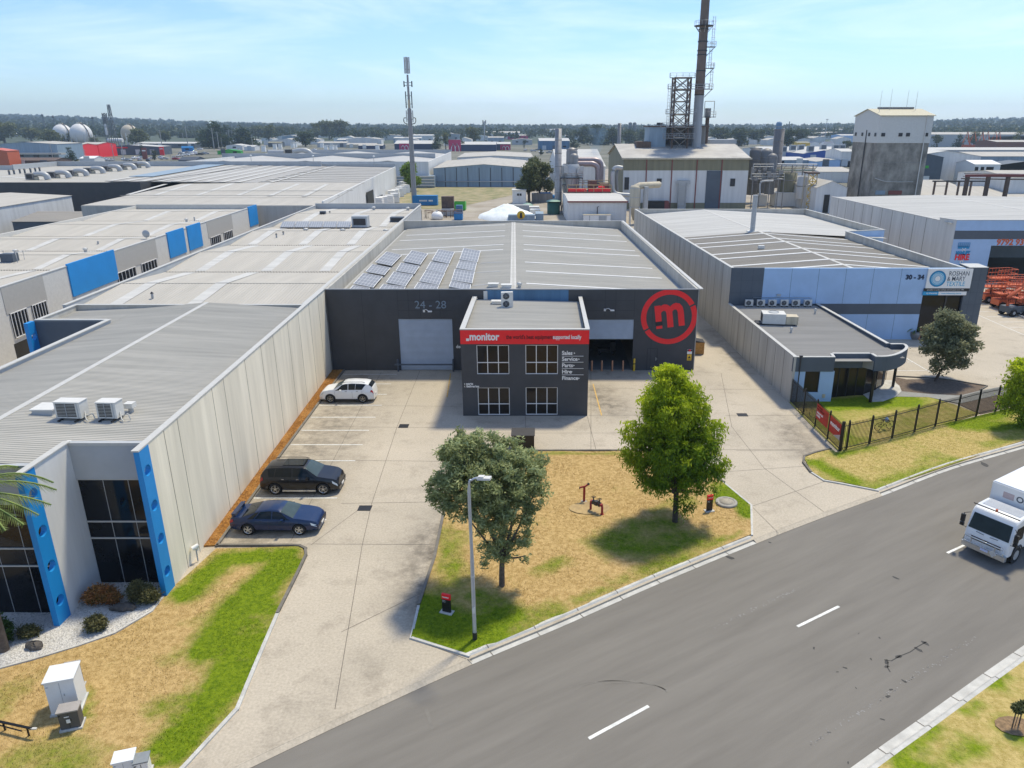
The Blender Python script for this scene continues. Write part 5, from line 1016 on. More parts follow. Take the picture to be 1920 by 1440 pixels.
def shed(name,lb,cat,x0,x1,y0,y1,z,mw,mr,rise=.6,ridge='Y',group=None,over=.15,parts=None,gut=True):
 t=thing(name,lb,cat,((x0+x1)/2,y0,0),0,group);s_=lambda y:-.0358*(y-y0)
 A,B,C_,D=(x0,y0),(x1,y0),(x1+s_(y1),y1),(x0+s_(y1),y1)
 b=MB();
 if ridge=='Y':
  xm0=(x0+x1)/2;xm1=xm0+s_(y1)
  b.add([(*A,-.3),(*B,-.3),(*B,z),(xm0,y0,z+rise),(*A,z)],[(0,1,2,3,4)]);b.add([(*D,-.3),(*C_,-.3),(*C_,z),(xm1,y1,z+rise),(*D,z)],[(4,3,2,1,0)])
  b.quad((*D,-.3),(*A,-.3),(*A,z),(*D,z));b.quad((*B,-.3),(*C_,-.3),(*C_,z),(*B,z))
  r=MB();r.slab([(A[0]-over,y0-over,z+.02),(xm0,y0-over,z+rise+.05),(xm1,y1+over,z+rise+.05),(D[0]-over,y1+over,z+.02)],.06);r.slab([(B[0]+over,y0-over,z+.02),(C_[0]+over,y1+over,z+.02),(xm1,y1+over,z+rise+.05),(xm0,y0-over,z+rise+.05)],.06)
 else:
  ym=(y0+y1)/2;b.quad((*A,-.3),(*B,-.3),(*B,z),(*A,z));b.quad((*C_,-.3),(*D,-.3),(*D,z),(*C_,z))
  xm_=s_(ym)
  b.add([(*D,-.3),(*A,-.3),(*A,z),(x0+xm_,ym,z+rise),(*D,z)],[(0,1,2,3,4)]);b.add([(*B,-.3),(*C_,-.3),(*C_,z),(x1+xm_,ym,z+rise),(*B,z)],[(0,1,2,3,4)])
  r=MB();r.slab([(A[0]-over,y0-over,z+.0),(B[0]+over,y0-over,z+.0),(x1+xm_+over,ym,z+rise+.04),(x0+xm_-over,ym,z+rise+.04)],.06);r.slab([(x0+xm_-over,ym,z+rise+.04),(x1+xm_+over,ym,z+rise+.04),(C_[0]+over,y1+over,z),(D[0]-over,y1+over,z)],.06)
 b.build('wall',mw,t,world=True);r.build('roof',mr,t,world=True);return t
def win_row(t,pts,Y,w_,h_,m=M['glass'],name='window'):
 for px,py in pts:p=P(px,py,Y);b=MB();b.box((p.x,Y-.04,p.z),(w_,.08,h_));b.build(name,m,t,world=True)
shed('white_shed','plain white walled shed at the left edge behind the cream unit roofs','shed',-128,-101.5,130,166,6.9,M['bwhite_wall'],M['roof2'])
t=shed('brown_shed','low taupe roofed shed between the white shed and the cream units','shed',-98,-77,139,156,4.6,M['slate'],M['roof4'],.9,'X')
# ============================================================ MIDDLE DISTANCE AND BACKGROUND
def far(name,lb,cat,px0,px1,pyb,pyt,depth,mw,mr,rise=.8,ridge='X',group=None):
 """a building whose front wall stands where the photo puts it: foot bearing pyb gives the distance, pyt its eaves"""
 Y=G(px0,pyb).y;x0,x1=P(px0,pyb,Y).x,P(px1,pyb,Y).x;z=P((px0+px1)/2,pyt,Y).z
 t=shed(name,lb,cat,x0,x1,Y,Y+depth,z,mw,mr,rise,ridge,group,.2);return t,Y,z
# --- M: striped big roof, left middle
mz=7.9
mf0,mf1,mbk=G(160,378.5,mz),G(603,381.5,mz),G(742,314,mz)
T=thing('distribution_warehouse','very large low warehouse with a striped grey roof and a long white side wall','warehouse',(mf0.x,mf0.y,0))
Y0,Y1=(mf0.y+mf1.y)/2,mbk.y
mb=MB();mb.wall((mf0.x,Y0),(mf1.x,Y0),-.2,mz-.6,.3);mb.build('front_wall',M['tan']if False else M['grey_wall'],T,world=True)
mb=MB();mb.wall((mf1.x,Y0-.2),(mbk.x,Y1),-.2,mz+.3,.3,side=1);mb.build('side_wall',M['bwhite_wall'],T,world=True)
mb=MB();mb.wall((mbk.x,Y1),(mf0.x-45,Y1),-.2,mz+1.2,.3);mb.build('rear_parapet',M['greyp'],T,world=True)
Ym=G(600,344,mz).y;mxr=mf1.x+(mbk.x-mf1.x)*(Ym-Y0)/(Y1-Y0);mxl=mf0.x
rg0=G(481,342,mz+.9);rg1=G(612,311.5,mz+1.0)
rg0.y=Ym;rg1.y=Y1-.5;rg0.z=mz+.15;rg1.z=mz+.4;b9=MB();b9.wall((mxl-2,Ym),(mxr-.1,Ym),0,mz+.12,.2);b9.build('step_wall',M['greyp'],T,world=True)
mb=MB();mb.slab([(mf0.x,Y0,mz-.5),(mf1.x,Y0,mz-.5),(mxr,Ym,mz+.2),(mxl-2,Ym,mz+.2)],.1);mb.build('front_roof',M['roof2'],T,world=True)
mb=MB();mb.slab([(mxl-2,Ym,mz-.3),(rg0.x,Ym,rg0.z),(rg1.x,rg1.y,rg1.z),(mxl-14,Y1-.5,mz-.3)],.1);mb.slab([(rg0.x,Ym,rg0.z),(mxr,Ym,mz),(mbk.x-.3,Y1-.5,mz),(rg1.x,rg1.y,rg1.z)],.1);mb.build('rear_roof',mat('khaki_roof',(.36,.34,.30),rough=.6,var=.1,scale=.1),T,world=True)
mb=MB();skyl(mb,rg0,rg1,.9,.15);mb.build('ridge_capping',M['roofw'],T,world=True)
for i in range(9):
 f_=.06+.1*i;a=rg0.lerp(rg1,f_);e=Vector((mxr,Ym,mz)).lerp(Vector((mbk.x-.3,Y1-.5,mz)),f_);m_=MB();skyl(m_,a.lerp(e,.02),a.lerp(e,.98),1.1,.15);m_.build('skylight',mat('khaki_skylight',(.50,.48,.43),rough=.6,var=.08),T,world=True)
 e=Vector((mxl-2,Ym,mz-.3)).lerp(Vector((mxl-14,Y1-.5,mz-.3)),f_);m_=MB();skyl(m_,a.lerp(e,.04),a.lerp(e,.98),2.2,.15);m_.build('skylight',M['roofw'],T,world=True)
for i,(u0,u1)in enumerate((((240,365.5),(320,343)),((292,366),(362,344)),((370,366.5),(438,344)),((446,367),(505,344)),((505,368),(560,345)),((570,369),(613,346)))):m_=MB();skyl(m_,G(*u0,mz-.25),G(*u1,mz+.1),1.0,.08);m_.build('skylight',M['roofw'],T,world=True)
mb=MB()
for py in(367.5,358.5):a=G(160+(381-py)*3,py,mz);b=G(640,py+.5,mz);mb.slab([(mxl,a.y-.15,mz+.14),(mxr+3,a.y-.15,mz+.14),(mxr+3,a.y+.15,mz+.14),(mxl,a.y+.15,mz+.14)],.05)
mb.build('lap_lines',MATS['ridge_shade'],T,world=True)
pd=P(716,360,0+180);t_=G(716,376).y;v=Vector((mf1.x,Y0)).lerp(Vector((mbk.x,Y1)),.42);mb=MB();mb.wall((v.x+.15,v.y),(v.x-.2,v.y+9),0,5.5,.2,side=-1);mb.build('loading_door',M['black'],T,world=True)
v=Vector((mf1.x,Y0)).lerp(Vector((mbk.x,Y1)),.62);mb=MB();mb.wall((v.x+.15,v.y),(v.x,v.y+4),0,2.6,.2,side=-1);mb.build('side_door',M['slate'],T,world=True)
# --- dark building with duct coolers
kz=8.8;k0,k1=G(-300,338,kz),G(262,342,kz);kY=k1.y;kb=G(300,309.5,kz).y
T=thing('black_warehouse','long black walled warehouse at left with a row of duct coolers on its roof','warehouse',(k1.x,kY,0))
mb=MB();mb.bx(k0.x,k1.x,kY,kY+.3,-.2,kz);mb.bx(k1.x-.3,k1.x,kY+.3,kb,-.2,kz-.01);mb.build('wall',M['black_wall'],T,world=True)
mb=MB();mb.bx(k0.x,k1.x-.3,kY+.3,kb,kz-1,kz-.35);mb.build('roof',M['roof1'],T,world=True)
xk=G(78,312,kz).x;mb=MB();mb.bx(xk,k1.x+20,kb,kb+.4,0,kz+1.2);mb.bx(xk-.4,xk,kb-22,kb+.4,0,kz+1.2);mb.bx(k0.x,xk-.4,kb-22.4,kb-22,0,kz+1.0);mb.build('parapet',M['greyp'],T,world=True)
mb=MB();a,b_=G(0,328.5,kz),G(78,333,kz);skyl(mb,(a.x,a.y,kz-.35),(b_.x,b_.y,kz-.35),1.6);mb.build('skylight',M['roofw'],T,world=True)
A4,B4,C4,D4=G(196,339.5,kz+.05),G(481,342.5,mz+.22),G(612,311.5,mz+.45),G(388,308.5,kz+.05)
mb=MB();mb.slab([A4,B4,C4,D4],.1);mb.build('striped_roof',MATS['khaki_roof'],T,world=True)
for i in range(9):m_=MB();f_=.03+.105*i;skyl(m_,A4.lerp(B4,f_),D4.lerp(C4,f_),1.5,.1);m_.build('skylight',M['roofw'],T,world=True)
m_=MB();m_.slab([A4.lerp(D4,.18)+P3(0,0,.2),A4.lerp(D4,.18)+P3(6,0,.2),D4+P3(7,0,.2),D4+P3(0,0,.2)],.1);m_.build('clear_sheeting',M['steelblue'],T,world=True)
T0=None
for i,(px,py)in enumerate(((72,337),(112,333.5),(146,330),(178,325),(210,321),(238,318),(264,314.5))):
 p=G(px,py,kz-.3)
 if T0 is None:
  T0=thing('duct_cooler','x','cooler',(p.x,p.y,kz-.35),0,'duct coolers along the black warehouse roof');T0.scale=(.8,.7,.62)
  b=MB();b.box((-2,0,1.4),(2.6,2.4,2.4));b.build('cooler_box',mat('cooler_grey',(.22,.21,.2),rough=.7),T0)
  b=MB();b.tube(bez([(-.7,0,2.2),(1.0,0,2.4),(2.6,0,1.9),(3.1,0,.2)],5),1.0,10);b.build('elbow_duct',M['galv'],T0)
  b=MB();b.box((-2,-1.23,1.4),(1.8,.06,1.6));b.build('louvres',M['dark'],T0);b=MB();b.box((-.3,-.4,.6),(1.1,1,1.2));b.build('plinth',M['tan'],T0);cc=T0
 else:cc=copy_tree(T0,(p.x,p.y,kz-.35))
 cc['label']='duct cooler on the black warehouse roof, '+['nearest of the seven at the left','second nearest of the seven','third nearest of the seven','middle one of the seven','third from the far end','second from the far end','farthest of the seven'][i]
vc=None
for i,(px,py)in enumerate(((18,327.5),(27,326.5),(38,325),(47,324.5),(58,323.5),(67,322.5),(75,321.5))):
 p=G(px,py,kz-.3)
 if vc is None:vc=thing('pipe_vent','small dark stub vent in the row near the left end of the black warehouse roof','pipe vent',(p.x,p.y,kz-.35),0,'stub vents on the black warehouse roof');b=MB();b.cyl((0,0,0),(0,0,1.0),.25,n=8);b.build('pipe',M['slate'],vc);b=MB();b.cyl((0,0,1),(0,0,1.3),.4,.1,n=8);b.build('cap',M['dark'],vc)
 else:copy_tree(vc,(p.x,p.y,kz-.35))
# --- N: long pale warehouse behind
nz=9.0;n0=G(365,300.5,nz);n1=G(795,305.5,nz);n2=G(846,284.5,nz);nY=(n0.y+n1.y)/2;nY2=n2.y
T=thing('pale_warehouse','wide white walled warehouse with shallow grey gables behind the striped roof','warehouse',(n1.x,nY,0))
mb=MB();mb.bx(n0.x,n1.x,nY,nY+.4,-.2,nz);mb.wall((n1.x,nY),(n2.x,nY2),-.2,nz,.4,side=1);mb.bx(n0.x,n0.x+.4,nY+.4,nY2,-.2,nz-.02);mb.build('wall',M['bwhite_wall'],T,world=True)
mb=MB();w3=(n1.x-n0.x)/3
for i in range(3):
 a=n0.x+w3*i;b_=a+w3*.5;c_=a+w3;s_=-6
 mb.slab([(a,nY+.4,nz-1),(b_,nY+.4,nz+.3),(b_+s_,nY2,nz+.3),(a+s_,nY2,nz-1)],.1);mb.slab([(b_,nY+.4,nz+.3),(c_-.3,nY+.4,nz-1),(c_+s_,nY2,nz-1),(b_+s_,nY2,nz+.3)],.1)
mb.build('roof',mat('grey_deck',(.42,.41,.38),rough=.6,var=.1,scale=.05),T,world=True)
mb=MB();mb.bx(n0.x-6,n2.x,nY2,nY2+.4,0,nz+1);mb.build('rear_parapet',M['greyp'],T,world=True)
mb=MB();mb.bx(n0.x-5,n1.x-4,nY+48,nY+48.4,nz-1,nz+1.2);mb.build('cross_parapet',M['greyp'],T,world=True)
pr=None
for i,(px,py)in enumerate(((495,284),(516,279.5),(526,279),(549,276.5),(554,276),(604,276.5),(612,283),(622,283),(629,282.5),(708,282))):
 p=G(px,py,nz)
 if pr is None:pr=thing('roof_stack','white box stack on the pale warehouse roof in the distance','roof stack',(p.x,p.y,nz),0,'white stacks on the pale warehouse roof');b=MB();b.box((0,0,1.2),(1.8,1.8,2.6));b.build('body',M['white'],pr);b=MB();b.box((0,0,2.6),(2.1,2.1,.25));b.build('cap',M['offwhite'],pr)
 else:copy_tree(pr,(p.x,p.y,nz))
p=G(542,290,nz);t=thing('roof_duct','long silver duct with a cooler on the far pale warehouse roof','duct',(p.x,p.y,nz-.3));b=MB();b.cyl((-9,0,1.2),(-2,0,1.2),1.2,n=12);b.tube(bez([(2,0,1.6),(6,0,2.2),(9,0,1.5),(10,0,0)],4),1.1,10);b.build('duct',M['galv'],t);b=MB();b.box((0,0,1.3),(2.6,2.4,2.4));b.build('cooler_box',M['dark'],t)
lp0=None
for px,py in((474,312),(590,313),(703,314)):
 p=G(px,py,mz)
 if lp0 is None:lp0=thing('roof_light','tiny bright bulkhead lamp on a rod in front of the long white wall','lamp',(p.x,p.y-.8,mz),0,'rod lamps along the long white wall');b=MB();b.cyl((0,0,0),(0,0,3.4),.08,n=6);b.build('rod',M['galv'],lp0);b=MB();b.lathe([(0,3.9),(.35,3.8),(.4,3.5),(0,3.3)],n=10);b.build('lamp',M['white'],lp0)
 else:copy_tree(lp0,(p.x,p.y-.8,mz))
t,Y,z=far('shed_block','charcoal skillion roof projecting above the rear of the striped warehouse','shed',336,368,311,300,14,M['slate'],mat('dark_deck',(.05,.055,.06),rough=.5),1.5,'X')
# --- O: blue-grey shed behind the yard and white one behind it
t,Y,z=far('cladding_shed','blue grey clad shed with dark seams beyond the dirt yard','shed',814,1002,350,315.5,62,M['steelblue'],M['roof2'],1.4,'Y')
mb=MB()
for k in range(1,9):x=P(814+21.2*k,340,Y).x;mb.bx(x-.12,x+.12,Y-.05,Y,0,z+.2)
mb.each('seam',M['dark'],t,world=True);mb=MB();a=P(817,340,Y);b_=P(1000,340,Y);mb.tube([(a.x,Y-.4,0),(a.x,Y-.4,a.z),(b_.x,Y-.4,b_.z)],.16,6);mb.build('pipe',M['offwhite'],t,world=True)
far('white_warehouse','white walled building directly behind the blue grey clad shed','warehouse',858,1000,312,295,70,M['bwhite_wall'],M['roof2'],.9,'Y')
far('white_warehouse','white roofed hall between the silver scrubber pipes and the olive plant','warehouse',1045,1134,352,312,60,M['bwhite_wall'],M['roofw'],5,'X')
# --- storage chain: navy buildings with magenta ends
t,Y,z=far('storage_building','navy storage building with magenta logo panel behind the mobile mast','storage building',740,812,281,269.5,40,M['navy'],M['roofw'],2.5,'X')
def mag(t,px0,px1,py0,py1,Y,arcs=True,tall=0):
 a,b_=P(px0,py1,Y),P(px1,py0,Y);mb=MB();mb.bx(a.x,b_.x,Y-.5,Y-.1,a.z,b_.z);mb.build('magenta_panel',M['magenta'],t,world=True)
 if arcs:
  w_=b_.x-a.x;h_=b_.z-a.z;mb=MB()
  for o_ in(0,.32):mb.tube([(a.x+w_*(.18+o_),Y-.6,a.z),(a.x+w_*(.22+o_),Y-.6,a.z+h_*.45),(a.x+w_*(.36+o_),Y-.6,a.z+h_*.72),(a.x+w_*(.50+o_),Y-.6,a.z+h_*.5),(a.x+w_*(.56+o_),Y-.6,a.z)],w_*.035,4)
  mb.build('panel_emblem',M['white'],t,world=True)
mag(t,749,768,269,281,Y)
t,Y,z=far('storage_building','navy storage building with a tall magenta corner behind dark trees','storage building',842,930,283,271,40,M['navy'],M['roofw'],2.0,'X');mag(t,842,864,262,288,Y)
t,Y,z=far('storage_building','navy storage building with a magenta end right of the yellow container','storage building',918,957,281,270,30,M['navy'],M['roofw'],1.5,'X');mag(t,938,957,271,281.5,Y)
p=G(896,281);t,Y,z=far('yellow_container','yellow shipping container standing high in the background','container',883,908,281.5,275,8,M['yellow'],M['yellow'],.05,'X')
mb=MB();
for k in range(8):x=P(885+2.9*k,278,Y).x;mb.bx(x-.1,x+.1,Y-.06,Y,.3,z-.4)
mb.build('corrugation',mat('yellow_shade',(.55,.33,.02)),t,world=True)
wl=[M['bwhite_wall'],M['greyp'],M['steelblue'],MATS['cream_wall'],M['tan'],M['slate'],M['brick']]
BK=[(0,112,301,270,30,M['steelblue'],M['roof2'],'blue clad factory shop with a long verandah at the far left','shop'),(112,150,297,273,25,M['red'],M['roof2'],'dark red fronted shop half hidden by a tree at far left','shop'),(150,188,294,270.5,25,M['red'],M['roof2'],'bright red tool shop with white lettering','shop'),(192,300,290,275,22,M['slate'],M['roofw'],'long low car yard building with a red fascia','shop'),(255,365,277,269,30,M['slate'],M['roofw'],'long white roofed hall behind the car yard','hall'),(380,392,272,264,18,MATS['cream_wall'],M['roof2'],'small cream block beside the power poles','house'),(425,455,281,273,20,M['bwhite_wall'],M['roofw'],'white roofed cabin building right of the big pines','house'),(458,478,282,275,14,M['bwhite_wall'],M['roofw'],'pair of white site offices left of the green gabled house','house'),(503,528,275,268,12,M['slate'],M['olive'],'green gable roofed house on the skyline of roofs','house'),(530,562,268,256,20,M['steelblue'],M['roof2'],'pale blue shed left of the round dark tree','shed'),(595,650,276,268,24,M['greyp'],M['roof2'],'cream roofed shed left of the brick one','shed'),(632,682,270,262,24,M['steelblue'],M['roofw'],'long pale shed in front of the tall gum trees','shed'),(682,710,269.5,260,22,M['brick'],M['roof2'],'red brown brick shed in the middle distance','shed'),(650,705,277,271,18,M['tan'],M['roof2'],'tan workshop with a brown gable, left of the navy sheds','shed'),(672,718,279,273,15,M['navy'],M['roof2'],'navy low shed beside a slanted skylight roof','shed'),(690,765,263,255,40,M['bwhite_wall'],M['roof2'],'broad pale factory left of the mobile mast at mid distance','factory'),(738,790,268,259,30,M['steelblue'],M['roofw'],'pale blue gable factory right behind the mobile mast','factory'),(775,812,266,254,30,M['bwhite_wall'],M['roofw'],'white gable factory just right of the mobile mast','factory'),(820,862,262,252,40,M['greyp'],M['roof2'],'pale factory between two background tree groups','factory'),(905,975,261,249,60,M['bwhite_wall'],M['roof2'],'cream distant factory with a ribbed roof line','factory'),(915,945,270,258,20,M['steelblue'],M['roof2'],'blue grey ribbed shed above the navy storage building','shed'),(915,948,243,239,30,M['navy'],M['offwhite'],'white arched distant hall with a dark glazed end','hall'),(950,1060,250,243,90,MATS['cream_wall'],M['roof2'],'very long cream factory near the horizon','factory'),(952,990,262,254,25,M['magenta'],M['roof2'],'maroon fascia hall with a cream curved roof','hall'),(960,998,271,262,20,M['greyp'],M['roof2'],'grey shed behind the gum trees in the yard','shed'),(1011,1068,281,264,40,M['midblue'],M['roofw'],'deep blue warehouse with a white roof left of the pines','warehouse'),(1060,1120,262,255,30,M['bwhite_wall'],M['roof2'],'white shed partly hidden by the green trees at centre','shed'),(1432,1450,247,234,14,M['bwhite_wall'],M['bwhite_wall'],'pale cement works tower near the horizon at right','tower'),(1440,1495,254,243,40,M['bwhite_wall'],M['roofw'],'pale works hall below the blue silo','hall'),(1520,1600,254,243,80,M['greyp'],M['roof2'],'long grey and white panelled factory left of the concrete tower','factory'),(1540,1602,262,250,50,M['slate'],M['roof2'],'slate panelled factory left of the concrete tower','factory'),(1575,1610,270,254,30,M['ltblue'],M['roofw'],'pale blue end walled factory touching the concrete tower','factory'),(1494,1518,278,268,14,M['yellow'],M['olive'],'yellow gantry shed in the distance right of the grey stack','shed'),(1519,1536,276,268,12,M['white'],M['navy'],'left one of two white and navy billboards on a far roof','shed'),(1546,1563,276,268,12,M['white'],M['navy'],'right one of two white and navy billboards on a far roof','shed'),(1440,1600,298,283,60,M['bwhite_wall'],M['roofw'],'long white factory with roof coolers behind the plant','factory'),(1505,1580,302,288,40,mat('strong_blue',(.01,.08,.35),rough=.6),M['roofw'],'white roofed works with a strong blue gable band','works'),(1575,1602,312,284,22,M['bwhite_wall'],M['roofw'],'plain white block behind the concrete tower','building'),(1448,1515,310,300,30,M['steelblue'],M['roofw'],'grey blue gable shed above the pipe bridge','shed'),(1530,1600,312,303,30,M['ltblue'],M['roof2'],'pale gable shed with skylight bands above the pipe bridge','shed'),(1535,1600,341,322,26,M['bwhite_wall'],M['roof2'],'white sided shed with cream skylight roof left of the concrete tower','shed'),(1738,1950,275,252,60,M['greyp'],M['roof2'],'pale blue grey factory right of the concrete tower on the skyline','factory'),(1850,1960,275,257,30,M['midblue'],M['roof2'],'blue and grey complex at the right edge under the hills','factory'),(1866,1960,286,266,30,M['brick'],M['roof2'],'dark brown brick building at the right edge','building'),(1740,1960,300,281,25,M['greyp'],M['roofw'],'long low white factory with roof monitors at right','factory'),(1700,1830,345,293,40,M['bwhite_wall'],M['roofw'],'white concrete factory with stained walls right of the concrete tower','factory'),(1828,1960,340,293,30,M['steelblue'],M['roof2'],'blue grey clad factory behind the brown pipe gantry','factory'),(1820,1868,352,308,12,M['white'],M['white'],'white framed office with dark windows at right','office'),(1868,1960,352,309,10,M['glass'],M['slate'],'dark glazed office wing at the right edge','office'),(1725,1793,372,349,20,M['bwhite_wall'],M['roof2'],'white walled shed with taupe skylight roof right of the concrete tower','shed'),(1885,1990,392,333,25,M['bwhite_wall'],M['roof2'],'tall white shed at the right edge by the brown gantry','shed'),(1700,1760,350,295,14,M['slate'],M['slate'],'slate box with a green sign tucked behind the concrete tower','building'),(1735,1990,400,376,40,M['bwhite_wall'],M['roof2'],'long low pale roof behind the hire company building','warehouse'),(20,80,262,251,20,M['greyp'],M['roofw'],'scattered pale yard building behind the left gum tree','building'),(570,640,247,241,60,M['bwhite_wall'],M['roof2'],'pale distant warehouse behind the gums, left part','warehouse'),(470,580,247,242,60,MATS['cream_wall'],M['roof2'],'cream distant warehouse strip under the tree line','warehouse'),(660,700,247,242,50,M['bwhite_wall'],M['roof2'],'tiny white warehouse on the horizon left of the mast','warehouse'),(780,860,250,244,60,M['bwhite_wall'],M['roof2'],'white warehouse near the horizon right of the mast','warehouse'),(1360,1400,262,256,40,M['bwhite_wall'],M['roofw'],'white shed glimpsed between the trees right of the chimney','shed'),(640,740,254,248,60,M['greyp'],M['roof2'],'grey distant factory strip left of the mast','factory'),]
BK+=[(-40,20,316,283,10,M['orange'],M['orange'],'bright orange framed shop front cut by the left picture edge','shop'),(22,105,314,301,16,mat('dark_brick',(.12,.075,.055),rough=.9),M['rust'],'low dark building with a rusty roof beside the orange shop','building'),(341,362,284,277,3,M['skipblue'],M['skipblue'],'blue truck body parked in the far left car yard','truck'),(408,452,289,283,5,M['green'],M['green'],'long green container beyond the white wall at left','container'),(150,178,305,297,12,M['bwhite_wall'],M['white'],'white awning building under the red tool shop','shop')]
bset={}
for i,(a,b_,yb_,yt_,dp,mw,mr,lb,ct)in enumerate(BK):
 t,Y,z=far({'shop':'shop_building','house':'low_house','hall':'hall'}.get(ct,ct+('_shed' if ct=='shed' and i%2 else '')),lb,ct,a,b_,yb_,yt_,dp,mw,mr,1.2 if dp<40 else 2,'X' if i%3 else 'Y');bset[i]=(t,Y,z)
 x0,x1=P(a,yb_,Y).x,P(b_,yb_,Y).x
 if mw not in(M['glass'],M['white'])and x1-x0>8:
  rnd=random.Random(i);n=int((x1-x0)/9)
  for k in range(min(n,6)):
   x=x0+(k+.5)*(x1-x0)/max(1,min(n,6));mb=MB()
   if rnd.random()<.5:mb.box((x,Y-.06,1.9),(3.6,.12,3.8));mb.build('roller_door',rnd.choice([M['rdoor'],M['slate'],M['rdoorw']]),t,world=True)
   else:mb.box((x,Y-.06,min(z*.6,3)),(3,.12,1.3));mb.build('window',M['glass'],t,world=True)
for px_,p0_,p1_,m9,lb9 in((269,277,299,MATS['red_oxide']if 'red_oxide' in MATS else mat('red_oxide',(.22,.06,.05),rough=.7),'maroon pylon sign in front of the far left car yard'),(302,275,291,M['red'],'red pylon sign right of the maroon one in the car yard')):
 Y9=G(px_,p1_).y;a9=P(px_,p0_,Y9);t9=thing('pylon_sign',lb9,'sign',(a9.x,Y9,0));b=MB();b.box((0,0,a9.z/2),(3.2,.6,a9.z));b.build('panel',m9,t9);b=MB();b.box((0,-.35,a9.z*.75),(2.4,.1,a9.z*.1));b.build('logo_strip',M['white'],t9)
t,Y,z=bset[2];p=P(160,276,Y);text('shop_lettering','SYDNEY',(p.x-1,Y-.3,p.z),2.7,M['white'],t,weight=.05,ext=.05);p=P(160,280.3,Y);text('shop_lettering','TOOLS',(p.x-.3,Y-.3,p.z),2.7,M['white'],t,weight=.05,ext=.05)
a,b_=P(150,286,Y),P(178,293.5,Y);mb=MB();mb.bx(a.x,b_.x,Y-.8,Y-.2,b_.z,a.z);mb.build('white_canopy',M['white'],t,world=True)
t,Y,z=bset[0];a,b_=P(-40,286.5,Y),P(124,289.5,Y);mb=MB();mb.bx(a.x,b_.x,Y-5,Y-.1,b_.z,a.z);mb.build('verandah',M['roof2'],t,world=True)
t,Y,z=bset[3];a,b_=P(194,275.5,Y),P(240,278,Y);mb=MB();mb.bx(a.x,b_.x,Y-.6,Y-.2,b_.z,a.z);mb.build('red_fascia',M['red'],t,world=True)
t,Y,z=bset[40];
for ci,(px,py)in enumerate(((1468,283),(1486,280),(1501,279.5),(1519,282),(1543,278.5),(1566,279),(1578,279))):
 p=G(px,py,bset[35][2]+1.2)
 if ci==0:bc=thing('roof_cooler','grey box cooler on the long white factory roof behind the plant','cooler',(p.x,p.y,bset[35][2]+.4),0,'coolers on the long white factory roof');b=MB();b.box((0,0,1.8),(4,3,3.6));b.build('casing',M['greyp'],bc);b=MB();b.box((0,-1.55,1.8),(3,.1,2.4));b.build('louvres',M['slate'],bc)
 else:copy_tree(bc,(p.x,p.y,bset[35][2]+.4))
t,Y,z=bset[47]
for px in(1830,1841,1855):a=P(px,321,Y);b=MB();b.box((a.x,Y-.05,a.z),(1.2 if px<1850 else 2.6,.1,3.0));b.build('window',M['glass'],t,world=True)
t,Y,z=bset[51];a=P(1738,313,Y);b=MB();b.box((a.x,Y-.06,a.z),(1.2,.1,.9));b.build('green_sign',M['green'],t,world=True)
bm=None
for i,(px,py)in enumerate(((1809,281),(1822,281),(1837,281),(1847,281),(1861,281),(1868,281))):
 p=G(px,py);hh=12
 if bm is None:
  bm=thing('boom_lift','x','boom lift',(p.x,p.y,0),0,'folded orange booms beyond the right hand sheds');b=MB();b.tube([(-3,0,6),(0,0,16),(2.5,0,7),(5,0,3)],.55,6,);b.build('boom',M['orange'],bm);b=MB();b.box((0,0,3),(6,3,3));b.build('chassis',mat('orange_shade',(.45,.08,.02)),bm);bm['label']='tiny folded orange boom lift in the distant machine yard'
 else:copy_tree(bm,(p.x,p.y,0),random.uniform(-.4,.4))
sheet('service_ground',[tuple(G(*q)[:2])for q in((1735,398),(1960,398),(1960,348),(1740,348))],.01,mat('service_dirt',(.16,.17,.08),rough=.95,c2=(.07,.075,.05),scale=.2),step=15)
for i,(px,py,w9,lb9)in enumerate(((1765,366,5,'low white pipe run furthest left under the black gantry'),(1800,370,9,'long low white pipe run between the two gantries'),(1862,362,8,'low white pipe run behind the dark red gantry'),(1830,378,6,'short white pipe run in front of the dark red gantry'))):
 p=G(px,py);t9=thing('pipe_run',lb9,'pipework',(p.x,p.y,0));b=MB();b.tube([(-w9,0,0),(-w9,0,2.2),(w9,0,2.2),(w9,0,0)],.3,6);b.build('pipe',M['offwhite'],t9);b=MB();b.box((0,.8,1.1),(w9*.7,1.2,2.2));b.build('plant_box',M['greyp'],t9)
# --- spherical gas tanks, slim vessel, columns at far left
def sphere_tank(px,py,rpx,lb,m):
 Yt=900;c=P(px,py,Yt);s=(P(px+rpx,py,Yt)-c).length
 t=thing('sphere_tank',lb,'gas tank',(c.x,Yt,0));b=MB();n=14;b.lathe([(s*math.sin(math.pi*k/n),c.z+s*math.cos(math.pi*k/n))for k in range(n+1)],n=28);b.build('sphere',m,t)
 b=MB();b.cyl((0,0,c.z+s*.98),(0,0,c.z+s*1.12),s*.22,n=12);b.build('top_platform',M['tan'],t)
 b=MB();b.tube([(s*.15,-s*.1,c.z+s*1.05),(s*.6,-s*.3,c.z+s*.85),(s*.95,-s*.4,c.z+s*.3),(s*1.1,-s*.4,0)],.5,4);b.build('stair',M['rust'],t)
 for k in range(8):a=math.pi*k/4;b=MB();b.cyl((s*.9*math.cos(a),s*.9*math.sin(a),-1),(s*.95*math.cos(a),s*.95*math.sin(a),c.z),.9,n=6);b.build('leg',M['offwhite'],t)
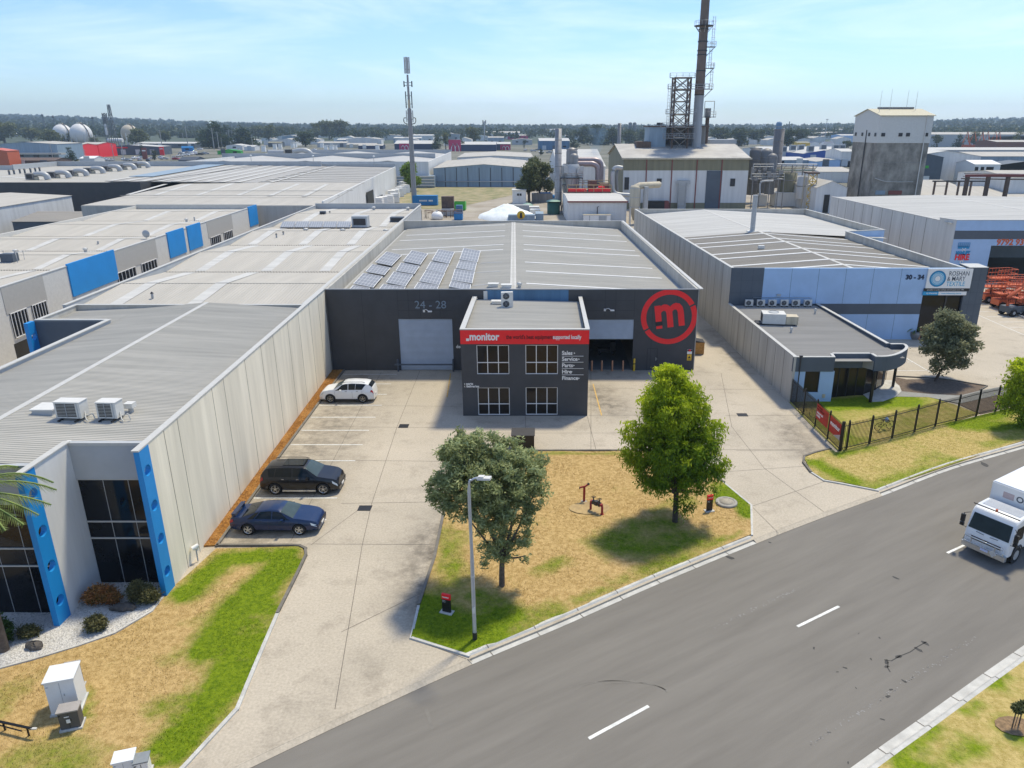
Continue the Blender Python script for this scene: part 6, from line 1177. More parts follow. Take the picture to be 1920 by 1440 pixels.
wt=mat('tank_white',(.72,.70,.66),rough=.5,var=.08,scale=.05);sphere_tank(152,251.5,19,'larger white spherical gas tank, the middle of three',wt);sphere_tank(117.5,250,16.5,'white spherical gas tank at left, half behind trees',wt);sphere_tank(243,249.5,15,'tan stained spherical gas tank, rightmost of three',mat('tank_tan',(.50,.44,.34),rough=.7,var=.2,scale=.1))
Yt=880
def vcol(name,lb,cat,px,py0,py1,rpx,Y,m,cap=None):
 a=P(px,py0,Y);r=abs(P(px+rpx,py0,Y).x-a.x);t=thing(name,lb,cat,(a.x,Y,0));b=MB();b.lathe([(0,a.z+r*.5),(r*.6,a.z+r*.4),(r,a.z),(r,max(-1,P(px,py1,Y).z))],n=16);b.build('shell',m,t);b=MB();b.lathe([(r*1.1,a.z-r),(r*1.1,a.z-r*1.3)],n=16);b.build('band',cap or M['steel'],t);return t
vcol('slim_vessel','slim upright white vessel right of the gas spheres','vessel',197.5,234,253,3.3,Yt,wt)
t=thing('horizontal_tank','long white horizontal tank below the slim vessel','tank',(P(216,263,Yt).x,Yt,P(216,263,Yt).z));b=MB();b.cyl((-8.5,0,0),(8.5,0,0),2.2,n=16);b.build('shell',wt,t);b=MB();b.box((-5,0,-4),(1,3,4));b.box((5,0,-4),(1,3,4));b.build('saddles',M['greyp'],t)
def lattice(name,lb,px,py0,py1,Y,w0,w1,m,r=.35,lean=0):
 a=P(px,py0,Y);bt=P(px,py1,Y);z0,z1=bt.z,a.z;t=thing(name,lb,'tower',(a.x,Y,max(0,0)));b=MB();n=max(4,int((z1-z0)/6))
 c4=lambda z,w_:[(-w_,-w_,z),(w_,-w_,z),(w_,w_,z),(-w_,w_,z)]
 for k in range(4):b.tube([c4(-1,w0)[k],c4(z1,w1)[k]],r,4)
 b.build('corner_leg',m,t);b=MB()
 for i in range(n):
  za=z0+(z1-z0)*i/n;zb=z0+(z1-z0)*(i+1)/n;wa=w0+(w1-w0)*i/n;wb=w0+(w1-w0)*(i+1)/n
  for k in range(4):b.tube([c4(za,wa)[k],c4(zb,wb)[(k+1)%4]],r*.6,3);b.tube([c4(za,wa)[k],c4(za,wa)[(k+1)%4]],r*.6,3)
 b.build('bracing',m,t);return t
sil=mat('far_steel',(.10,.11,.12),rough=.7,var=.2);lattice('flare_tower','thin dark lattice flare tower above the left tree line',203,196,255,860,2.4,.9,sil,.4);lattice('process_tower','short dark process tower beside the lattice flare tower',195,212,230,880,1.8,1.6,sil,.5)
for px,py,lb in((79,216,'faint thin mast on the left skyline, leftmost'),(99,219,'faint thin mast on the left skyline near the spheres'),(173,221,'small water ball tower top on the left skyline')):p=P(px,py,1200);t=thing('skyline_mast',lb,'mast',(p.x,1200,0));b=MB();b.cyl((0,0,0),(0,0,p.z),1.2,.5,n=6);b.build('shaft',sil,t);b=MB();b.lathe([(0,2),(1.6,1),(1.6,-1),(0,-2)],(0,0,p.z),8);b.build('head',sil,t)
p=P(908,227,900);t=thing('phone_tower','distant phone tower right of the mobile mast above a factory','tower',(p.x,900,0));b=MB();b.cyl((0,0,0),(0,0,p.z),.7,n=6);b.build('pole',M['greyp'],t);b=MB();b.box((-1.6,0,p.z-1),(1,1,4));b.box((1.6,0,p.z-1),(1,1,4));b.box((0,0,p.z-2),(4,.5,.5));b.build('antennas',sil,t)
for px,lb in((1182,'hazy refinery tower group left of the plant roof, left stack'),(1190,'hazy refinery tower group left of the plant roof, right stack')):vcol('refinery_tower',lb,'tower',px,231,252,3.5,1400,sil)
vcol('blue_silo','blue silo on the horizon above the grey round stack','silo',1461,231,250,5.5,1100,M['midblue']);vcol('slim_chimney','thin dark chimney on the horizon right of the blue silo','chimney',1480.5,228,250,.8,1100,sil)
p=P(1551,224,1000);t=thing('flood_mast','hair thin light mast left of the concrete tower','mast',(p.x,1000,0));b=MB();b.cyl((0,0,0),(0,0,p.z),.35,n=5);b.build('shaft',M['greyp'],t);b=MB();b.box((0,0,p.z),(3,1,.8));b.build('lamps',M['greyp'],t)
# --- power poles at left with crossarms
pole_px=[(402,281,240),(411,281,247),(417,279,259),(428,276,248),(432,275,243.5),(438,276,244),(453,276,246),(460,276,246),(474,277,252),(305,281,243),(354,283,236),(101,307,270),(162,303,280),(322,307,284),(215,304,270),(233,303,262),(183,291,255),(345,270,249)]
w0_=None
for i,(px,yb_,yt_)in enumerate(pole_px):
 p=G(px,yb_);z=P(px,yt_,p.y).z
 if i==0:
  w0_=thing('power_pole','slender grey power pole standing among the far left yards','power pole',(p.x,p.y,0),0,'power poles in the far left yards');b=MB();b.cyl((0,0,0),(0,0,1),.022,.015,n=6);b.build('pole',mat('pole_grey',(.36,.35,.33),rough=.9),w0_);b=MB();b.box((0,0,.95),(.22,.02,.012));b.box((0,0,.88),(.16,.02,.01));b.build('crossarm',M['galv'],w0_);c_=w0_
 else:c_=copy_tree(w0_,(p.x,p.y,0),random.uniform(-.5,.5))
 c_.scale=(z,z,z)
# --- blue skip, green skip and odds in the yard
def cont(lb,px0,px1,yb_,yt_,dp,m,rz=0,name='shipping_container',cat='container',grp=None):
 a=G(px0,yb_);b_=G(px1,yb_);w_=(b_-a).length;z=P(px0,yt_,a.y).z
 t=thing(name,lb,cat,((a.x+b_.x)/2,a.y,0),rz,grp);b=MB();b.bx(-w_/2,w_/2,0,dp,.1,z);b.build('body',m,t)
 b=MB();n=int(w_/.45)
 for k in range(n):x=-w_/2+.3+(w_-.6)*k/max(1,n-1);b.bx(x-.06,x+.06,-.04,0,.3,z-.25)
 b.build('corrugation',m,t);b=MB()
 for x in(-w_/2,w_/2-.12):b.bx(x,x+.12,-.06,.1,0,z+.02)
 b.bx(-w_/2,w_/2,-.07,.1,z-.1,z+.03);b.build('frame',m,t);return t,w_,z
t,w_,z=cont('blue skip container with white lettering beside the mobile mast',774,820,385.5,367,2.4,M['skipblue'],name='skip_container');text('lettering','BINGO',(t.location.x-w_*.1,t.location.y-.1,z*.5),.9,M['white'],t,ext=.02,weight=.02)if False else None
mb=MB();
for k in range(8):mb.bx(-w_*.22+k*.28,-w_*.22+k*.28+.18,-.09,-.05,z*.42,z*.58)
for k in range(3):mb.bx(w_*.16+k*.4,w_*.16+k*.4+.32,-.09,-.05,z*.42,z*.58)
mb.build('lettering',M['white'],t)
a=G(852,395);b_=G(870,395.5);wv=(b_-a).length+.4;t=thing('skip_bin','open bright green skip bin on the pale dirt','skip bin',((a.x+b_.x)/2,a.y,0));b=MB();z=2.1;w2=wv/2
for(x0,x1,y0,y1)in((-w2,w2,0,.12),(-w2,w2,3.6,3.72),(-w2,-w2+.12,.12,3.6),(w2-.12,w2,.12,3.6)):b.bx(x0,x1,y0,y1,.15,z)
b.bx(-w2,w2,.1,3.6,.15,.3);b.build('body',M['green'],t);b=MB()
for k in range(5):b.bx(-w2+.1+k*(wv-.35)/4,-w2+.22+k*(wv-.35)/4,-.06,0,.2,z)
b.bx(-w2-.06,w2+.06,-.09,.03,z,z+.1);b.build('ribs',M['green'],t);b=MB();b.bx(-w2+.13,w2-.13,.13,3.58,.3,1.6);b.build('rubbish',M['dark'],t)
cont('slate blue container with a round black and yellow sticker by the white powder heap',953,1003,416,403.5,2.6,M['steelblue']);cont('slate blue container end right beside the stickered one',1004,1019,415,401,5.5,M['steelblue'])
p0=G(977,416);t=thing('round_sign','round yellow sign with a black figure on the slate container','sign',(p0.x,p0.y-.12,1.6));b=MB();b.lathe([(0,0),(.95,0),(.95,.04)],n=20,axis='Y');b.build('disc',M['yellow'],t).location=(0,-.03,0);b=MB();b.cyl((0,-.06,-.7),(0,-.06,.5),.35,.2,n=8);b.build('figure',M['black'],t)
cont('pale grey container lying behind the white powder heap',947,992,396,385,2.5,M['greyp']);cont('grey container under the gum trees by the silver stack',997,1036,379,363,2.6,M['steel'])
cont('small white box container between powder heap and slate containers',992,1011,397,388,3,M['bwhite_wall']);cont('white lidded box container right behind the slate end one',994,1013,405,393.5,3,M['offwhite'])
t,w_,z=cont('small white transformer kiosk with two dark windows near the gums',961,986,383,357,4,M['white'],name='kiosk',cat='kiosk')
for x in(-.32,.42):b=MB();b.bx(x-.28,x+.28,-.09,-.05,z*.62,z*.62+.6);b.build('window',M['black'],t)
b=MB();b.bx(-w_/2-.2,w_/2+.2,-.3,4.3,z,z+.15);b.build('roof',M['offwhite'],t)
b=MB();b.bx(-.05,.0,-.08,-.05,.3,z*.85);b.build('door_seam',M['greyp'],t)
p=G(951,409);hm=MB();n=26;rings=10;vs=[(0,0,3.3)];rnd=random.Random(3)
for r in range(1,rings+1):
 for k in range(n):a=2*math.pi*k/n;rr=r/rings;zz_=3.3*(1-rr)**.95+(.5*rnd.random()if r<rings else-.1);vs.append((rr*(7.2+.7*math.sin(3*a)+rnd.uniform(-.3,.3))*math.cos(a),rr*6*math.sin(a),zz_))
fs=[(0,1+k,1+(k+1)%n)for k in range(n)]+[(1+(r-1)*n+k,1+r*n+k,1+r*n+(k+1)%n,1+(r-1)*n+(k+1)%n)for r in range(1,rings)for k in range(n)]
hm.add(vs,fs,0,True);o=hm.build('powder_heap',M['powder'],None,'big heap of white powder in the dirt yard','heap',origin=None);o.location=(p.x,p.y,0)
rnd=random.Random(11)
t=thing('scrap_frames','jumble of rusty racks and drums behind the terrace end wall','scrap',tuple(G(835,408)));b=MB()
for k in range(16):x=rnd.uniform(-5.5,2);y=rnd.uniform(-2,2);b.tube([(x,y,0),(x,y,rnd.uniform(1.2,1.9)),(x+2,y,rnd.uniform(1.2,1.9)),(x+2,y,0)],.07,4)
b.build('racks',M['rust'],t)
for nm,px,py,m_,s,lb in(('drum_tank',820,411,M['white'],1.0,'round white drum tank lying among the yard scrap'),('blue_crate',860,412,M['skipblue'],.8,'small blue crate at the edge of the dirt yard scrap')):
 p=G(px,py);t=thing(nm,lb,nm.split('_')[1],(p.x,p.y,0));b=MB()
 if nm=='drum_tank':b.lathe([(0,1.9),(.9,1.7),(1.4,1.0),(1.4,.2),(1.1,0)],n=16);b.build('shell',m_,t);b=MB();b.lathe([(.3,2.05),(.3,1.8)],n=10);b.lathe([(0,2.05),(.3,2.05)],n=10);b.build('lid',M['greyp'],t)
 else:b.box((0,0,.8),(2.0,1.8,1.4));b.build('body',m_,t);b=MB();b.box((0,0,1.55),(2.1,1.9,.1));b.build('rim',M['navy'],t)
p=G(843,403);t=thing('charred_machine','black scorched machine hood standing over blue trolley parts','machine',(p.x,p.y,0));b=MB();b.prism([(-1.8,-1),(1.2,-1),(1.2,1),(-1.8,1)],1.2,4.6);b.build('hood',M['rust'],t);b=MB();b.box((0,-1.2,.9),(3.6,1.2,.5));b.build('blue_tray',M['skipblue'],t);b=MB();b.box((2.6,-.6,1.3),(1.6,1.6,2.4));b.build('side_tank',M['midblue'],t);b=MB();b.box((-.2,-1.9,.9),(3.0,1.4,1.6));b.build('pale_box',M['greyp'],t)
pal=None;rnd=random.Random(4)
for i,(px,py)in enumerate(((711,386),(720,384),(731,381),(740,377),(735,371),(742,369),(749,366),(752,362),(760,359),(764,355),(768,351),(756,352))):
 p=G(px,py+3)
 if pal is None:pal=thing('wrapped_pallet','white wrapped pallet stack in the line beside the long white wall','pallet',(p.x,p.y,0),0,'white wrapped pallets by the white wall');b=MB();b.box((0,0,1.0),(2.4,2.4,1.7));b.box((0,0,2.3),(2.2,2.2,.8));b.build('stack',M['white'],pal);b=MB();b.box((0,0,.08),(2.5,2.5,.15));b.build('pallet',M['tan'],pal)
 else:copy_tree(pal,(p.x,p.y,0),rnd.uniform(0,1))
t,w_,z=cont('stacked blue grey racks of goods behind the light green tree',745,815,352,330,8,M['steelblue'],name='goods_rack',cat='rack')
for k in range(4):b=MB();b.bx(-w_/2,w_/2,-.3,0,.6+k*z/4,1.1+k*z/4);b.build('white_tier',M['offwhite'],t)
# ============================================================ POWER / RECYCLING PLANT
PY=205.0;pe=P(1170,297,PY);pe2=P(1405.5,296.3,PY);PZ=pe.z;PYb=PY+33
T=thing('plant_hall','big white and olive clad plant hall carrying the tall chimney','plant hall',(pe.x,PY,0))
x0,x1=pe.x,pe2.x;rz2=PZ+3.2;ym=PY+16.5;s_=lambda y:-.0358*(y-PY)
olz=P(1280,319.5,PY).z
mb=MB();mb.bx(x0,x1,PY,PY+.3,1.6,olz);mb.build('white_wall',M['bwhite_wall'],T,world=True)
mb=MB();mb.bx(x0,x1,PY-.05,PY+.3,olz,PZ);mb.bx(x0,x1,PY-.05,PY+.3,-.2,1.6);mb.build('olive_band',M['olive'],T,world=True)
gab=lambda x:[(x,PY+.3,-.2),(x+s_(PYb),PYb,-.2),(x+s_(PYb),PYb,PZ),(x+s_(ym),ym,rz2),(x,PY+.3,PZ)]
mb=MB();mb.add(gab(x0),[(0,4,3,2,1)]);mb.add(gab(x1),[(0,1,2,3,4)]);mb.bx(x0+s_(PYb),x1+s_(PYb),PYb-.3,PYb,-.2,PZ);mb.build('gable_wall',M['olive'],T,world=True)
mb=MB();o_=.5;mb.slab([(x0-o_,PY-.4,PZ),(x1+o_,PY-.4,PZ),(x1+o_+s_(ym),ym,rz2+.1),(x0-o_+s_(ym),ym,rz2+.1)],.12);mb.slab([(x0-o_+s_(ym),ym,rz2+.1),(x1+o_+s_(ym),ym,rz2+.1),(x1+o_+s_(PYb),PYb+.4,PZ),(x0-o_+s_(PYb),PYb+.4,PZ)],.12);mb.build('roof',mat('dusty_roof',(.50,.48,.43),rough=.7,c2=(.34,.32,.29),scale=.2),T,world=True)
mb=MB();mb.bx(x0-.6,x1+.6,PY-.55,PY-.4,PZ-.25,PZ+.15);mb.build('gutter',M['tan'],T,world=True)
for px in(1211.5,1259,1305.5,1352):x=P(px,330,PY).x;mb=MB();mb.bx(x-.13,x+.13,PY-.2,PY-.05,0,PZ-.2);mb.build('downpipe',mat('red_oxide',(.22,.06,.05),rough=.7),T,world=True)
a,b_=P(1325.5,320,PY),P(1350.5,375,PY);mb=MB();mb.bx(a.x,b_.x,PY-.12,PY-.05,0,a.z);mb.build('tall_door',M['slate'],T,world=True)
for px,py,w_,h_ in((1236,338,1.3,.9),(1373.5,342,1.3,2.0),(1175,344,1.2,3.2)):a=P(px,py,PY);mb=MB();mb.box((a.x,PY-.1,a.z),(w_,.12,h_));mb.build('window' if py<343 else 'side_door',M['dark'],T,world=True)
mb=MB();a=P(1280,372,PY);
for(p0,p1)in(((1272,342),(1273,385)),((1286,342),(1286,385))):u,v=P(*p0,PY),P(*p1,PY);mb.cyl((u.x,PY-1,0),(u.x,PY-1,u.z),.12,n=6)
u,v=P(1271,341,PY),P(1288,341,PY)
for k in range(7):z=u.z*k/7;mb.bx(u.x,v.x,PY-1.1,PY-.9,z,z+.15)
mb.build('stair_cage',M['galv'],T,world=True);mb=MB();c_=P(1279.5,345,PY);mb.bx(P(1272,345,PY).x,P(1287,345,PY).x,PY-.9,PY-.06,0,P(1280,345,PY).z);mb.prism([(P(1268,340,PY).x,PY-.9),(P(1293,340,PY).x,PY-.9),(P(1290,340,PY).x,PY-.06),(P(1270,340,PY).x,PY-.06)],P(1280,345,PY).z,P(1280,338,PY).z);mb.build('hopper',M['galv'],T,world=True)
mb=MB();a=P(1152,268,ym);a_=(P(1200,270,ym+2).x);mb.bx(P(1190,270,ym).x,P(1216,270,ym).x,ym-5,ym+1,rz2-1,rz2+.8);mb.build('ridge_vent',M['rust'],T,world=True)
mb=MB();mb.bx(P(1328,266,ym+5).x,P(1378,266,ym+5).x,ym+3,ym+10,rz2-1,rz2+1.2);mb.build('roof_monitor',M['greyp'],T,world=True)
YB1=ym-3.5
a,b_=P(1219,283,YB1),P(1247,283,YB1);top=P(1230,238,YB1).z
T=thing('boiler_house','grey corrugated boiler house sitting on the plant hall roof','boiler house',(a.x,YB1,PZ+1))
mb=MB();mb.bx(P(1216,283,YB1).x,b_.x,YB1,YB1+10,PZ+1.5,top);mb.build('wall',M['steelblue'],T,world=True)
mb=MB();mb.bx(b_.x,P(1326,283,YB1).x,YB1+3.5,YB1+10,PZ+1,top);mb.build('rear_wall',M['steel'],T,world=True)
mb=MB();mb.bx(P(1213,283,YB1).x,P(1327,283,YB1).x,YB1-.3,YB1+10.5,top,top+.3);mb.build('roof',M['rust'],T,world=True)
mb=MB();c_=P(1237,232,YB1+4);mb.cyl((c_.x,YB1+4,top+.3),(c_.x,YB1+4,c_.z-.3),.75,n=12);mb.build('roof_fan',M['galv'],T,world=True);mb=MB();mb.cyl((c_.x,YB1+4,c_.z-.3),(c_.x,YB1+4,c_.z+.3),.85,n=12);mb.build('fan_cap',M['dark'],T,world=True)
mb=MB();mb.bx(P(1248,283,YB1).x,P(1290,283,YB1).x,YB1+2.2,YB1+3.4,PZ+1,P(1270,262,YB1).z);mb.build('duct_casing',M['dark'],T,world=True)
def rail(mb,p0,p1,h=1.1,r=.05,step=1.4):
 p0,p1=Vector(p0),Vector(p1);n=max(1,int((p1-p0).length/step))
 for k in range(n+1):q=p0.lerp(p1,k/n);mb.cyl(q,q+Vector((0,0,h)),r,n=4)
 for z in(h*.5,h):mb.tube([p0+Vector((0,0,z)),p1+Vector((0,0,z))],r,4)
def plat(T,x0,x1,y0,y1,z,m=M['steel'],rm=M['galv']):
 mb=MB();mb.bx(x0,x1,y0,y1,z-.15,z);mb.build('platform',m,T,world=True);mb=MB()
 rail(mb,(x0,y0,z),(x1,y0,z));rail(mb,(x0,y0,z),(x0,y1,z));rail(mb,(x1,y0,z),(x1,y1,z));mb.build('railing',rm,T,world=True)
YT=ym-5.5;T=thing('lattice_tower','rusty open lattice steel tower with platforms beside the tall chimney','tower',(P(1275,285,YT).x,YT,PZ+1))
cx=P(1277,220,YT).x;hw=abs(P(1291,220,YT).x-P(1262,220,YT).x)/2;z0=PZ+1.4;zt=P(1275,144,YT).z
lv=[P(1275,py,YT).z for py in(285,258.5,238,215,190,168,145)];lv[0]=z0
c4=[(-hw,0),(hw,0),(hw,4.4),(-hw,4.4)]
for dx,dy in c4:mb=MB();mb.cyl((cx+dx,YT+dy,z0-.5),(cx+dx,YT+dy,zt),.26,n=6);mb.build('leg',M['rust'],T,world=True)
mb=MB()
for i in range(len(lv)-1):
 for k in range(4):
  a,b_=c4[k],c4[(k+1)%4];pa,pb=Vector((cx+a[0],YT+a[1],0)),Vector((cx+b_[0],YT+b_[1],0));za,zb=Vector((0,0,lv[i])),Vector((0,0,lv[i+1]));mb.tube([pa+za,pb+zb],.12,4);mb.tube([pb+za,pa+zb],.12,4);mb.tube([pa+zb,pb+zb],.15,4)
mb.build('bracing',M['steel'],T,world=True)
for py,e0,e1 in((145.5,1.6,.9),(166.5,2.0,4.8),(213,2.2,1.8),(238,3.4,1.8),(258.5,2.6,1.8)):z=P(1275,py,YT).z;plat(T,cx-hw-e0,cx+hw+e1,YT-1.2,YT-.1,z)
mb=MB();lx_=cx-hw-1.6;
for x in(lx_-.3,lx_+.3):mb.cyl((x,YT-.8,lv[2]),(x,YT-.8,lv[5]+1),.06,n=4)
z=lv[2]
while z<lv[5]+1:mb.tube([(lx_-.3,YT-.8,z),(lx_+.3,YT-.8,z)],.04,4);z+=.9
mb.build('ladder',M['galv'],T,world=True)
YC=ym-3;cxx=P(1304.5,280,YC).x;T=thing('chimney','tall steel chimney, grey below and rusty brown above, leaving the top of the view','chimney',(cxx,YC,PZ+1))
zg=P(1310,178,YC).z;zt=P(1318,-60,YC).z;r0=1.32
mb=MB();mb.cyl((cxx,YC,PZ+1),(cxx,YC,zg),r0,r0*.97,n=28);mb.build('grey_shaft',mat('chimney_grey',(.32,.34,.36),rough=.6,var=.15,scale=.8,streak=True),T,world=True)
mb=MB();mb.cyl((cxx,YC,zg),(cxx,YC,zt),r0*.99,r0*.80,n=28);mb.build('brown_shaft',mat('chimney_brown',(.20,.145,.11),rough=.75,c2=(.12,.09,.075),scale=.5,stretch=(1,1,.5)),T,world=True)
for py in(178,160,133,103,95,78,55):z=P(1315,py,YC).z;mb=MB();mb.cyl((cxx,YC,z-.12),(cxx,YC,z+.12),r0*1.03,n=28);mb.build('band',M['dark'],T,world=True)
mb=MB();mb.cyl((cxx,YC,PZ+1),(cxx,YC,PZ+1.8),r0*1.12,n=28);mb.build('base_skirt',M['galv'],T,world=True)
mb=MB();z=P(1320,48,YC).z;n=16;mb.cyl((cxx,YC,z-.15),(cxx,YC,z),2.6,n=n);mb.build('ring_platform',M['dark'],T,world=True)
mb=MB();
for k in range(n):a=2*math.pi*k/n;a2=2*math.pi*(k+1)/n;p_=Vector((cxx+2.5*math.cos(a),YC+2.5*math.sin(a),z));q_2=Vector((cxx+2.5*math.cos(a2),YC+2.5*math.sin(a2),z));mb.cyl(p_,p_+Vector((0,0,1.1)),.04,n=4);mb.tube([p_+Vector((0,0,1.1)),q_2+Vector((0,0,1.1))],.04,4);
for k in range(0,n,2):a=2*math.pi*k/n;mb.tube([(cxx+2.4*math.cos(a),YC+2.4*math.sin(a),z-.1),(cxx+1.2*math.cos(a),YC+1.2*math.sin(a),z-1.6)],.08,4)
mb.build('railing',M['galv'],T,world=True)
for i,(py,sgn)in enumerate(((88,1),(128,1),(167,1))):
 z=P(1330,py,YC).z;mb=MB();mb.bx(cxx+1.0,cxx+3.4,YC-1.2,YC+.6,z-.12,z);mb.build('platform',M['dark'],T,world=True);mb=MB();rail(mb,(cxx+1.2,YC-1.2,z),(cxx+3.4,YC-1.2,z),1.3);rail(mb,(cxx+3.4,YC-1.2,z),(cxx+3.4,YC+.6,z),1.3);mb.tube([(cxx+3.3,YC-.3,z-.1),(cxx+1.2,YC-.3,z-2.2)],.1,4);mb.build('railing',M['galv'],T,world=True)
mb=MB();zs=[P(1330,py,YC).z for py in(167,128,88,40)]
for i in range(3):
 xo=cxx+(2.9,2.2,2.6)[i]
 for dx in(-.3,.3):mb.cyl((xo+dx,YC-.6,zs[i]),(xo+dx,YC-.6,zs[i+1]+1.2),.06,n=4)
 z=zs[i]
 while z<zs[i+1]+1.2:mb.tube([(xo-.3,YC-.6,z),(xo+.3,YC-.6,z)],.045,4);z+=.9
 z=zs[i]+2.2
 while z<zs[i+1]+1:mb.tube([(xo-.5,YC-.7,z),(xo-.4,YC-1.3,z),(xo+.4,YC-1.3,z),(xo+.5,YC-.7,z)],.05,4);z+=2.0
mb.build('caged_ladder',M['galv'],T,world=True)
YS=ym+1;xs_=P(1326,230,YS).x;T=thing('caged_stack','short rusty stack with a caged platform right of the tall chimney','stack',(xs_,YS,PZ+1));zt=P(1326,203,YS).z
mb=MB();mb.cyl((xs_,YS,PZ+1),(xs_,YS,P(0,221,YS).z),.55,n=12);mb.build('shaft',M['rust'],T,world=True);mb=MB();mb.cyl((xs_,YS,P(0,221,YS).z),(xs_,YS,zt),.85,n=12);mb.build('head',M['steel'],T,world=True)
mb=MB();z=P(0,219,YS).z;mb.bx(xs_-1.6,xs_+2.0,YS-1.4,YS+.9,z-.15,z);mb.build('platform',M['dark'],T,world=True);mb=MB();rail(mb,(xs_-.4,YS-1.3,z),(xs_+2.0,YS-1.3,z),1.3);
for x in(xs_-1.2,xs_+1.5):mb.cyl((x,YS-.9,z),(x,YS-.9,P(0,190,YS).z),.09,n=4)
mb.tube([(xs_-1.2,YS-.9,P(0,190,YS).z),(xs_+1.5,YS-.9,P(0,190,YS).z)],.09,4);mb.build('cage',M['steel'],T,world=True)
def vessel(lb,px,py0,py1,rpx,Y,m,dome=True,name='process_vessel',cat='vessel'):
 a=P(px,py0,Y);r=abs(P(px+rpx,(py0+py1)/2,Y).x-P(px,(py0+py1)/2,Y).x);zb=max(0,P(px,py1,Y).z);t=thing(name,lb,cat,(P(px,(py0+py1)/2,Y).x,Y,zb))
 h_=a.z-zb;b=MB();b.lathe(([(0,h_),(r*.5,h_-r*.12),(r*.85,h_-r*.38),(r,h_-r*.7)]if dome else[(r*.9,h_-.4),(r*.9,h_),(r,h_)])+[(r,0)],n=20);b.build('shell',m,t)
 k=1
 while k*3.2<h_:b=MB();b.lathe([(r*1.04,k*3.2),(r*1.04,k*3.2+.18)],n=20);b.build('band',M['steel'],t);k+=1
 return t
vessel('tall silver stack at the left of the scrubber plant',1046.5,241,385,6.3,196,mat('stack_steel',(.33,.32,.31),rough=.55,metal=.3,var=.2,scale=1),False,'steel_stack','stack')
vessel('fat domed scrubber vessel behind the front one, left plant',1072,276,352,10.5,202,M['steel']);vessel('domed scrubber vessel in front of the fatter one, left plant',1076,287,345,8.2,198,M['steel'])
Yp=198;T=thing('scrubber_base','grey steel scrubber base with hoppers, platforms and valves','machine',(P(1072,350,Yp).x,Yp,0))
c_=P(1070,330,Yp);mb=MB();mb.lathe([(2.2,c_.z-2),(2.6,c_.z+2),(2.0,c_.z+3)],(c_.x,Yp,0),18);mb.lathe([(.9,0),(2.4,c_.z-2.2)],(c_.x,Yp,0),18);mb.build('hopper',M['galv'],T,world=True)
mb=MB();z=P(1070,332,Yp).z;mb.bx(P(1050,330,Yp).x,P(1092,330,Yp).x,Yp-3,Yp+2,z-.2,z);mb.build('platform',M['dark'],T,world=True);mb=MB();rail(mb,(P(1050,330,Yp).x,Yp-3,z),(P(1092,330,Yp).x,Yp-3,z));mb.build('railing',M['steel'],T,world=True)
rnd=random.Random(8);mb=MB()
for k in range(12):x=P(rnd.uniform(1053,1090),330,Yp).x;mb.box((x,Yp-2+rnd.uniform(-.5,1),z+rnd.uniform(.5,3.2)),(rnd.uniform(.5,1.4),rnd.uniform(.5,1.2),rnd.uniform(.6,1.8)))
mb.build('valve_boxes',M['galv'],T,world=True)
mb=MB()
for px in(1052,1062,1082,1091):x=P(px,350,Yp).x;mb.cyl((x,Yp-2.8,0),(x,Yp-2.8,z),.14,n=6)
for k in range(3):x=P(1052+10*k,350,Yp).x;x2=P(1062+10*k,350,Yp).x;mb.tube([(x,Yp-2.8,0),(x2,Yp-2.8,z)],.08,4)
mb.build('support_frame',M['steel'],T,world=True)
T=thing('gooseneck_pipes','pair of fat silver pipes arching down right of the scrubber vessels','pipework',(P(1110,320,200).x,200,0))
for(ya,xa,xb,yb2,Yq)in((300,1084,1127,312,202),(307,1084,1121,318,199)):
 pts=[P(xa,ya,Yq),P((xa+xb)/2,ya,Yq),P(xb-9,ya+.5,Yq),P(xb-2,ya+5,Yq),P(xb,ya+14,Yq)];e=P(xb,350,Yq);e.x=pts[-1].x;pts.append(e);mb=MB();mb.tube(bez(pts,4),.68,12);mb.build('pipe',mat('hot_pipe',(.30,.25,.26),rough=.45,metal=.5,var=.2),T,world=True)
T=thing('elbow_pipe','silver pipe bending from the hall gable down to the cream filter','pipework',(P(1150,320,196).x,196,0));Yq=196
mb=MB();mb.tube(bez([P(1167,315,Yq),P(1156,314,Yq),P(1149.5,321,Yq),P(1148.5,345,Yq),P(1150,358,Yq),P(1158,364,Yq),P(1180,366,Yq)],5),.55,10);mb.build('pipe',M['galv'],T,world=True)
mb=MB();mb.tube(bez([P(1164,316,200),P(1157,322,200),P(1156,345,200),P(1158,360,200)],5),.42,10);mb.build('rear_pipe',M['steel'],T,world=True)
Yr=192;T=thing('conveyor_deck','red and rust conveyor machinery behind yellow rails above the white switch house','machine',(P(1105,358,Yr).x,Yr,0))
za=P(1100,360,Yr).z;xa,xb=P(1064,360,Yr).x,P(1146,360,Yr).x;mb=MB();mb.bx(xa,xb,Yr,Yr+6,za-.4,za);mb.build('deck',M['rust'],T,world=True)
mb=MB();mb.bx(P(1066,355,Yr).x,P(1100,355,Yr).x,Yr+.6,Yr+2.4,za,P(0,355,Yr).z);mb.bx(P(1104,355,Yr).x,P(1145,355,Yr).x,Yr+.6,Yr+2.2,za,P(0,354,Yr).z);mb.prism([(P(1122,355,Yr).x,Yr+.5),(P(1134,355,Yr).x,Yr+.5),(P(1130,355,Yr).x,Yr+2.5),(P(1123,355,Yr).x,Yr+2.5)],P(0,354,Yr).z,P(0,350,Yr).z);mb.build('red_housing',M['red'],T,world=True)
mb=MB();mb.bx(P(1104,350,Yr).x,P(1120,350,Yr).x,Yr+2.5,Yr+5,za,P(0,340,Yr).z);mb.bx(P(1126,350,Yr).x,P(1144,350,Yr).x,Yr+2.5,Yr+5,za,P(0,346,Yr).z);mb.build('motor_casing',M['rust'],T,world=True)
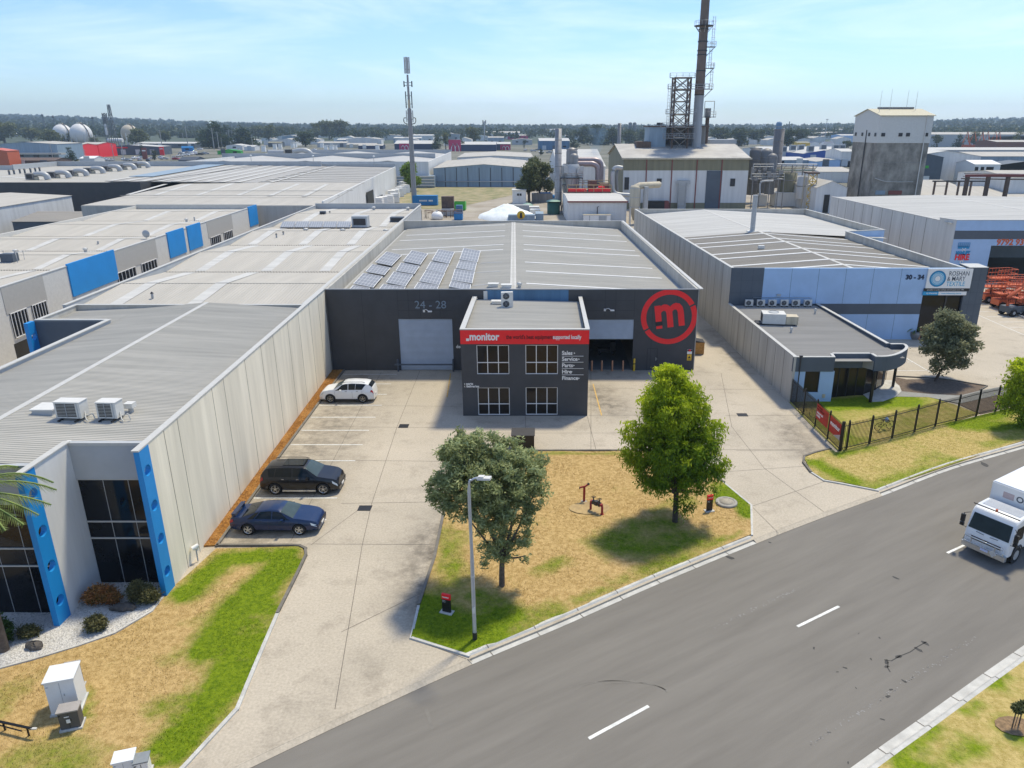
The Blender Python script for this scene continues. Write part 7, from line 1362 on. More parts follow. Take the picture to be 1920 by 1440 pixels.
mb=MB();rail(mb,(xa,Yr,za),(xb,Yr,za),1.7,.07,2);rail(mb,(xa,Yr+5.8,P(0,341,Yr).z-1.2),(xb,Yr+5.8,P(0,341,Yr).z-1.2),1.2,.07,2);mb.build('railing',mat('tan_rail',(.42,.33,.18),rough=.7),T,world=True)
mb=MB()
for px in(1066,1090,1118,1144):x=P(px,370,Yr).x;mb.cyl((x,Yr+.2,0),(x,Yr+.2,za),.15,n=6);mb.cyl((x,Yr+5.7,0),(x,Yr+5.7,za),.15,n=6)
mb.build('support_frame',M['steel'],T,world=True)
Yw=G(1100,419.5).y;xa,xb=P(1066,400,Yw).x,P(1174.5,400,Yw).x;zw=P(1110,377,Yw).z
T=shed('switch_house','plain white switch house with maroon gutter in front of the red conveyor','shed',xa,xb,Yw,Yw+22,zw,M['bwhite_wall'],M['roofw'],.5,'X')
mb=MB();mb.bx(xa-.3,xb+.3,Yw-.35,Yw-.2,zw-.3,zw+.02);mb.build('gutter',MATS['red_oxide'],T,world=True)
mb=MB();c_=P(1120,388,Yw);mb.tube([(c_.x,Yw-.1,c_.z-1.6),(c_.x,Yw-.1,c_.z),(c_.x+.3,Yw-.5,c_.z+.15)],.09,6);mb.build('vent_pipe',M['dark'],T,world=True)
t=thing('service_boxes','row of white cabinets at the foot of the switch house','cabinet',(P(1118,412,Yw).x,Yw-1.6,0));b=MB();b.box((0,0,1.1),(6.2,1.2,2.2));b.build('cabinet',M['white'],t);b=MB();b.box((1.2,-.65,1.2),(1.6,.1,1.6));b.build('grey_panel',M['greyp'],t);b=MB();b.box((0,0,2.26),(6.4,1.4,.1));b.build('cap',M['tan'],t)
for px in(-1.7,2.1):b=MB();b.box((px,-.62,1.1),(.06,.06,2.0));b.build('seam',M['slate'],t)
Yf=172;c_=P(1191.5,347,Yf);r=abs(P(1201.5,365,Yf).x-P(1181,365,Yf).x)/2;z0=P(0,388,Yf).z;z1=P(0,352,Yf).z
T=thing('dust_filter','cream dust filter silo on legs with a top duct into the plant hall','filter silo',(c_.x,Yf,0));mb=MB();mb.lathe([(0,z1+.6),(r*.7,z1+.5),(r,z1),(r,z0)],(c_.x,Yf,0),8);mb.lathe([(r,z0),(r*.25,z0-3.0),(0,z0-3)],(c_.x,Yf,0),8);mb.build('shell',M['tan'],T,world=True)
for dx,dy in((-1,-1),(1,-1),(1,1),(-1,1)):mb=MB();mb.cyl((c_.x+dx*r*.8,Yf+dy*r*.8,0),(c_.x+dx*r*.8,Yf+dy*r*.8,z0),.1,n=6);mb.build('leg',M['offwhite'],T,world=True)
mb=MB();mb.tube([(c_.x,Yf,z1),P(1200,348,Yf),P(1235,346,Yf+10)],.75,10);mb.build('duct',M['tan'],T,world=True)
mb=MB();mb.tube([P(1212,350,Yf),P(1211,360,Yf),Vector((P(1211,360,Yf).x,Yf,0))],.6,10);mb.build('drop_pipe',M['galv'],T,world=True)
for zz_ in(z0,(z0+z1)/2,z1-.2):mb=MB();mb.lathe([(r*1.04,zz_),(r*1.04,zz_+.12)],(c_.x,Yf,0),8);mb.build('band',M['greyp'],T,world=True)
T=thing('fuel_bay','black shadowed bay with a red end panel at the foot of the plant hall','bay',(P(1235,380,PY).x,PY,0));mb=MB();mb.bx(P(1213,380,PY).x,P(1244,380,PY).x,PY-2,PY-.1,0,P(0,376,PY).z);mb.build('hood',M['black'],T,world=True);mb=MB();mb.bx(P(1244,380,PY).x,P(1252,380,PY).x,PY-2,PY-.1,0,P(0,376,PY).z);mb.build('red_panel',MATS['red_oxide'],T,world=True)  # the hood is a solid block, its black standing for shade in the bay
t=vessel('dark green round water tank in the dirt yard',1038,379,401,12,G(1038,401).y,M['dgreen'],False,'water_tank','tank');r_=2;b=MB();b.cyl((0,0,3.2),(0,0,3.55),2.0,1.0,n=20);b.build('lid',mat('pale_green',(.22,.36,.28),rough=.6),t)
t=vessel('low pale green tank top behind the powder heap',989,380,396,13,G(989,391).y,MATS['pale_green'],True,'water_tank','tank')
p=G(1028,376);t=thing('blue_pump','blue motor and pump set under the silver stack','pump',(p.x,p.y-4,0));b=MB();b.cyl((-2.4,0,1.9),(.6,0,1.9),.9,n=14);b.cyl((.6,0,1.5),(3,0,1.5),.6,n=12);b.build('motor',M['skipblue'],t);b=MB();b.box((0,0,.5),(5,1.6,1));b.build('plinth',M['greyp'],t)
for lb,px,py0,py1,rp,Y,nm in(('grey domed vessel at the back left of the right cluster',1414,275.5,365,11,222,'process_vessel'),('tall grey domed vessel in the middle of the right cluster',1434.5,277.5,362,11,216,'process_vessel'),('slimmer grey domed vessel at the front of the right cluster',1445.5,287,364,9,208,'process_vessel')):vessel(lb,px,py0,py1,rp,Y,mat('vessel_grey',(.20,.195,.19),rough=.6,metal=.3,var=.15),True,nm)
vessel('tall banded grey stack right of the domed vessels',1456.5,242,352,9.3,222,mat('stack_brown',(.20,.185,.175),rough=.65,var=.2),False,'steel_stack','stack')
vessel('slim brown stack behind the plant hall ridge',1161,231,285,3.4,320,M['steel'],False,'steel_stack','stack')
Yq=205;T=thing('cluster_platform','steel walkway ringed with rails around the right vessel cluster','platform',(P(1435,335,Yq).x,Yq,0));z=P(0,335,Yq).z;mb=MB();mb.bx(P(1406,335,Yq).x,P(1468,335,Yq).x,Yq-1,Yq+1.5,z-.2,z);mb.build('deck',M['steel'],T,world=True);mb=MB();rail(mb,(P(1406,335,Yq).x,Yq-1,z),(P(1468,335,Yq).x,Yq-1,z),1.3,.07);z2=P(0,317,Yq).z;rail(mb,(P(1410,317,Yq).x,Yq-1,z2),(P(1448,317,Yq).x,Yq-1,z2),1.3,.07);mb.build('railing',M['galv'],T,world=True)
rnd=random.Random(9);mb=MB()
for k in range(18):x=P(rnd.uniform(1408,1462),330,Yq).x;mb.box((x,Yq+rnd.uniform(-.8,1),rnd.uniform(z,z2)),(rnd.uniform(.5,1.2),.8,rnd.uniform(.6,1.6)))
mb.build('equipment',M['steel'],T,world=True);mb=MB()
for px in(1408,1422,1440,1456,1466):x=P(px,360,Yq).x;mb.cyl((x,Yq-.9,0),(x,Yq-.9,z),.13,n=6)
mb.build('support_frame',M['steel'],T,world=True);mb=MB();mb.tube(bez([P(1425,365,Yq-2),P(1425,346,Yq-2),P(1430,340,Yq-2),P(1450,339,Yq-2)],4),.25,8);mb.build('loop_pipe',M['galv'],T,world=True)
Yq=212;T=thing('pipe_bridge','long elevated rack of parallel pipes right of the vessel cluster','pipe rack',(P(1495,320,Yq).x,Yq,0))
for k,py in enumerate((307.5,312,316,319.5,322.5)):mb=MB();a,b_=P(1458,py,Yq),P(1532,py+.6,Yq);mb.tube([(a.x,Yq+k*.6,a.z),(b_.x,Yq+k*.6,b_.z)],.16,6);mb.build('pipe',[M['white'],M['galv'],M['tan'],M['dgreen'],M['steel']][k],T,world=True)
mb=MB()
for px in(1465,1485,1505,1524):x=P(px,320,Yq).x;zt=P(0,309,Yq).z;mb.cyl((x,Yq,0),(x,Yq,zt),.16,n=6);mb.tube([(x,Yq,P(0,323,Yq).z),(P(px+9,320,Yq).x,Yq,zt)],.08,4)
mb.build('frame',M['steel'],T,world=True)
vessel('big cream storage tank below the pipe bridge',1507,330,372,13.5,206,mat('tank_cream',(.60,.57,.52),rough=.6,var=.1,streak=True,scale=1),False,'storage_tank','tank');vessel('olive stained wide tank left of the cream storage tank',1476,324,360,17,214,M['olive'],False,'storage_tank','tank')
T=thing('stair_tower','cluttered caged stair tower with yellow base beside the cream tank','stair tower',(P(1521,350,200).x,200,0));mb=MB();xa,xb=P(1514,350,200).x,P(1530,350,200).x;zt=P(0,326,200).z
for x in(xa,xb):mb.cyl((x,200,0),(x,200,zt),.16,n=6);mb.cyl((x,203,0),(x,203,zt),.16,n=6)
mb.build('post',M['tan'],T,world=True);mb=MB()
for k in range(5):z=zt*k/5;mb.tube([(xa,200,z),(xb,200,z+zt/5)],.1,4);mb.tube([(xb,200,z),(xa,200,z+zt/5)],.1,4);mb.tube([(xa,200,z),(xb,200,z)],.1,4)
mb.build('bracing',M['yellow'],T,world=True);mb=MB();mb.bx(xa-.3,xb+.5,199.6,203.4,zt,zt+.4);mb.build('top_deck',M['rust'],T,world=True)
t=shed('gable_shed','white gable ended shed with a black doorway left of the concrete tower','shed',P(1531,360,196).x,P(1588,360,196).x,196,212,P(0,352,196).z,M['bwhite_wall'],M['roof2'],P(0,339.5,196).z-P(0,352,196).z,'Y')
mb=MB();mb.bx(P(1544,380,196).x,P(1554,380,196).x,195.85,196,0,P(0,365,196).z);mb.build('door',M['black'],t,world=True)
t,w_,z=cont('long white container cabin in the plant lane behind the flue',1452,1498,388,361.5,5,M['bwhite_wall'],name='cabin',cat='cabin')
t,w_,z=cont('small pale plant cabinet left of the long white cabin',1420,1437,387,366,3,M['offwhite'],name='plant_cabinet',cat='cabinet')
p=G(1533,386);t=thing('waste_bin','grey wheeled bin by the black doorway','bin',(p.x,p.y,0));b=MB();b.box((0,0,.8),(1.9,1.4,1.3));b.build('body',M['greyp'],t);b=MB();b.box((0,0,1.5),(2.0,1.5,.1));b.build('lid',M['slate'],t)
p=G(1508,380);t=thing('waste_bin','maroon box bin beside the cream tank foot','bin',(p.x,p.y,0));b=MB();b.box((0,0,1),(1.6,1.4,2));b.build('body',MATS['red_oxide'],t);b=MB();b.box((0,0,2.05),(1.7,1.5,.1));b.build('lid',M['dark'],t)
Yc=196.0;a,b_=P(1631.5,364,Yc),P(1726,366,Yc);top=P(1700,215.6,Yc).z;mid_=P(1690,292/3.31+180,Yc).z
D=14.2;T=thing('concrete_tower','raw concrete tower with a white metal clad top and four thin aerials','tower',((a.x+b_.x)/2,Yc,0));sk_=-.0358*D
wx0,wx1=P(1652.6,215.6,Yc).x,P(1750,215.6,Yc).x;wx0=P(1645,268,Yc).x;wx1=P(1742,268,Yc).x
fp=[(wx0,Yc),(wx1,Yc),(wx1+sk_,Yc+D),(wx0+sk_,Yc+D)]
mb=MB();mb.prism(fp,-.2,mid_);mb.build('shaft',M['concrete'],T,world=True)
fp2=[(wx0-.12,Yc-.12),(wx1+.12,Yc-.12),(wx1+sk_+.12,Yc+D+.12),(wx0+sk_-.12,Yc+D+.12)]
xm=(wx0+wx1)/2;mb=MB();mb.prism(fp2,mid_,top);
ymid=Yc+D/2;mb.add([(wx0-.12,Yc-.12,top),(wx0+sk_-.12,Yc+D+.12,top),(wx0+sk_/2-.12,ymid,top+1.5)],[(0,2,1)]);mb.add([(wx1+.12,Yc-.12,top),(wx1+sk_+.12,Yc+D+.12,top),(wx1+sk_/2+.12,ymid,top+1.5)],[(0,1,2)])
mb.build('clad_top',M['offwhite'],T,world=True)
mb=MB();e=.45;mb.slab([(wx0-e,Yc-.5,top-.08),(wx1+e,Yc-.5,top-.08),(wx1+sk_/2+e,ymid,top+1.6),(wx0+sk_/2-e,ymid,top+1.6)],.12);mb.slab([(wx0+sk_/2-e,ymid,top+1.6),(wx1+sk_/2+e,ymid,top+1.6),(wx1+sk_+e,Yc+D+.5,top-.08),(wx0+sk_-e,Yc+D+.5,top-.08)],.12);mb.build('roof',mat('tower_roof',(.50,.46,.33),rough=.7,var=.15),T,world=True)
mb=MB();mb.bx(wx0+2,wx1-2,ymid-.5,ymid+.5,top+1.6,top+2.0);mb.build('ridge_vent',M['steel'],T,world=True)
for px,py in((1655.5,252.5),(1688,252.5),(1702,252.5),(1736,252.5)):v=P(px,py,Yc);mb=MB();mb.box((v.x,Yc-.16,v.z),(.95,.12,.85));mb.build('window',M['dark'],T,world=True)
for f_ in(.1,.34,.62,.9):mb=MB();mb.box((wx0-.16+sk_*f_,Yc+D*f_,P(0,252.5,Yc).z),(.12,.95,.85));mb.build('window',M['dark'],T,world=True)
mb=MB();mb.cyl((wx1-1.5,Yc-.25,0),(wx1-1.5,Yc-.25,top),.14,n=8);mb.build('downpipe',M['offwhite'],T,world=True);mb=MB();mb.cyl((wx0-.2+sk_*.45,Yc+D*.45,0),(wx0-.2+sk_*.45,Yc+D*.45,P(0,244,Yc).z),.12,n=8);mb.build('downpipe',M['dark'],T,world=True)
mb=MB();z3=P(0,305,Yc).z;mb.bx(wx0-.003,wx1,Yc-.02,Yc,z3,z3+.08);mb.bx(wx0,wx1,Yc-.02,Yc,P(0,344,Yc).z,P(0,344,Yc).z+.08);mb.build('pour_line',M['steel'],T,world=True)
for px,pt,dy in((1649,170,3),(1668,166,6),(1699,168,8),(1716,170,5)):v=P(px,206,Yc+dy);z4=P(px,pt,Yc+dy).z;mb=MB();mb.cyl((v.x,Yc+dy,top+.6),(v.x,Yc+dy,z4),.05,.03,n=5);mb.build('aerial',M['galv'],T,world=True)
mb=MB();mb.tube(bez([P(1640,334,Yc)+Vector((0,-.2,0)),P(1655,339,Yc)+Vector((0,-.2,0)),P(1674,341,Yc)+Vector((0,-.2,0)),P(1712,341,Yc)+Vector((0,-.2,0))],4),.07,5);mb.build('cable',M['offwhite'],T,world=True)
mb=MB();v=P(1678,361,Yc);mb.box((v.x,Yc-.1,v.z),(3.4,.2,1.0));mb.build('red_hatch',MATS['red_oxide'],T,world=True);mb=MB();v=P(1650,361,Yc);mb.box((v.x,Yc-.1,v.z),(2.4,.2,1.0));mb.build('blue_window',M['steelblue'],T,world=True)
Yq=175;T=thing('pipe_gantry','dark red steel gantry frame carrying pipes at the right','gantry',(P(1850,350,Yq).x,Yq,0));mb=MB();zt=P(0,331.5,Yq).z
for px in(1811,1850,1887):x=P(px,350,Yq).x;mb.bx(x-.4,x+.4,Yq-.3,Yq+.3,0,zt)
mb.build('column',M['rust'],T,world=True);mb=MB();mb.bx(P(1810,333,Yq).x,P(1930,333,Yq).x,Yq-.3,Yq+.3,zt,zt+.5);mb.build('beam',MATS['red_oxide'],T,world=True)
for k in range(3):mb=MB();mb.tube([(P(1810,333,Yq).x,Yq+.6+k*.5,zt+.7-k*.6),(P(1930,336,Yq).x,Yq+.6+k*.5,zt+.5-k*.6)],.14,6);mb.build('pipe',[M['steel'],M['galv'],M['rust']][k],T,world=True)
mb=MB()
for(u,v)in((1840,1850),(1850,1860)):mb.tube([(P(1846,350,Yq).x,Yq,0),(P(1854,350,Yq).x,Yq,zt*.5)],.12,4);mb.tube([(P(1854,350,Yq).x,Yq,0),(P(1846,350,Yq).x,Yq,zt*.5)],.12,4)
mb.build('bracing',MATS['red_oxide'],T,world=True)
T=thing('pipe_gantry','low black pipe gantry between the tower sheds and the white factory','gantry',(P(1790,350,200).x,200,0));mb=MB();zt=P(0,341,200).z
for px in(1752,1775,1797,1820):x=P(px,350,200).x;mb.bx(x-.2,x+.2,199.8,200.2,0,zt)
mb.build('column',M['rust'],T,world=True);mb=MB();mb.bx(P(1750,333,200).x,P(1850,333,200).x,199.8,200.2,zt,zt+.35);mb.build('beam',M['dark'],T,world=True)
Ym_=215;mp_=P(777.5,385,Ym_);T=thing('mobile_mast','tall grey mobile phone mast with stacked antenna panels','mast',(mp_.x,Ym_,0))
zm=lambda py:P(765,py,Ym_).z
mb=MB();mb.cyl((mp_.x,Ym_,0),(mp_.x,Ym_,zm(204)),.78,.55,n=16);mb.cyl((mp_.x,Ym_,zm(204)),(mp_.x,Ym_,zm(140)),.36,.26,n=12);mb.build('pole',mat('mast_grey',(.27,.27,.27),rough=.6,var=.15,scale=1,streak=True),T,world=True)
mb=MB();mb.lathe([(.80,zm(303)),(.80,zm(304.5))],(mp_.x,Ym_,0),16);mb.build('flange',M['steel'],T,world=True)
def ants(py0,py1,r,w_,n=3,m=M['greyp'],ph=.2):
 for k in range(n):
  a=2*math.pi*k/n+ph;mb=MB();R=Matrix.Rotation(a,3,'Z');mb.box((mp_.x+r*math.cos(a),Ym_+r*math.sin(a),(zm(py0)+zm(py1))/2),(.25,w_,zm(py0)-zm(py1)),0,R=R);mb.build('antenna',m,T,world=True)
 mb=MB()
 for z in(zm(py0+(py1-py0)*.25),zm(py0+(py1-py0)*.75)):
  for k in range(n):a=2*math.pi*k/n+ph;mb.tube([(mp_.x,Ym_,z),(mp_.x+r*math.cos(a),Ym_+r*math.sin(a),z)],.06,4)
 mb.build('bracket',M['dark'],T,world=True)
ants(107,138,.62,.55,4,M['greyp'],-1.57);ants(152,163,1.05,.5,2,M['dark'],0);ants(154,163,.5,.5,1,M['greyp'],-1.57);ants(171.5,203,.8,.28,2,M['slate'],0.0);ants(187,202,.55,.5,1,M['tan'],-1.57);ants(207,229,.85,.2,2,M['greyp'],0)
mb=MB()
for s in(-1,1):mb.tube(bez([(mp_.x+s*.5,Ym_-.3,zm(233)),(mp_.x+s*1.5,Ym_-.3,zm(230)),(mp_.x+s*1.6,Ym_-.3,zm(222)),(mp_.x+s*1.0,Ym_-.3,zm(221))],4),.12,6)
mb.build('lower_loops',M['dark'],T,world=True)
p=P(1118,272,300);me=MB();
for(dx,dz,rx_,rz3)in((0,0,4.5,6),):pass
n=12;vs=[];prof=[(0,-9),(1.2,-8),(2.6,-4),(4.2,1),(6.0,6),(6.5,9),(4.0,11.5),(0,12)]
me.lathe([(r*.75,z*.55)for r,z in prof],(0,0,0),16);o=me.build('smoke',None or bpy.data.materials.new('blue_smoke'),None,kind='stuff',origin=None);o.location=(p.x,p.y,p.z);sm=o.data.materials[0];sm.use_nodes=True;nt=sm.node_tree;nt.nodes.clear();ou=nt.nodes.new('ShaderNodeOutputMaterial');vo_=nt.nodes.new('ShaderNodeVolumePrincipled');vo_.inputs['Color'].default_value=(.45,.7,.95,1)
tc=nt.nodes.new('ShaderNodeTexCoord');nz_=nt.nodes.new('ShaderNodeTexNoise');nz_.inputs['Scale'].default_value=.16;nz_.inputs['Detail'].default_value=4;rp=nt.nodes.new('ShaderNodeMapRange');rp.inputs[1].default_value=.45;rp.inputs[2].default_value=.8;rp.inputs[3].default_value=0;rp.inputs[4].default_value=.16
nt.links.new(tc.outputs['Object'],nz_.inputs['Vector']);nt.links.new(nz_.outputs[0],rp.inputs[0]);nt.links.new(rp.outputs[0],vo_.inputs['Density']);nt.links.new(vo_.outputs[0],ou.inputs['Volume'])
# ============================================================ VEHICLES
def paint(name,c,coat=.5,rough=.35):m=mat(name,c,rough=rough,var=.03,coat=coat,spec=.35);return m
def lerp_tab(tab,x):
 for(a,va),(b,vb)in zip(tab,tab[1:]):
  if x<=b:t=(x-a)/(b-a)if b>a else 0;t=max(0,min(1,t));return va+(vb-va)*t
 return tab[-1][1]
DG=bpy.context.evaluated_depsgraph_get
def car(lb,cat,loc,rz,L_,W_,top,belt,glass_x,wb,wr,body_m,name,roof_h,rim_m=M['alloy'],side=None,clad=None,detail=True,group=None):
 """lofted body. x forward. top: roofline table (x,z); belt: shoulder table; glass_x=(rear base, rear top, front top, front base)"""
 t=thing(name,lb,cat,loc,rz,group);h=L_/2;gb,gt,ft,fb=glass_x;zf=.24
 def wid(x):u=abs(x)/h;return W_/2*(1-.20*max(0,(u-.62)/.38)**2.4)
 def sec(x):
  w_=wid(x);zt=lerp_tab(top,x);zb=min(lerp_tab(belt,x),zt-.02);g_=max(0,min(1,(zt-zb)/max(.05,roof_h-zb)))
  gh=max(0,(g_-.12)/.88)if g_>.12 else 0;gw=w_*(.93-.24*gh)
  return[(0,zf),(w_*.84,zf),(w_*.965,zf+.10),(w_,zf+.34),(w_*.995,zb-.10),(w_*.945,zb),(gw+(w_*.93-gw)*.5*(1 if gh else .2),zb+(zt-zb)*.5),(gw*.97,zt-.05*gh-.008),(gw*.80,zt-.008),(0,zt)]
 def surf(x,v):s=sec(x);i=min(int(v),8);f_=v-i;return Vector((x,s[i][0]+(s[i+1][0]-s[i][0])*f_,s[i][1]+(s[i+1][1]-s[i][1])*f_))
 xs=sorted(set([round(-h+L_*k/44,3)for k in range(45)]+[gb,gt,ft,fb]));b=MB();vs=[];n=18
 for x in xs:s=sec(x);vs+=[(x,-y,z)for y,z in s]+[(x,y,z)for y,z in reversed(s[1:-1])]
 fs=[(i*n+k,i*n+(k+1)%n,(i+1)*n+(k+1)%n,(i+1)*n+k)for i in range(len(xs)-1)for k in range(n)]
 fs+=[tuple(reversed(range(n))),tuple(range((len(xs)-1)*n,len(xs)*n))];b.add(vs,[tuple(reversed(f))for f in fs],0,True)
 body=b.build('body',body_m,t);bm_=bmesh.new();bm_.from_mesh(body.data);bmesh.ops.recalc_face_normals(bm_,faces=bm_.faces);bm_.to_mesh(body.data);bm_.free()
 if detail:
  c=MB()
  for sx in(-1,1):c.lathe([(0,-W_),(wr*1.17,-W_),(wr*1.17,W_),(0,W_)],(sx*wb/2,0,wr),28,axis='Y')
  cu=c.build('cut',M['black'],t);CH[t.name].remove(cu);md=body.modifiers.new('b','BOOLEAN');md.object=cu;md.operation='DIFFERENCE';md.solver='EXACT'
  bpy.context.view_layer.update();me=bpy.data.meshes.new_from_object(body.evaluated_get(DG()));body.modifiers.clear();body.data=me;bpy.data.objects.remove(cu)
  b=MB();b.box((0,0,.5),(L_*.84,W_*.80,.5));b.build('underbody',M['black'],t)
  body.data.set_sharp_from_angle(angle=rad(38))
 def patch(nm,m,xa0,xa1,xb0,xb1,v0,v1,sd,nx=8,nv=4,off=.008):
  vs=[]
  for i in range(nx+1):
   for j in range(nv+1):
    fv=j/nv;x=(xa0+(xa1-xa0)*fv)*(1-i/nx)+(xb0+(xb1-xb0)*fv)*i/nx;v=v0+(v1-v0)*fv
    e=.01;du=surf(x+e,v)-surf(x-e,v);dv=surf(x,min(9,v+e))-surf(x,v-e);nn=du.cross(dv)
    if nn.length<1e-9:nn=Vector((0,0,1))
    nn.normalize();q=surf(x,v);
    if nn.dot(Vector((0,q.y,q.z-.6)))<0:nn=-nn
    q=q+nn*off;vs.append((q.x,q.y*sd,q.z))
  f=[(i*(nv+1)+j,(i+1)*(nv+1)+j,(i+1)*(nv+1)+j+1,i*(nv+1)+j+1)for i in range(nx)for j in range(nv)]
  return vs,([tuple(reversed(q))for q in f]if sd<0 else f)
 def glassp(nm,m,sides,*a,**k):
  b=MB()
  for sd in sides:vs,f=patch(nm,m,*a,sd,**k);b.add(vs,f,0,True)
  return b.build(nm,m,t)
 glassp('windscreen',M['wind'],(-1,1),fb-.06,fb-.06,ft+.04,ft+.04,7.0,9.0)
 glassp('rear_window',M['cglass'],(-1,1),gb+.06,gb+.06,gt-.04,gt-.04,7.0,9.0)
 for sd in(-1,1):
  for(u0,u1,w0,w1)in side:glassp('side_window',M['cglass'],(sd,),u0,u1,w0,w1,5.25,6.85,nx=5,nv=3)
 W0=MB();W0.lathe([(wr*.62,-.11),(wr*.93,-.12),(wr,-.08),(wr,.08),(wr*.93,.12),(wr*.62,.11)],(0,0,0),28,axis='Y')
 W0.cyl((0,-.08,0),(0,.08,0),wr*.5,n=16)
 R0=MB();rr=wr*.66;R0.lathe([(rr,-.125),(rr*.9,-.12),(rr*.88,-.06)],(0,0,0),28,axis='Y');R0.cyl((0,-.12,0),(0,-.08,0),rr*.22,n=12)
 for k in range(5):
  a=2*math.pi*k/5+.3;d_=Vector((math.cos(a),0,math.sin(a)));e=Vector((-math.sin(a),0,math.cos(a)))
  for s in((-1,1)if detail else(0,)):
   p0=d_*rr*.15+e*s*rr*.04;p1=d_*rr*.92+e*s*rr*.16;w_=e*rr*.085;R0.add([p0-w_+Vector((0,-.115,0)),p1-w_+Vector((0,-.122,0)),p1+w_+Vector((0,-.122,0)),p0+w_+Vector((0,-.115,0))],[(0,1,2,3),(3,2,1,0)])
 first=None
 for sx in(-1,1):
  for sy in(-1,1):
   if first is None:wh=W0.build('wheel',M['rubber'],t);ri=R0.build('rim',rim_m,wh);first=(wh,ri)
   else:wh=copy_tree(first[0],parent=t)
   wh.location=(sx*wb/2,sy*(W_/2-.125),wr);wh.rotation_euler=(0,0,0 if sy<0 else math.pi)
 if not detail:return t
 for sd in(-1,1):
  glassp('headlight',M['lamp_glass'],(sd,),h-.36,h-.40,h-.07,h-.12,3.9,5.0,nx=4,nv=2,off=.012);glassp('tail_light',M['tail_red'],(sd,),-h+.03,-h+.05,-h+.26,-h+.22,3.9,5.2,nx=4,nv=2,off=.012)
  b=MB();zm_=lerp_tab(belt,fb-.5)+.06;b.box((fb-.62,sd*(W_/2+.07),zm_),(.14,.20,.14));b.build('mirror',body_m,t)
  b=MB()
  for x in((gb+fb)/2+.55,(gb+fb)/2-.35):q=surf(x,4.6);b.box((x,sd*(q.y+.012),q.z),(.16,.03,.03))
  b.build('door_handles',rim_m if clad else body_m,t)
  b=MB()
  for x in((side[0][0]if False else side[-1][2])+.0,(gb+fb)/2+.05,side[0][0]-.0):
   pts=[surf(x,v)for v in(2.2,3,4,4.9)];b.tube([(p.x,sd*(p.y+.001),p.z)for p in pts],.006,4)
  b.build('door_seams',M['black'],t)
 for nm,x,zz_,m_ in(('grille',h-.012,.52,M['black']),('number_plate',h+.012,.42,M['white']),('rear_plate',-h-.012,.62,M['white'])):b=MB();b.box((x,0,zz_),(.03,W_*(.5 if nm=='grille' else .22),.18 if nm=='grille' else .11));b.build(nm,m_,t)
 if clad:
  b=MB()
  for sd in(-1,1):b.box((0,sd*(W_/2-.03),.30),(wb-2.3*wr,.10,.10))
  b.each('side_step',clad,t);b=MB()
  for sd in(-1,1):b.tube([(gt+.25,sd*W_*.335,roof_h-.03),(gt+.45,sd*W_*.34,roof_h+.04),(ft-.3,sd*W_*.34,roof_h+.03),(ft-.05,sd*W_*.335,roof_h-.04)],.022,6)
  b.build('roof_rail',M['dark'],t)
 return t
M['cglass']=glassmat('car_glass',(.012,.016,.018),.03);M['wind']=glassmat('car_windscreen',(.06,.085,.085),.05)
M['lamp_glass']=mat('headlight_glass',(.55,.6,.62),rough=.1,var=.2,scale=8);M['tail_red']=mat('tail_lamp_red',(.45,.01,.01),rough=.2)
pa,pb=G(465,993.5,.33),G(562,993.5,.33);W1=1.86
sed=car('dark blue four door sedan with a boot spoiler, parked nearest the street','car',((pa.x+pb.x)/2,pa.y+W1/2-.05,0),rad(-.5),4.9,W1,[(-2.45,.80),(-2.40,.98),(-2.2,1.05),(-1.75,1.06),(-1.15,1.27),(-.75,1.40),(-.2,1.44),(.25,1.41),(.55,1.30),(1.12,1.02),(1.6,.96),(2.1,.86),(2.36,.72),(2.45,.55)],[(-2.45,.78),(-2.2,.94),(-1,.94),(1.0,.88),(2.0,.78),(2.45,.52)],(-1.78,-.95,.38,1.16),2.83,.345,paint('blue_car_paint',(.004,.019,.07)),'sedan',1.44,side=[(-1.42,-1.0,-1.05,-.78),(-.98,-.70,-.08,-.08),(-.03,-.03,.95,.45)])
b=MB();b.box((-2.18,0,1.22),(.26,1.45,.035),R=Matrix.Rotation(rad(-6),3,'Y'));
for s in(-1,1):b.box((-2.2,s*.66,1.13),(.2,.05,.18))
b.build('spoiler',MATS['blue_car_paint'],sed)
pa,pb=G(516.5,918,.35),G(606,918,.35);W1=1.93
suv=car('black large four wheel drive wagon parked between two bay lines behind the blue sedan','car',((pa.x+pb.x)/2,pa.y+W1/2-.05,0),0,4.85,W1,[(-2.42,.85),(-2.36,1.2),(-2.2,1.45),(-2.0,1.66),(-1.6,1.74),(-.6,1.77),(.25,1.74),(.5,1.66),(1.15,1.20),(1.5,1.14),(2.05,1.04),(2.32,.88),(2.42,.6)],[(-2.42,.83),(-2.25,1.10),(-1,1.09),(1.1,1.06),(2.0,.94),(2.42,.58)],(-2.38,-2.02,.38,1.20),2.93,.39,paint('black_car_paint',(.008,.008,.009)),'wagon',1.77,side=[(-1.80,-1.86,-1.50,-1.40),(-1.44,-1.34,-.40,-.40),(-.34,-.34,1.02,.42)],clad=M['alloy'])
b=MB();b.box((-.35,0,1.785),(1.3,.95,.02));b.build('glass_roof',M['cglass'],suv)
pa,pb=G(618.8,748,.34),G(679.5,750,.34);W1=1.81
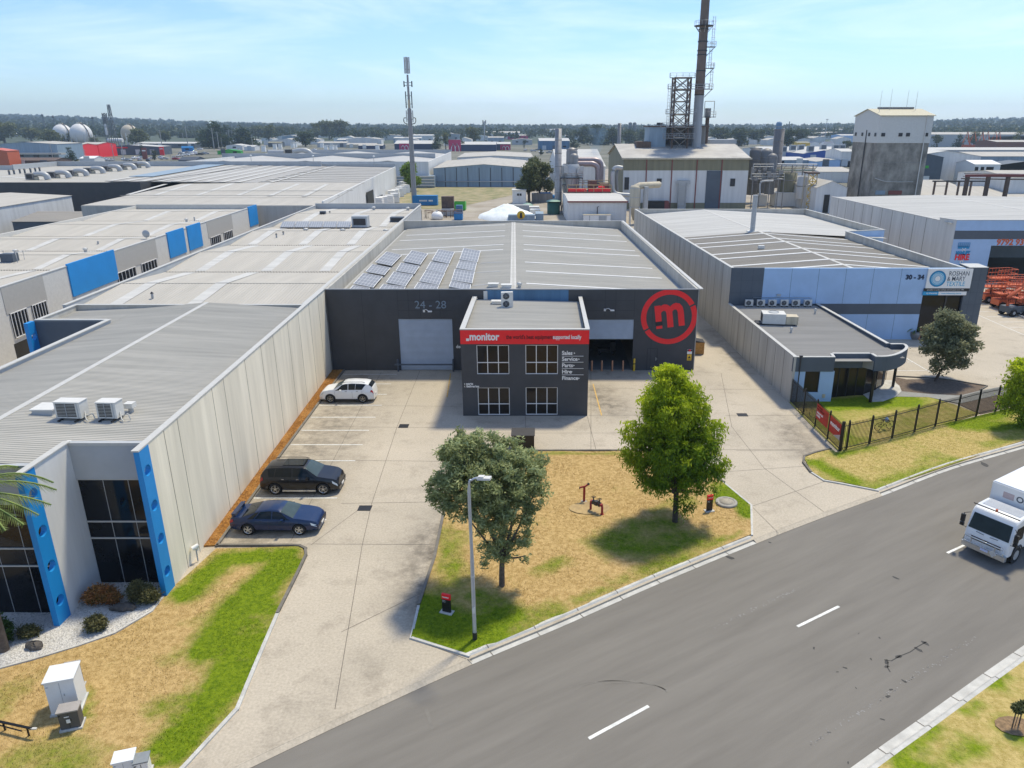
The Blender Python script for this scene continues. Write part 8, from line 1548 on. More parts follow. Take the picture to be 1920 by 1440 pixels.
wsv=car('white compact four wheel drive nosed in beside the pale wall near the warehouse','car',((pa.x+pb.x)/2,pa.y+W1/2-.05,0),math.pi,4.45,W1,[(-2.22,.80),(-2.18,1.1),(-2.05,1.35),(-1.75,1.56),(-1.4,1.63),(-.5,1.67),(.1,1.62),(.4,1.52),(1.05,1.14),(1.35,1.10),(1.85,1.0),(2.1,.84),(2.22,.6)],[(-2.22,.78),(-2.1,1.04),(-1,1.04),(1.0,1.01),(1.85,.92),(2.22,.58)],(-2.14,-1.78,.28,1.04),2.63,.37,paint('white_car_paint',(.72,.73,.73)),'wagon',1.68,side=[(-1.30,-1.62,-.76,-.80),(-.73,-.77,-.20,-.20),(-.14,-.14,.92,.34)],clad=M['dark'],rim_m=mat('dark_alloy',(.30,.29,.26),rough=.3,metal=.6))
rc=random.Random(21);base={}
cars=[(303,297),(308,299),(326,298),(331,300),(337,294),(343,292.5),(349,292),(355,291),(361,290.5),(368,290),(374,291),(381,290),(386,289),(340,288.5),(352,287.5),(364,287),(285,299),(278,303),(232,300),(198,300),(206,302),(240,302),(255,298),(262,301),(268,296),(188,303),(570,281.5),(1070,290),(1030,287),(1015,286),(1000,284),(985,283),(590,282),(1745,279),(1752,278.5),(375,281),(448,282),(470,279)]
cm_=[paint('far_car_white',(.7,.7,.7),.3),paint('far_car_silver',(.35,.36,.38),.3),paint('far_car_black',(.02,.02,.02),.3),paint('far_car_red',(.35,.02,.02),.3)];cn_=['white','silver','black','red']
for i,(px,py)in enumerate(cars):
 k=rc.choice([0,0,0,1,1,2,3]);p=G(px,py,-.25);lb_=f'tiny {cn_[k]} car parked in the distant yards'
 if k not in base:base[k]=car(lb_,'car',(p.x,p.y,-.28),rc.uniform(-3,3),4.5,1.8,[(-2.25,.8),(-2.2,1.0),(-1.5,1.08),(-1.0,1.4),(0,1.46),(.5,1.4),(1.1,1.0),(2.1,.85),(2.25,.6)],[(-2.25,.75),(-1.9,.94),(1,.9),(2.25,.55)],(-1.7,-.95,.4,1.1),2.7,.33,cm_[k],'parked_car',1.46,side=[(-.95,-.7,-.12,-.12),(-.02,-.02,.9,.4)],detail=False,group=f'distant {cn_[k]} parked cars');base[k].scale=(1.25,)*3
 else:copy_tree(base[k],(p.x,p.y,-.28),rc.uniform(-3,3))
# --- box truck
RT=rad(213.5);c_=G(1842,1034,.45);fwd=Vector((math.cos(RT),math.sin(RT),0));
T=thing('box_truck','white cab over box truck with chrome bull bar entering from the right','truck',(c_.x+.10-fwd.x*.1,c_.y+.12-fwd.y*.1,RZ),RT)
WT=paint('truck_white',(.74,.75,.75),.5);cw=1.12
def cab_sec():return[(0,.62),(.02,1.25),(-.06,1.42),(-.34,2.30),(-.48,2.50),(-.80,2.60),(-1.85,2.62),(-1.9,.75),(-1.35,.70),(-1.25,1.02),(-.55,1.02),(-.42,.62)]
s=cab_sec();b=MB();n=len(s);tri=[tuple(q)for q in tessellate_polygon([[Vector((x,z,0))for x,z in s]])]
vs=[]
for y,k in((-cw,.06),(-cw+.07,0),(cw-.07,0),(cw,.06)):vs+=[(x-(k if i<6 else 0),y,z-(k*.6 if 4<=i<=6 else 0))for i,(x,z)in enumerate(s)]
fs=[(j*n+i,j*n+(i+1)%n,(j+1)*n+(i+1)%n,(j+1)*n+i)for j in range(3)for i in range(n)];fs+=[tuple(q)for q in tri]+[tuple(3*n+i for i in reversed(q))for q in tri]
b.add(vs,fs,0,False);cab=b.build('cab',WT,T);bm_=bmesh.new();bm_.from_mesh(cab.data);bmesh.ops.recalc_face_normals(bm_,faces=bm_.faces);bmesh.ops.bevel(bm_,geom=[e for e in bm_.edges if e.calc_face_angle(0)>.35],offset=.03,segments=2,affect='EDGES');bm_.to_mesh(cab.data);bm_.free()
for p_ in cab.data.polygons:p_.use_smooth=True
cab.data.set_sharp_from_angle(angle=rad(30))
b=MB();b.add([(-.045,-cw+.10,1.46),(-.045,cw-.10,1.46),(-.315,cw-.16,2.26),(-.315,-cw+.16,2.26)],[(0,1,2,3),(3,2,1,0)]);b.build('windscreen',M['wind'],cab);b=MB();b.add([(-.30,-cw+.16,2.20),(-.30,cw-.16,2.20),(-.322,cw-.16,2.27),(-.322,-cw+.16,2.27)],[(0,1,2,3)]);b.build('sun_strip',M['black'],cab)
for s_ in(-1,1):
 b=MB();q=[(-.30,s_*(cw+.006),1.50),(-.50,s_*(cw+.006),2.16),(-1.30,s_*(cw+.006),2.16),(-1.30,s_*(cw+.006),1.38),(-.5,s_*(cw+.006),1.34)];b.add(q,[tuple(range(5)),tuple(reversed(range(5)))]);b.build('side_window',M['cglass'],cab)
 b=MB();b.box((-.02,s_*(cw+.22),1.85),(.12,.2,.42));b.box((-.02,s_*(cw+.22),1.5),(.12,.2,.18));b.tube([(-.25,s_*cw,2.2),(-.02,s_*(cw+.2),2.15),(-.02,s_*(cw+.2),1.4),(-.1,s_*cw,1.35)],.02,6);b.build('mirror',M['black'],T)
 b=MB();b.box((-.0,s_*(cw-.18),.62),(.10,.26,.24));b.build('headlight',M['lamp_glass'],T)
 b=MB();b.cyl((-1.0,s_*(cw-.28),.48),(-1.0,s_*cw,.48),.48,n=24);wh=b.build('wheel',M['rubber'],T);b=MB();b.cyl((-1.0,s_*(cw-.02),.48),(-1.0,s_*(cw+.012),.48),.27,n=20);b.build('rim',M['galv'],wh)
 b=MB();b.cyl((-6.2,s_*(cw-.5),.48),(-6.2,s_*cw,.48),.48,n=24);wh=b.build('wheel',M['rubber'],T);b=MB();b.cyl((-6.2,s_*(cw-.02),.48),(-6.2,s_*(cw+.012),.48),.27,n=20);b.build('rim',M['galv'],wh)
 b=MB();b.tube([(-.5,s_*(cw+.02),.5),(-.52,s_*(cw+.02),.8),(-.72,s_*(cw+.02),1.0),(-1.25,s_*(cw+.02),1.0),(-1.5,s_*(cw+.02),.75)],.045,6);b.build('wheel_arch',M['dark'],T)
 b=MB();b.tube([(.03,s_*.55,1.40),(.03,s_*.15,1.37)],.015,4);b.build('wiper',M['black'],T)
b=MB();b.box((.06,0,.55),(.22,2.2,.26));b.build('bumper',mat('chrome_grey',(.55,.55,.54),rough=.25,metal=.7),T)
b=MB();b.box((.0,0,1.0),(.06,1.5,.18));b.build('grille',M['black'],T)
b=MB();b.tube([(.1,-1.0,.6),(.26,-1.0,.85),(.26,-.95,1.12),(.26,.95,1.12),(.26,1.0,.85),(.1,1.0,.6)],.04,8);b.tube([(.26,-1.02,.80),(.26,1.02,.80)],.035,8);b.tube([(.26,-.6,.8),(.26,-.6,1.12)],.03,6);b.tube([(.26,.6,.8),(.26,.6,1.12)],.03,6);b.build('bull_bar',MATS['chrome_grey'],T)
b=MB();b.add([(.31,.55+.2*a_,.72+.2*c__)for a_,c__ in((0,-1),(1,0),(0,1),(-1,0))],[(0,1,2,3),(3,2,1,0)]);b.build('diamond_placard',M['white'],T);b=MB();b.box((.31,0.12,.70),(.02,.38,.12));b.build('number_plate',mat('plate_blue_white',(.5,.55,.75)),T)
b=MB();b.tube([(-.45,-1.15,2.68),(-.45,1.15,2.68)],.03,6);b.build('roof_bar',M['black'],T);b=MB();b.cyl((-.45,0,2.66),(-.45,0,2.80),.06,n=10);b.build('beacon',M['orange'],T)
b=MB()
for k in range(7):b.box((-.95-.13*k,0,2.635),(.05,1.9,.02))
b.build('roof_ribs',WT,T)
bx0_=-2.15;b=MB();b.box((bx0_-3.1,0,2.22),(6.2,2.4,2.55));bo=b.build('cargo_box',WT,T);bm_=bmesh.new();bm_.from_mesh(bo.data);bmesh.ops.bevel(bm_,geom=bm_.edges[:],offset=.06,segments=2,affect='EDGES');bm_.to_mesh(bo.data);bm_.free()
b=MB();b.box((-4.4,0,.78),(6.0,.9,.3));b.box((-3.6,0,.6),(1.4,2.0,.5));b.build('chassis',M['dark'],T)
text('lettering','ORIX',tuple(Vector((0,0,0))),.01,M['slate'],None)if False else None
b=MB();R_=Matrix.Rotation(RT,3,'Z')
tx=text('lettering','ORIX',(0,0,0),.46,M['slate'],None,rx=rad(90),rz=rad(90),weight=.01,ext=.004);tx.parent=T;tx.location=(bx0_+.01,.1,2.95);CH.setdefault(T.name,[]).append(tx)
b.box((bx0_+.008,-.28,2.95),(.01,.55,.34));b.build('faded_panel',mat('faded_pink',(.50,.40,.40)),T)
# ============================================================ STREET FURNITURE AND FENCES
p=G(890.5,1200);zt=P(880,897,p.y).z;T=thing('street_lamp','galvanised street lamp on the lawn corner by the road','street lamp',(p.x,p.y,LZ))
b=MB();b.tube(bez([(0,0,0),(0,0,zt*.5),(-.02,0,zt*.93),(.12,-.02,zt*.985),(.40,-.05,zt+.0)],8),[.085]*9+[.07]*8+[.045]*16,12);b.build('pole',mat('lamp_pole',(.48,.50,.52),rough=.4,metal=.4,var=.1),T)
b=MB();b.cyl((0,0,0),(0,0,.36),.105,n=14);b.build('base_sleeve',M['dark'],T);b=MB();b.cyl((0,0,3.2),(0,0,3.26),.09,n=12);b.box((0,-.1,1.55),(.12,.02,.3));b.build('plate',M['offwhite'],T)
b=MB();R_=Matrix.Rotation(rad(-14),3,'Z')@Matrix.Rotation(rad(-6),3,'Y');b.box((.62,-.10,zt+.0),(.56,.26,.09),R=R_);b.box((.50,-.07,zt+.06),(.25,.2,.05),R=R_);b.build('lamp_head',M['offwhite'],T)
def sign_post(lb,px,py,h,w_,rz):
 p=G(px,py,LZ);t=thing('name_totem',lb,'sign',(p.x,p.y,LZ),rz);b=MB();b.box((0,0,h*.36),(w_,.09,h*.72));b.build('black_panel',M['black'],t);b=MB();b.box((0,0,h*.86),(w_+.01,.10,h*.28));b.build('red_panel',M['red'],t)
 b=MB();b.box((0,0,.02),(w_+.2,.35,.05));b.build('footing',M['kerb'],t);tx=text('lettering','monitor',(0,0,0),w_*.24,M['white'],None,weight=.004,ext=.002);tx.parent=t;tx.location=(-w_*.42,-.056,h*.85);tx=text('lettering','parts ›\nentry',(0,0,0),w_*.17,M['white'],None,ext=.002);tx.parent=t;tx.location=(-w_*.42,-.05,h*.62)
sign_post('small red and black totem sign on the green lawn tip',838,1148,1.0,.42,rad(-20));sign_post('small red and black totem sign beside the round concrete pit',1329.5,958,1.05,.36,rad(14))
p=G(1362,943,LZ);T=thing('inspection_pit','round raised concrete inspection pit lid on the lawn','pit',(p.x,p.y,LZ));b=MB();b.lathe([(0,.10),(.42,.10),(.43,.09),(.46,.09),(.47,.11),(.62,.11),(.64,.09),(.64,.0)],n=32);b.build('ring',mat('ring_concrete',(.33,.31,.27),rough=.9,var=.2,scale=6),T);b=MB();b.lathe([(0,.112),(.41,.112),(.41,.10)],n=28);b.build('lid',mat('lid_brown',(.36,.32,.25),rough=.9,var=.2,scale=8),T)
dr=mat('hydrant_red',(.30,.012,.015),rough=.5,var=.15)
p=G(1095,940,LZ);T=thing('fire_hydrant','single dark red hydrant standpipe with a twin head','hydrant',(p.x,p.y,LZ));b=MB();b.cyl((0,0,0),(0,0,.95),.07,n=12);b.build('standpipe',dr,T);b=MB();b.tube([(-.28,0,.92),(-.05,0,.98),(.05,0,1.0),(.24,.05,1.12)],.055,8);b.build('outlets',dr,T);b=MB();b.lathe([(0,0),(.09,0),(.09,.03)],(-.3,0,.9),12,axis='X');b.cyl((.2,.04,1.1),(.3,.07,1.16),.07,n=10);b.build('caps',M['dark'],T);b=MB();b.cyl((0,0,0),(0,0,.02),.2,n=14);b.build('collar',MATS['lid_brown'],T)
p=G(1118,960,LZ);T=thing('backflow_valve','dark red valve set bridging two pipes in the lawn','valve',(p.x,p.y,LZ),rad(-42));b=MB();b.tube([(-.42,0,0),(-.42,0,.5),(-.34,0,.58),(.34,0,.58),(.42,0,.5),(.42,0,0)],.07,10);b.build('pipe',dr,T);b=MB()
for x in(-.22,.22):b.cyl((x,0,.5),(x,0,.92),.035,n=8);b.lathe([(.10,.9),(.13,.92),(.10,.94)],(x,0,0),14);b.box((x,0,.58),(.13,.2,.22))
b.box((0,0,.6),(.2,.24,.26));b.build('valve_bodies',M['dark'],T);b=MB()
for x in(-.42,.42):b.cyl((x,0,0),(x,0,.02),.12,n=12);b.cyl((x*.84,0,.52),(x*.8,0,.64),.1,n=12)
b.build('flanges',dr,T)
sheet('bare_earth',[(G(1106,955).x+1.25*math.cos(a*.5),G(1106,955).y+.75*math.sin(a*.5))for a in range(12)],LZ+.035,mat('dry_earth',(.50,.36,.16),rough=.95,c2=(.33,.23,.11),scale=2),step=.5)
def cabinet(lb,p,rz,w_,d_,h_,m,mtop,door=None,name='utility_cabinet'):
 t=thing(name,lb,'cabinet',(p[0],p[1],LZ),rz);b=MB();b.box((0,0,h_/2+.05),(w_,d_,h_));bo=b.build('body',m,t);bm_=bmesh.new();bm_.from_mesh(bo.data);bmesh.ops.bevel(bm_,geom=bm_.edges[:],offset=.012,segments=2,affect='EDGES');bm_.to_mesh(bo.data);bm_.free()
 b=MB();b.box((0,0,h_+.07),(w_+.08,d_+.08,.05));b.build('lid',mtop,t);b=MB();b.box((0,0,.02),(w_+.1,d_+.1,.1));b.build('plinth',M['kerb'],t)
 b=MB();b.box((0,-d_/2-.004,h_*.55),(.012,.01,h_*.85));b.box((-w_*.42,-d_/2-.01,h_*.9),(.07,.02,.03));b.box((w_*.1,-d_/2-.01,h_*.6),(.03,.03,.09));b.build('door_seam',door or M['greyp'],t);return t
pw=paint('cabinet_white',(.70,.72,.72),.1,.5);gb_=mat('cabinet_brown',(.09,.085,.08),rough=.6,var=.1);tp=mat('cabinet_taupe',(.34,.31,.28),rough=.6)
q=G(108,1345,LZ);cabinet('tall white electricity kiosk on the dry lawn at lower left',(q.x+.10,q.y+.62),rad(17),.98,.95,1.5,pw,pw);q=G(131,1368,LZ);t=cabinet('low brown faced pillar box in front of the tall white kiosk',(q.x,q.y+.2),rad(17),.66,.45,.78,gb_,tp,M['black']);b=MB();b.box((-.02,-.235,.42),(.13,.01,.16));b.box((-.05,-.235,.62),(.16,.01,.035));b.build('label',M['white'],t);q=G(136,1300,LZ);cabinet('grey brown box half hidden behind the tall white kiosk',(q.x+.05,q.y+.1),rad(17),.5,.8,1.05,gb_,tp,M['black'])
q=G(240,1452,LZ);cabinet('white service box at the bottom picture edge',(q.x,q.y),rad(17),.62,.5,.75,pw,pw);q=G(268,1450,LZ);cabinet('grey lidded box at the bottom picture edge beside the white one',(q.x+.06,q.y),rad(17),.42,.42,.62,M['white'],mat('lid_slate',(.22,.24,.25),rough=.6),M['dark'])
q0,q1=G(-60,1340,.45),G(60,1366,.45);T=thing('barrier_rail','low black metal rail ending beside the white kiosk at the left edge','rail',(q1.x,q1.y,LZ));b=MB();b.tube([q0,q1],.06,4);b.tube([q0+Vector((0,0,-.12)),q1+Vector((-.4,0,-.12))],.03,4);b.build('beam',M['black'],T,world=True)
for f_ in(.55,.92):v=q0.lerp(q1,f_);b=MB();b.cyl((v.x,v.y,LZ),(v.x,v.y,.45),.035,n=6);b.build('leg',M['black'],T,world=True)
b=MB();b.box(tuple(q1+Vector((.06,0,.0))),(.22,.07,.05));b.build('end_cap',M['offwhite'],T,world=True)
def fence(lb,pts,h=2.05,pitch=.125,panels=None,name='palisade_fence',z=.05):
 T=thing(name,lb,'fence',(pts[0][0],pts[0][1],0));
 for i,q in enumerate(pts):b=MB();b.box((q[0],q[1],(h+.15)/2),(.10,.10,h+.15));b.cyl((q[0],q[1],h+.15),(q[0],q[1],h+.22),.07,.01,n=4);b.build('post',M['black'],T,world=True)
 for i in range(len(pts)-1):
  a,c=Vector(pts[i][:2]),Vector(pts[i+1][:2]);L_=(c-a).length;b=MB();n=int(L_/pitch)
  for k in range(1,n):v=a.lerp(c,k/n);b.cyl((v.x,v.y,z+.06),(v.x,v.y,h),.021,n=4);b.cyl((v.x,v.y,h),(v.x,v.y,h+.07),.014,.002,n=4)
  for zz_ in(z+.16,h-.18):b.tube([(a.x,a.y,zz_),(c.x,c.y,zz_)],.032,4)
  b.build('railing_panel',M['black'],T,world=True)
 return T
f1=[G(1480,755),G(1523,795.5),G(1547.5,819),G(1573.5,845)];f1=[G(1480.5,754),G(1500,774),G(1523,796),G(1547,820),G(1573,846)]
T=fence('black spiked fence running along the side driveway with red banners',[(p.x,p.y)for p in(f1[0],f1[0].lerp(f1[4],.30),f1[0].lerp(f1[4],.55),f1[0].lerp(f1[4],.79),f1[4])])
f2=[(1573,846),(1586,843.8),(1629.4,833.5),(1672,823),(1714,811.4),(1753,800),(1792,790.6),(1830,780),(1866,772),(1915,762),(1990,742)]
fence('black spiked fence along the street verge in front of the low office',[(G(*q).x,G(*q).y)for q in f2][1:]if False else[(G(*q).x+(.12 if i==0 else 0),G(*q).y)for i,q in enumerate(f2)])
A_=f1[0].lerp(f1[4],.55);B_=f1[0].lerp(f1[4],.785);C_=f1[0].lerp(f1[4],.80);D_=f1[4].copy();dn=Vector((-.07,-.04,0))
def banner(lb,a,b_,lines,white=False):
 t=thing('fence_banner',lb,'banner',(a.x-.1,a.y-.05,0));b=MB();u=(b_-a).normalized();a=a+u*.06+dn;b_=b_-u*.06+dn;z0,z1=.80,1.98
 nn=Vector((u.y,-u.x,0));nn=nn if nn.x<0 else-nn
 b.add([(a.x,a.y,z0),(b_.x,b_.y,z0),(b_.x,b_.y,z1),(a.x,a.y,z1)],[(0,1,2,3),(3,2,1,0)]);b.build('sheet',mat('banner_red',(.60,.05,.03),rough=.5),t,world=True)
 rz=math.atan2(u.y,u.x)
 for s,sz,zz_,m_,w__ in lines:p_=a+u*.12+nn*.012;tx=text('lettering',s,(p_.x,p_.y,zz_),sz,m_,t,rz=rz,weight=w__,ext=.002)
 if white:b=MB();o_=nn*.01;L_=(b_-a).length;q=[a+u*L_*.45+o_,b_+o_,b_+o_];b.add([(q[0].x,q[0].y,z0),(q[1].x,q[1].y,z0),(q[1].x,q[1].y,z0+.42)],[(0,1,2),(2,1,0)]);b.build('white_corner',M['white'],t,world=True)
banner('red fence banner with dark and white slogan lines',A_,B_,[("the world's",.2,1.82,MATS['dark_red_text'],.002),('best equipment',.2,1.62,MATS['dark_red_text'],.002),('supported',.26,1.36,M['white'],.008),('locally',.26,1.12,M['white'],.008)])
banner('red fence banner with a big white company name and white corner',C_,D_,[('monitor',.46,1.5,M['white'],.014)],True)
def junk(lb,px,py,rz,wheels=True):
 p=G(px,py,.1);t=thing('bicycle',lb,'bicycle',(p.x,p.y,.1),rz);
 for x in(-.55,.55):
  b=MB();b.tube([(x+.33*math.cos(2*math.pi*k/16),.05*math.sin(k),.34+.33*math.sin(2*math.pi*k/16))for k in range(17)],.02,5);b.build('wheel',M['rubber'],t)
 b=MB();b.tube([(-.55,0,.34),(-.2,0,.75),(.35,0,.78),(-.05,0,.36),(-.2,0,.78)],.02,5);b.tube([(.35,0,.78),(.55,0,.34)],.02,5);b.tube([(-.55,0,.34),(-.05,0,.36)],.02,5);b.build('frame',M['rust'],t);b=MB();b.box((-.22,0,.84),(.24,.12,.05));b.build('saddle',M['black'],t);b=MB();b.tube([(.3,-.25,.98),(.38,0,.92),(.3,.25,.98)],.015,5);b.build('handlebar',M['dark'],t);return t
junk('rusty bicycle leaning on the grass just inside the street fence',1657,806,rad(20));junk('old bicycle tangled against the fence beside the low office',1512,778,rad(-60))
p=G(1660,803,.1);t=thing('blue_bag','light blue plastic bag on the rusty bicycle','bag',(p.x,p.y,.75));b=MB();b.lathe([(0,.25),(.1,.2),(.16,.05),(.12,-.12),(0,-.15)],n=9);b.build('bag',M['ltblue'],t);b=MB();b.tube([(-.05,0,.2),(0,0,.36),(.05,0,.2)],.01,4);b.build('handle',M['white'],t)
p=G(1303.5,665);t=thing('timber_crate','orange timber crate with a dark lid behind the warehouse corner','crate',(p.x+.4,p.y+.6,0));b=MB();b.box((0,0,.65),(.9,1.2,1.2));b.build('body',mat('crate_timber',(.42,.22,.06),rough=.8,var=.3,scale=6),t);b=MB();b.prism([(-.5,-.65),(.5,-.65),(.5,.65),(-.5,.65)],1.25,[1.45,1.25,1.25,1.45]);b.build('lid',M['dark'],t)
p=G(1721,636);t=thing('bollard','yellow bollard beside the glazed entry of the textile warehouse','bollard',(p.x,p.y-.2,0));b=MB();b.cyl((0,0,0),(0,0,1.2),.09,n=10);b.build('post',M['copper'],t);b=MB();b.cyl((0,0,.9),(0,0,1.0),.095,n=10);b.build('band',M['dark'],t)
def scissor(lb,px,py,rz,up=1.2,boom=False):
 p=G(px,py);t=thing('boom_lift' if boom else 'scissor_lift',lb,'lift',(p.x,p.y,0),rz,'orange lifts in the hire yard')
 b=MB();b.box((0,0,.8),(3.0,1.5,.7));b.build('chassis',M['slate']if boom else M['orange'],t)
 for x in(-1,1):
  for y in(-.75,.75):b=MB();b.cyl((x,y-.15,.45),(x,y+.15,.45),.45,n=16);wh=b.build('wheel',M['rubber'],t);b=MB();b.cyl((x,y-.17,.45),(x,y+.17,.45),.2,n=10);b.build('rim',M['greyp'],wh)
 b=MB()
 if boom:b.tube([(-1.2,0,1.2),(-1.4,0,2.2),(.4,0,3.2)],.2,6);b.tube([(.4,0,3.2),(1.6,0,6.3),(2.3,0,5.2)],.16,6)
 else:
  for k in range(3):z=1.2+up*k/3;b.tube([(-1.2,-.5,z),(1.2,-.5,z+up/3)],.06,4);b.tube([(1.2,-.5,z),(-1.2,-.5,z+up/3)],.06,4)
 b.build('boom' if boom else 'scissor_arms',M['orange'],t);z=1.2+up
 b=MB();(rail(b,(-1.5,-.75,z),(1.5,-.75,z),1.1,.035,.5),rail(b,(-1.5,.75,z),(1.5,.75,z),1.1,.035,.5),rail(b,(1.5,-.75,z),(1.5,.75,z),1.1,.035,.5))if not boom else rail(b,(1.9,-.6,4.2),(2.8,.6,4.2),1.0,.04,.4)
 b.bx(-1.5,1.5,-.75,.75,z-.1,z)if not boom else b.bx(1.8,2.9,-.6,.6,4.1,4.2);b.build('basket',M['orange'],t);return t
for i,(px,py,rz,up,bm_2)in enumerate(((1858,566,.1,.9,False),(1871,560,.2,1.6,False),(1884,577,.1,.7,False),(1904,566,-.1,1.1,False),(1900,590,.3,0,True),(1918,588,.1,.8,False),(1924,572,.4,1,False))):
 scissor('orange lift machine '+['at the left end of the hire yard row','with raised basket left of the open bay','second from the left fence side in the front row','in the back row under the dark opening','with a tall folded boom near the right edge','in the front row at the right picture edge','cut by the right picture edge behind the boom'][i],px,py,rz,up,bm_2)
fence('black fence in front of the orange hire machines',[(G(*q).x,G(*q).y)for q in((1853,568),(1876,577),(1900,586.5),(1930,599),(1960,611))],2.2,.3)
mb=MB();mb.wall(G(1845,564),G(1975,620),-.05,.14,.25);mb.build('yard_kerb',M['kerb'],kind='structure')
# ============================================================ TREES AND SHRUBS
def leafmat(name,c,c2,c3=None,scale=1.2,trans=.25,tip=None):
 m=bpy.data.materials.new(name);m.use_nodes=True;nt=m.node_tree;N=nt.nodes;L=nt.links;b=N['Principled BSDF'];b.inputs['Roughness'].default_value=.6;b.inputs['Specular IOR Level'].default_value=.25
 tc=N.new('ShaderNodeTexCoord');n=N.new('ShaderNodeTexNoise');n.inputs['Scale'].default_value=scale;n.inputs['Detail'].default_value=4;n.inputs['Roughness'].default_value=.7;L.new(tc.outputs['Object'],n.inputs['Vector'])
 r=N.new('ShaderNodeValToRGB');r.color_ramp.elements[0].position=.35;r.color_ramp.elements[1].position=.62;r.color_ramp.elements[0].color=(*c2,1);r.color_ramp.elements[1].color=(*c,1);L.new(n.outputs[0],r.inputs[0]);outc=r.outputs[0]
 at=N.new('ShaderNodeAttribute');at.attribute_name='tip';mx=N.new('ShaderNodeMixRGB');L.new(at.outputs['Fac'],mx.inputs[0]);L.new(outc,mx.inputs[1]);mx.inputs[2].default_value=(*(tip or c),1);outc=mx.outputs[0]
 L.new(outc,b.inputs['Base Color']);tr=N.new('ShaderNodeBsdfTranslucent');L.new(outc,tr.inputs['Color']);ms=N.new('ShaderNodeMixShader');ms.inputs[0].default_value=trans;L.new(b.outputs[0],ms.inputs[1]);L.new(tr.outputs[0],ms.inputs[2]);L.new(ms.outputs[0],N['Material Output'].inputs['Surface']);m.name=name;MATS[name]=m;return m
def leaves(name,lobes,n,size,m,parent=None,droop=0,aspect=2.2,seed=1,tipfn=None,shell=.55,world_up=0.3,clump=0,cr=.25):
 """n leaf faces scattered through the lobes (x,y,z,rx,ry,rz); optional clumping into sprays"""
 rg=np.random.default_rng(seed);lb=np.array(lobes,float);vol=lb[:,3]*lb[:,4]*lb[:,5];idx=rg.choice(len(lb),n,p=vol/vol.sum())
 if clump:
  nc=max(1,n//clump);ci=rg.choice(len(lb),nc,p=vol/vol.sum());d=rg.normal(size=(nc,3));d/=np.linalg.norm(d,axis=1)[:,None];r=shell+(1-shell)*rg.random(nc)**.6
  cc=lb[ci,:3]+d*r[:,None]*lb[ci,3:];k=rg.integers(0,nc,n);off=rg.normal(size=(n,3))*cr*np.array([1,1,.7+droop*1.2]);
  if droop:off[:,2]=-np.abs(off[:,2])*1.3
  pos=cc[k]+off;tipv=np.clip(.55+off[:,2]/(cr*2),0,1)*(rg.random(nc)[k]*.8+.2);out=d[k]  # upper leaves of each spray take more tip colour, as if lit
 else:
  d=rg.normal(size=(n,3));d/=np.linalg.norm(d,axis=1)[:,None];r=shell+(1-shell)*rg.random(n)**.6;pos=lb[idx,:3]+d*r[:,None]*lb[idx,3:];tipv=rg.random(n)*.6;out=d
 s=size*(.6+.8*rg.random(n));a=rg.normal(size=(n,3));a[:,2]=a[:,2]*.8-droop*1.6+world_up*.0;a+=out*.5;a/=np.linalg.norm(a,axis=1)[:,None];u=np.cross(a,rg.normal(size=(n,3))+out*.4);u/=np.linalg.norm(u,axis=1)[:,None]
 A=a*(s*.5*aspect**.5)[:,None];U=u*(s*.5/aspect**.5)[:,None]
 v=np.stack([pos-A,pos+U-A*.1,pos+A,pos-U-A*.1],1).reshape(-1,3);me=bpy.data.meshes.new(name);me.vertices.add(4*n);me.vertices.foreach_set('co',v.ravel());me.loops.add(4*n);me.loops.foreach_set('vertex_index',np.arange(4*n));me.polygons.add(n);me.polygons.foreach_set('loop_start',np.arange(n)*4);me.polygons.foreach_set('loop_total',np.full(n,4))
 at=me.attributes.new('tip','FLOAT','POINT');at.data.foreach_set('value',np.repeat(tipv if tipfn is None else tipfn(pos,tipv),4));me.materials.append(m);me.update();me.validate();o=obj(name,me,parent)
 if parent is not None:CH.setdefault(parent.name,[]).append(o)
 return o
def trunk(parent,segs,m=M['bark'],name='trunk'):
 b=MB()
 for pts,rs in segs:b.tube(bez(pts,3),[rs[0]+(rs[1]-rs[0])*k/(3*(len(pts)-1))for k in range(3*(len(pts)-1)+1)],8)
 return b.build(name,m,parent)
def limbs(base,lobes,r0,h0,k=1):
 segs=[([(0,0,-.1),(base[0]*.4,base[1]*.4,h0*.6),(base[0],base[1],h0)],(r0,r0*.75))]
 for i,l in enumerate(lobes[::k]):segs.append(([(base[0],base[1],h0*(.8+.2*(i%2))),((base[0]+l[0])/2,(base[1]+l[1])/2,(h0+l[2])/2-.1),(l[0],l[1],l[2]+l[5]*.3)],(r0*.5,r0*.12)))
 return segs
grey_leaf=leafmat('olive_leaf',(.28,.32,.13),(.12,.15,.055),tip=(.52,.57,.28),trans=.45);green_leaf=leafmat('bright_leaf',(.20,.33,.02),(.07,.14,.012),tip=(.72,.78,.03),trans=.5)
gum_leaf=leafmat('gum_leaf',(.115,.135,.05),(.05,.062,.024),tip=(.18,.195,.08),scale=.4);pine_leaf=leafmat('pine_leaf',(.035,.06,.02),(.014,.028,.01),tip=(.055,.085,.03),scale=.5);far_leaf=leafmat('far_leaf',(.06,.085,.03),(.03,.045,.018),tip=(.09,.115,.045),scale=.12)
lt_leaf=leafmat('lime_leaf',(.17,.27,.04),(.08,.14,.02),tip=(.30,.40,.07))
def rag(lo,k,seed):
 """add small outlying sprays so the outline is uneven"""
 g=random.Random(seed);out_=list(lo)
 for _ in range(k):l=g.choice(lo);d=Vector((g.gauss(0,1),g.gauss(0,1),g.gauss(0,1)*.8)).normalized();s=g.uniform(.95,1.22);r=g.uniform(.16,.34);out_.append((l[0]+d.x*l[3]*s,l[1]+d.y*l[4]*s,max(.8,l[2]+d.z*l[5]*s),r,r,r*g.uniform(.8,1.3)))
 return out_
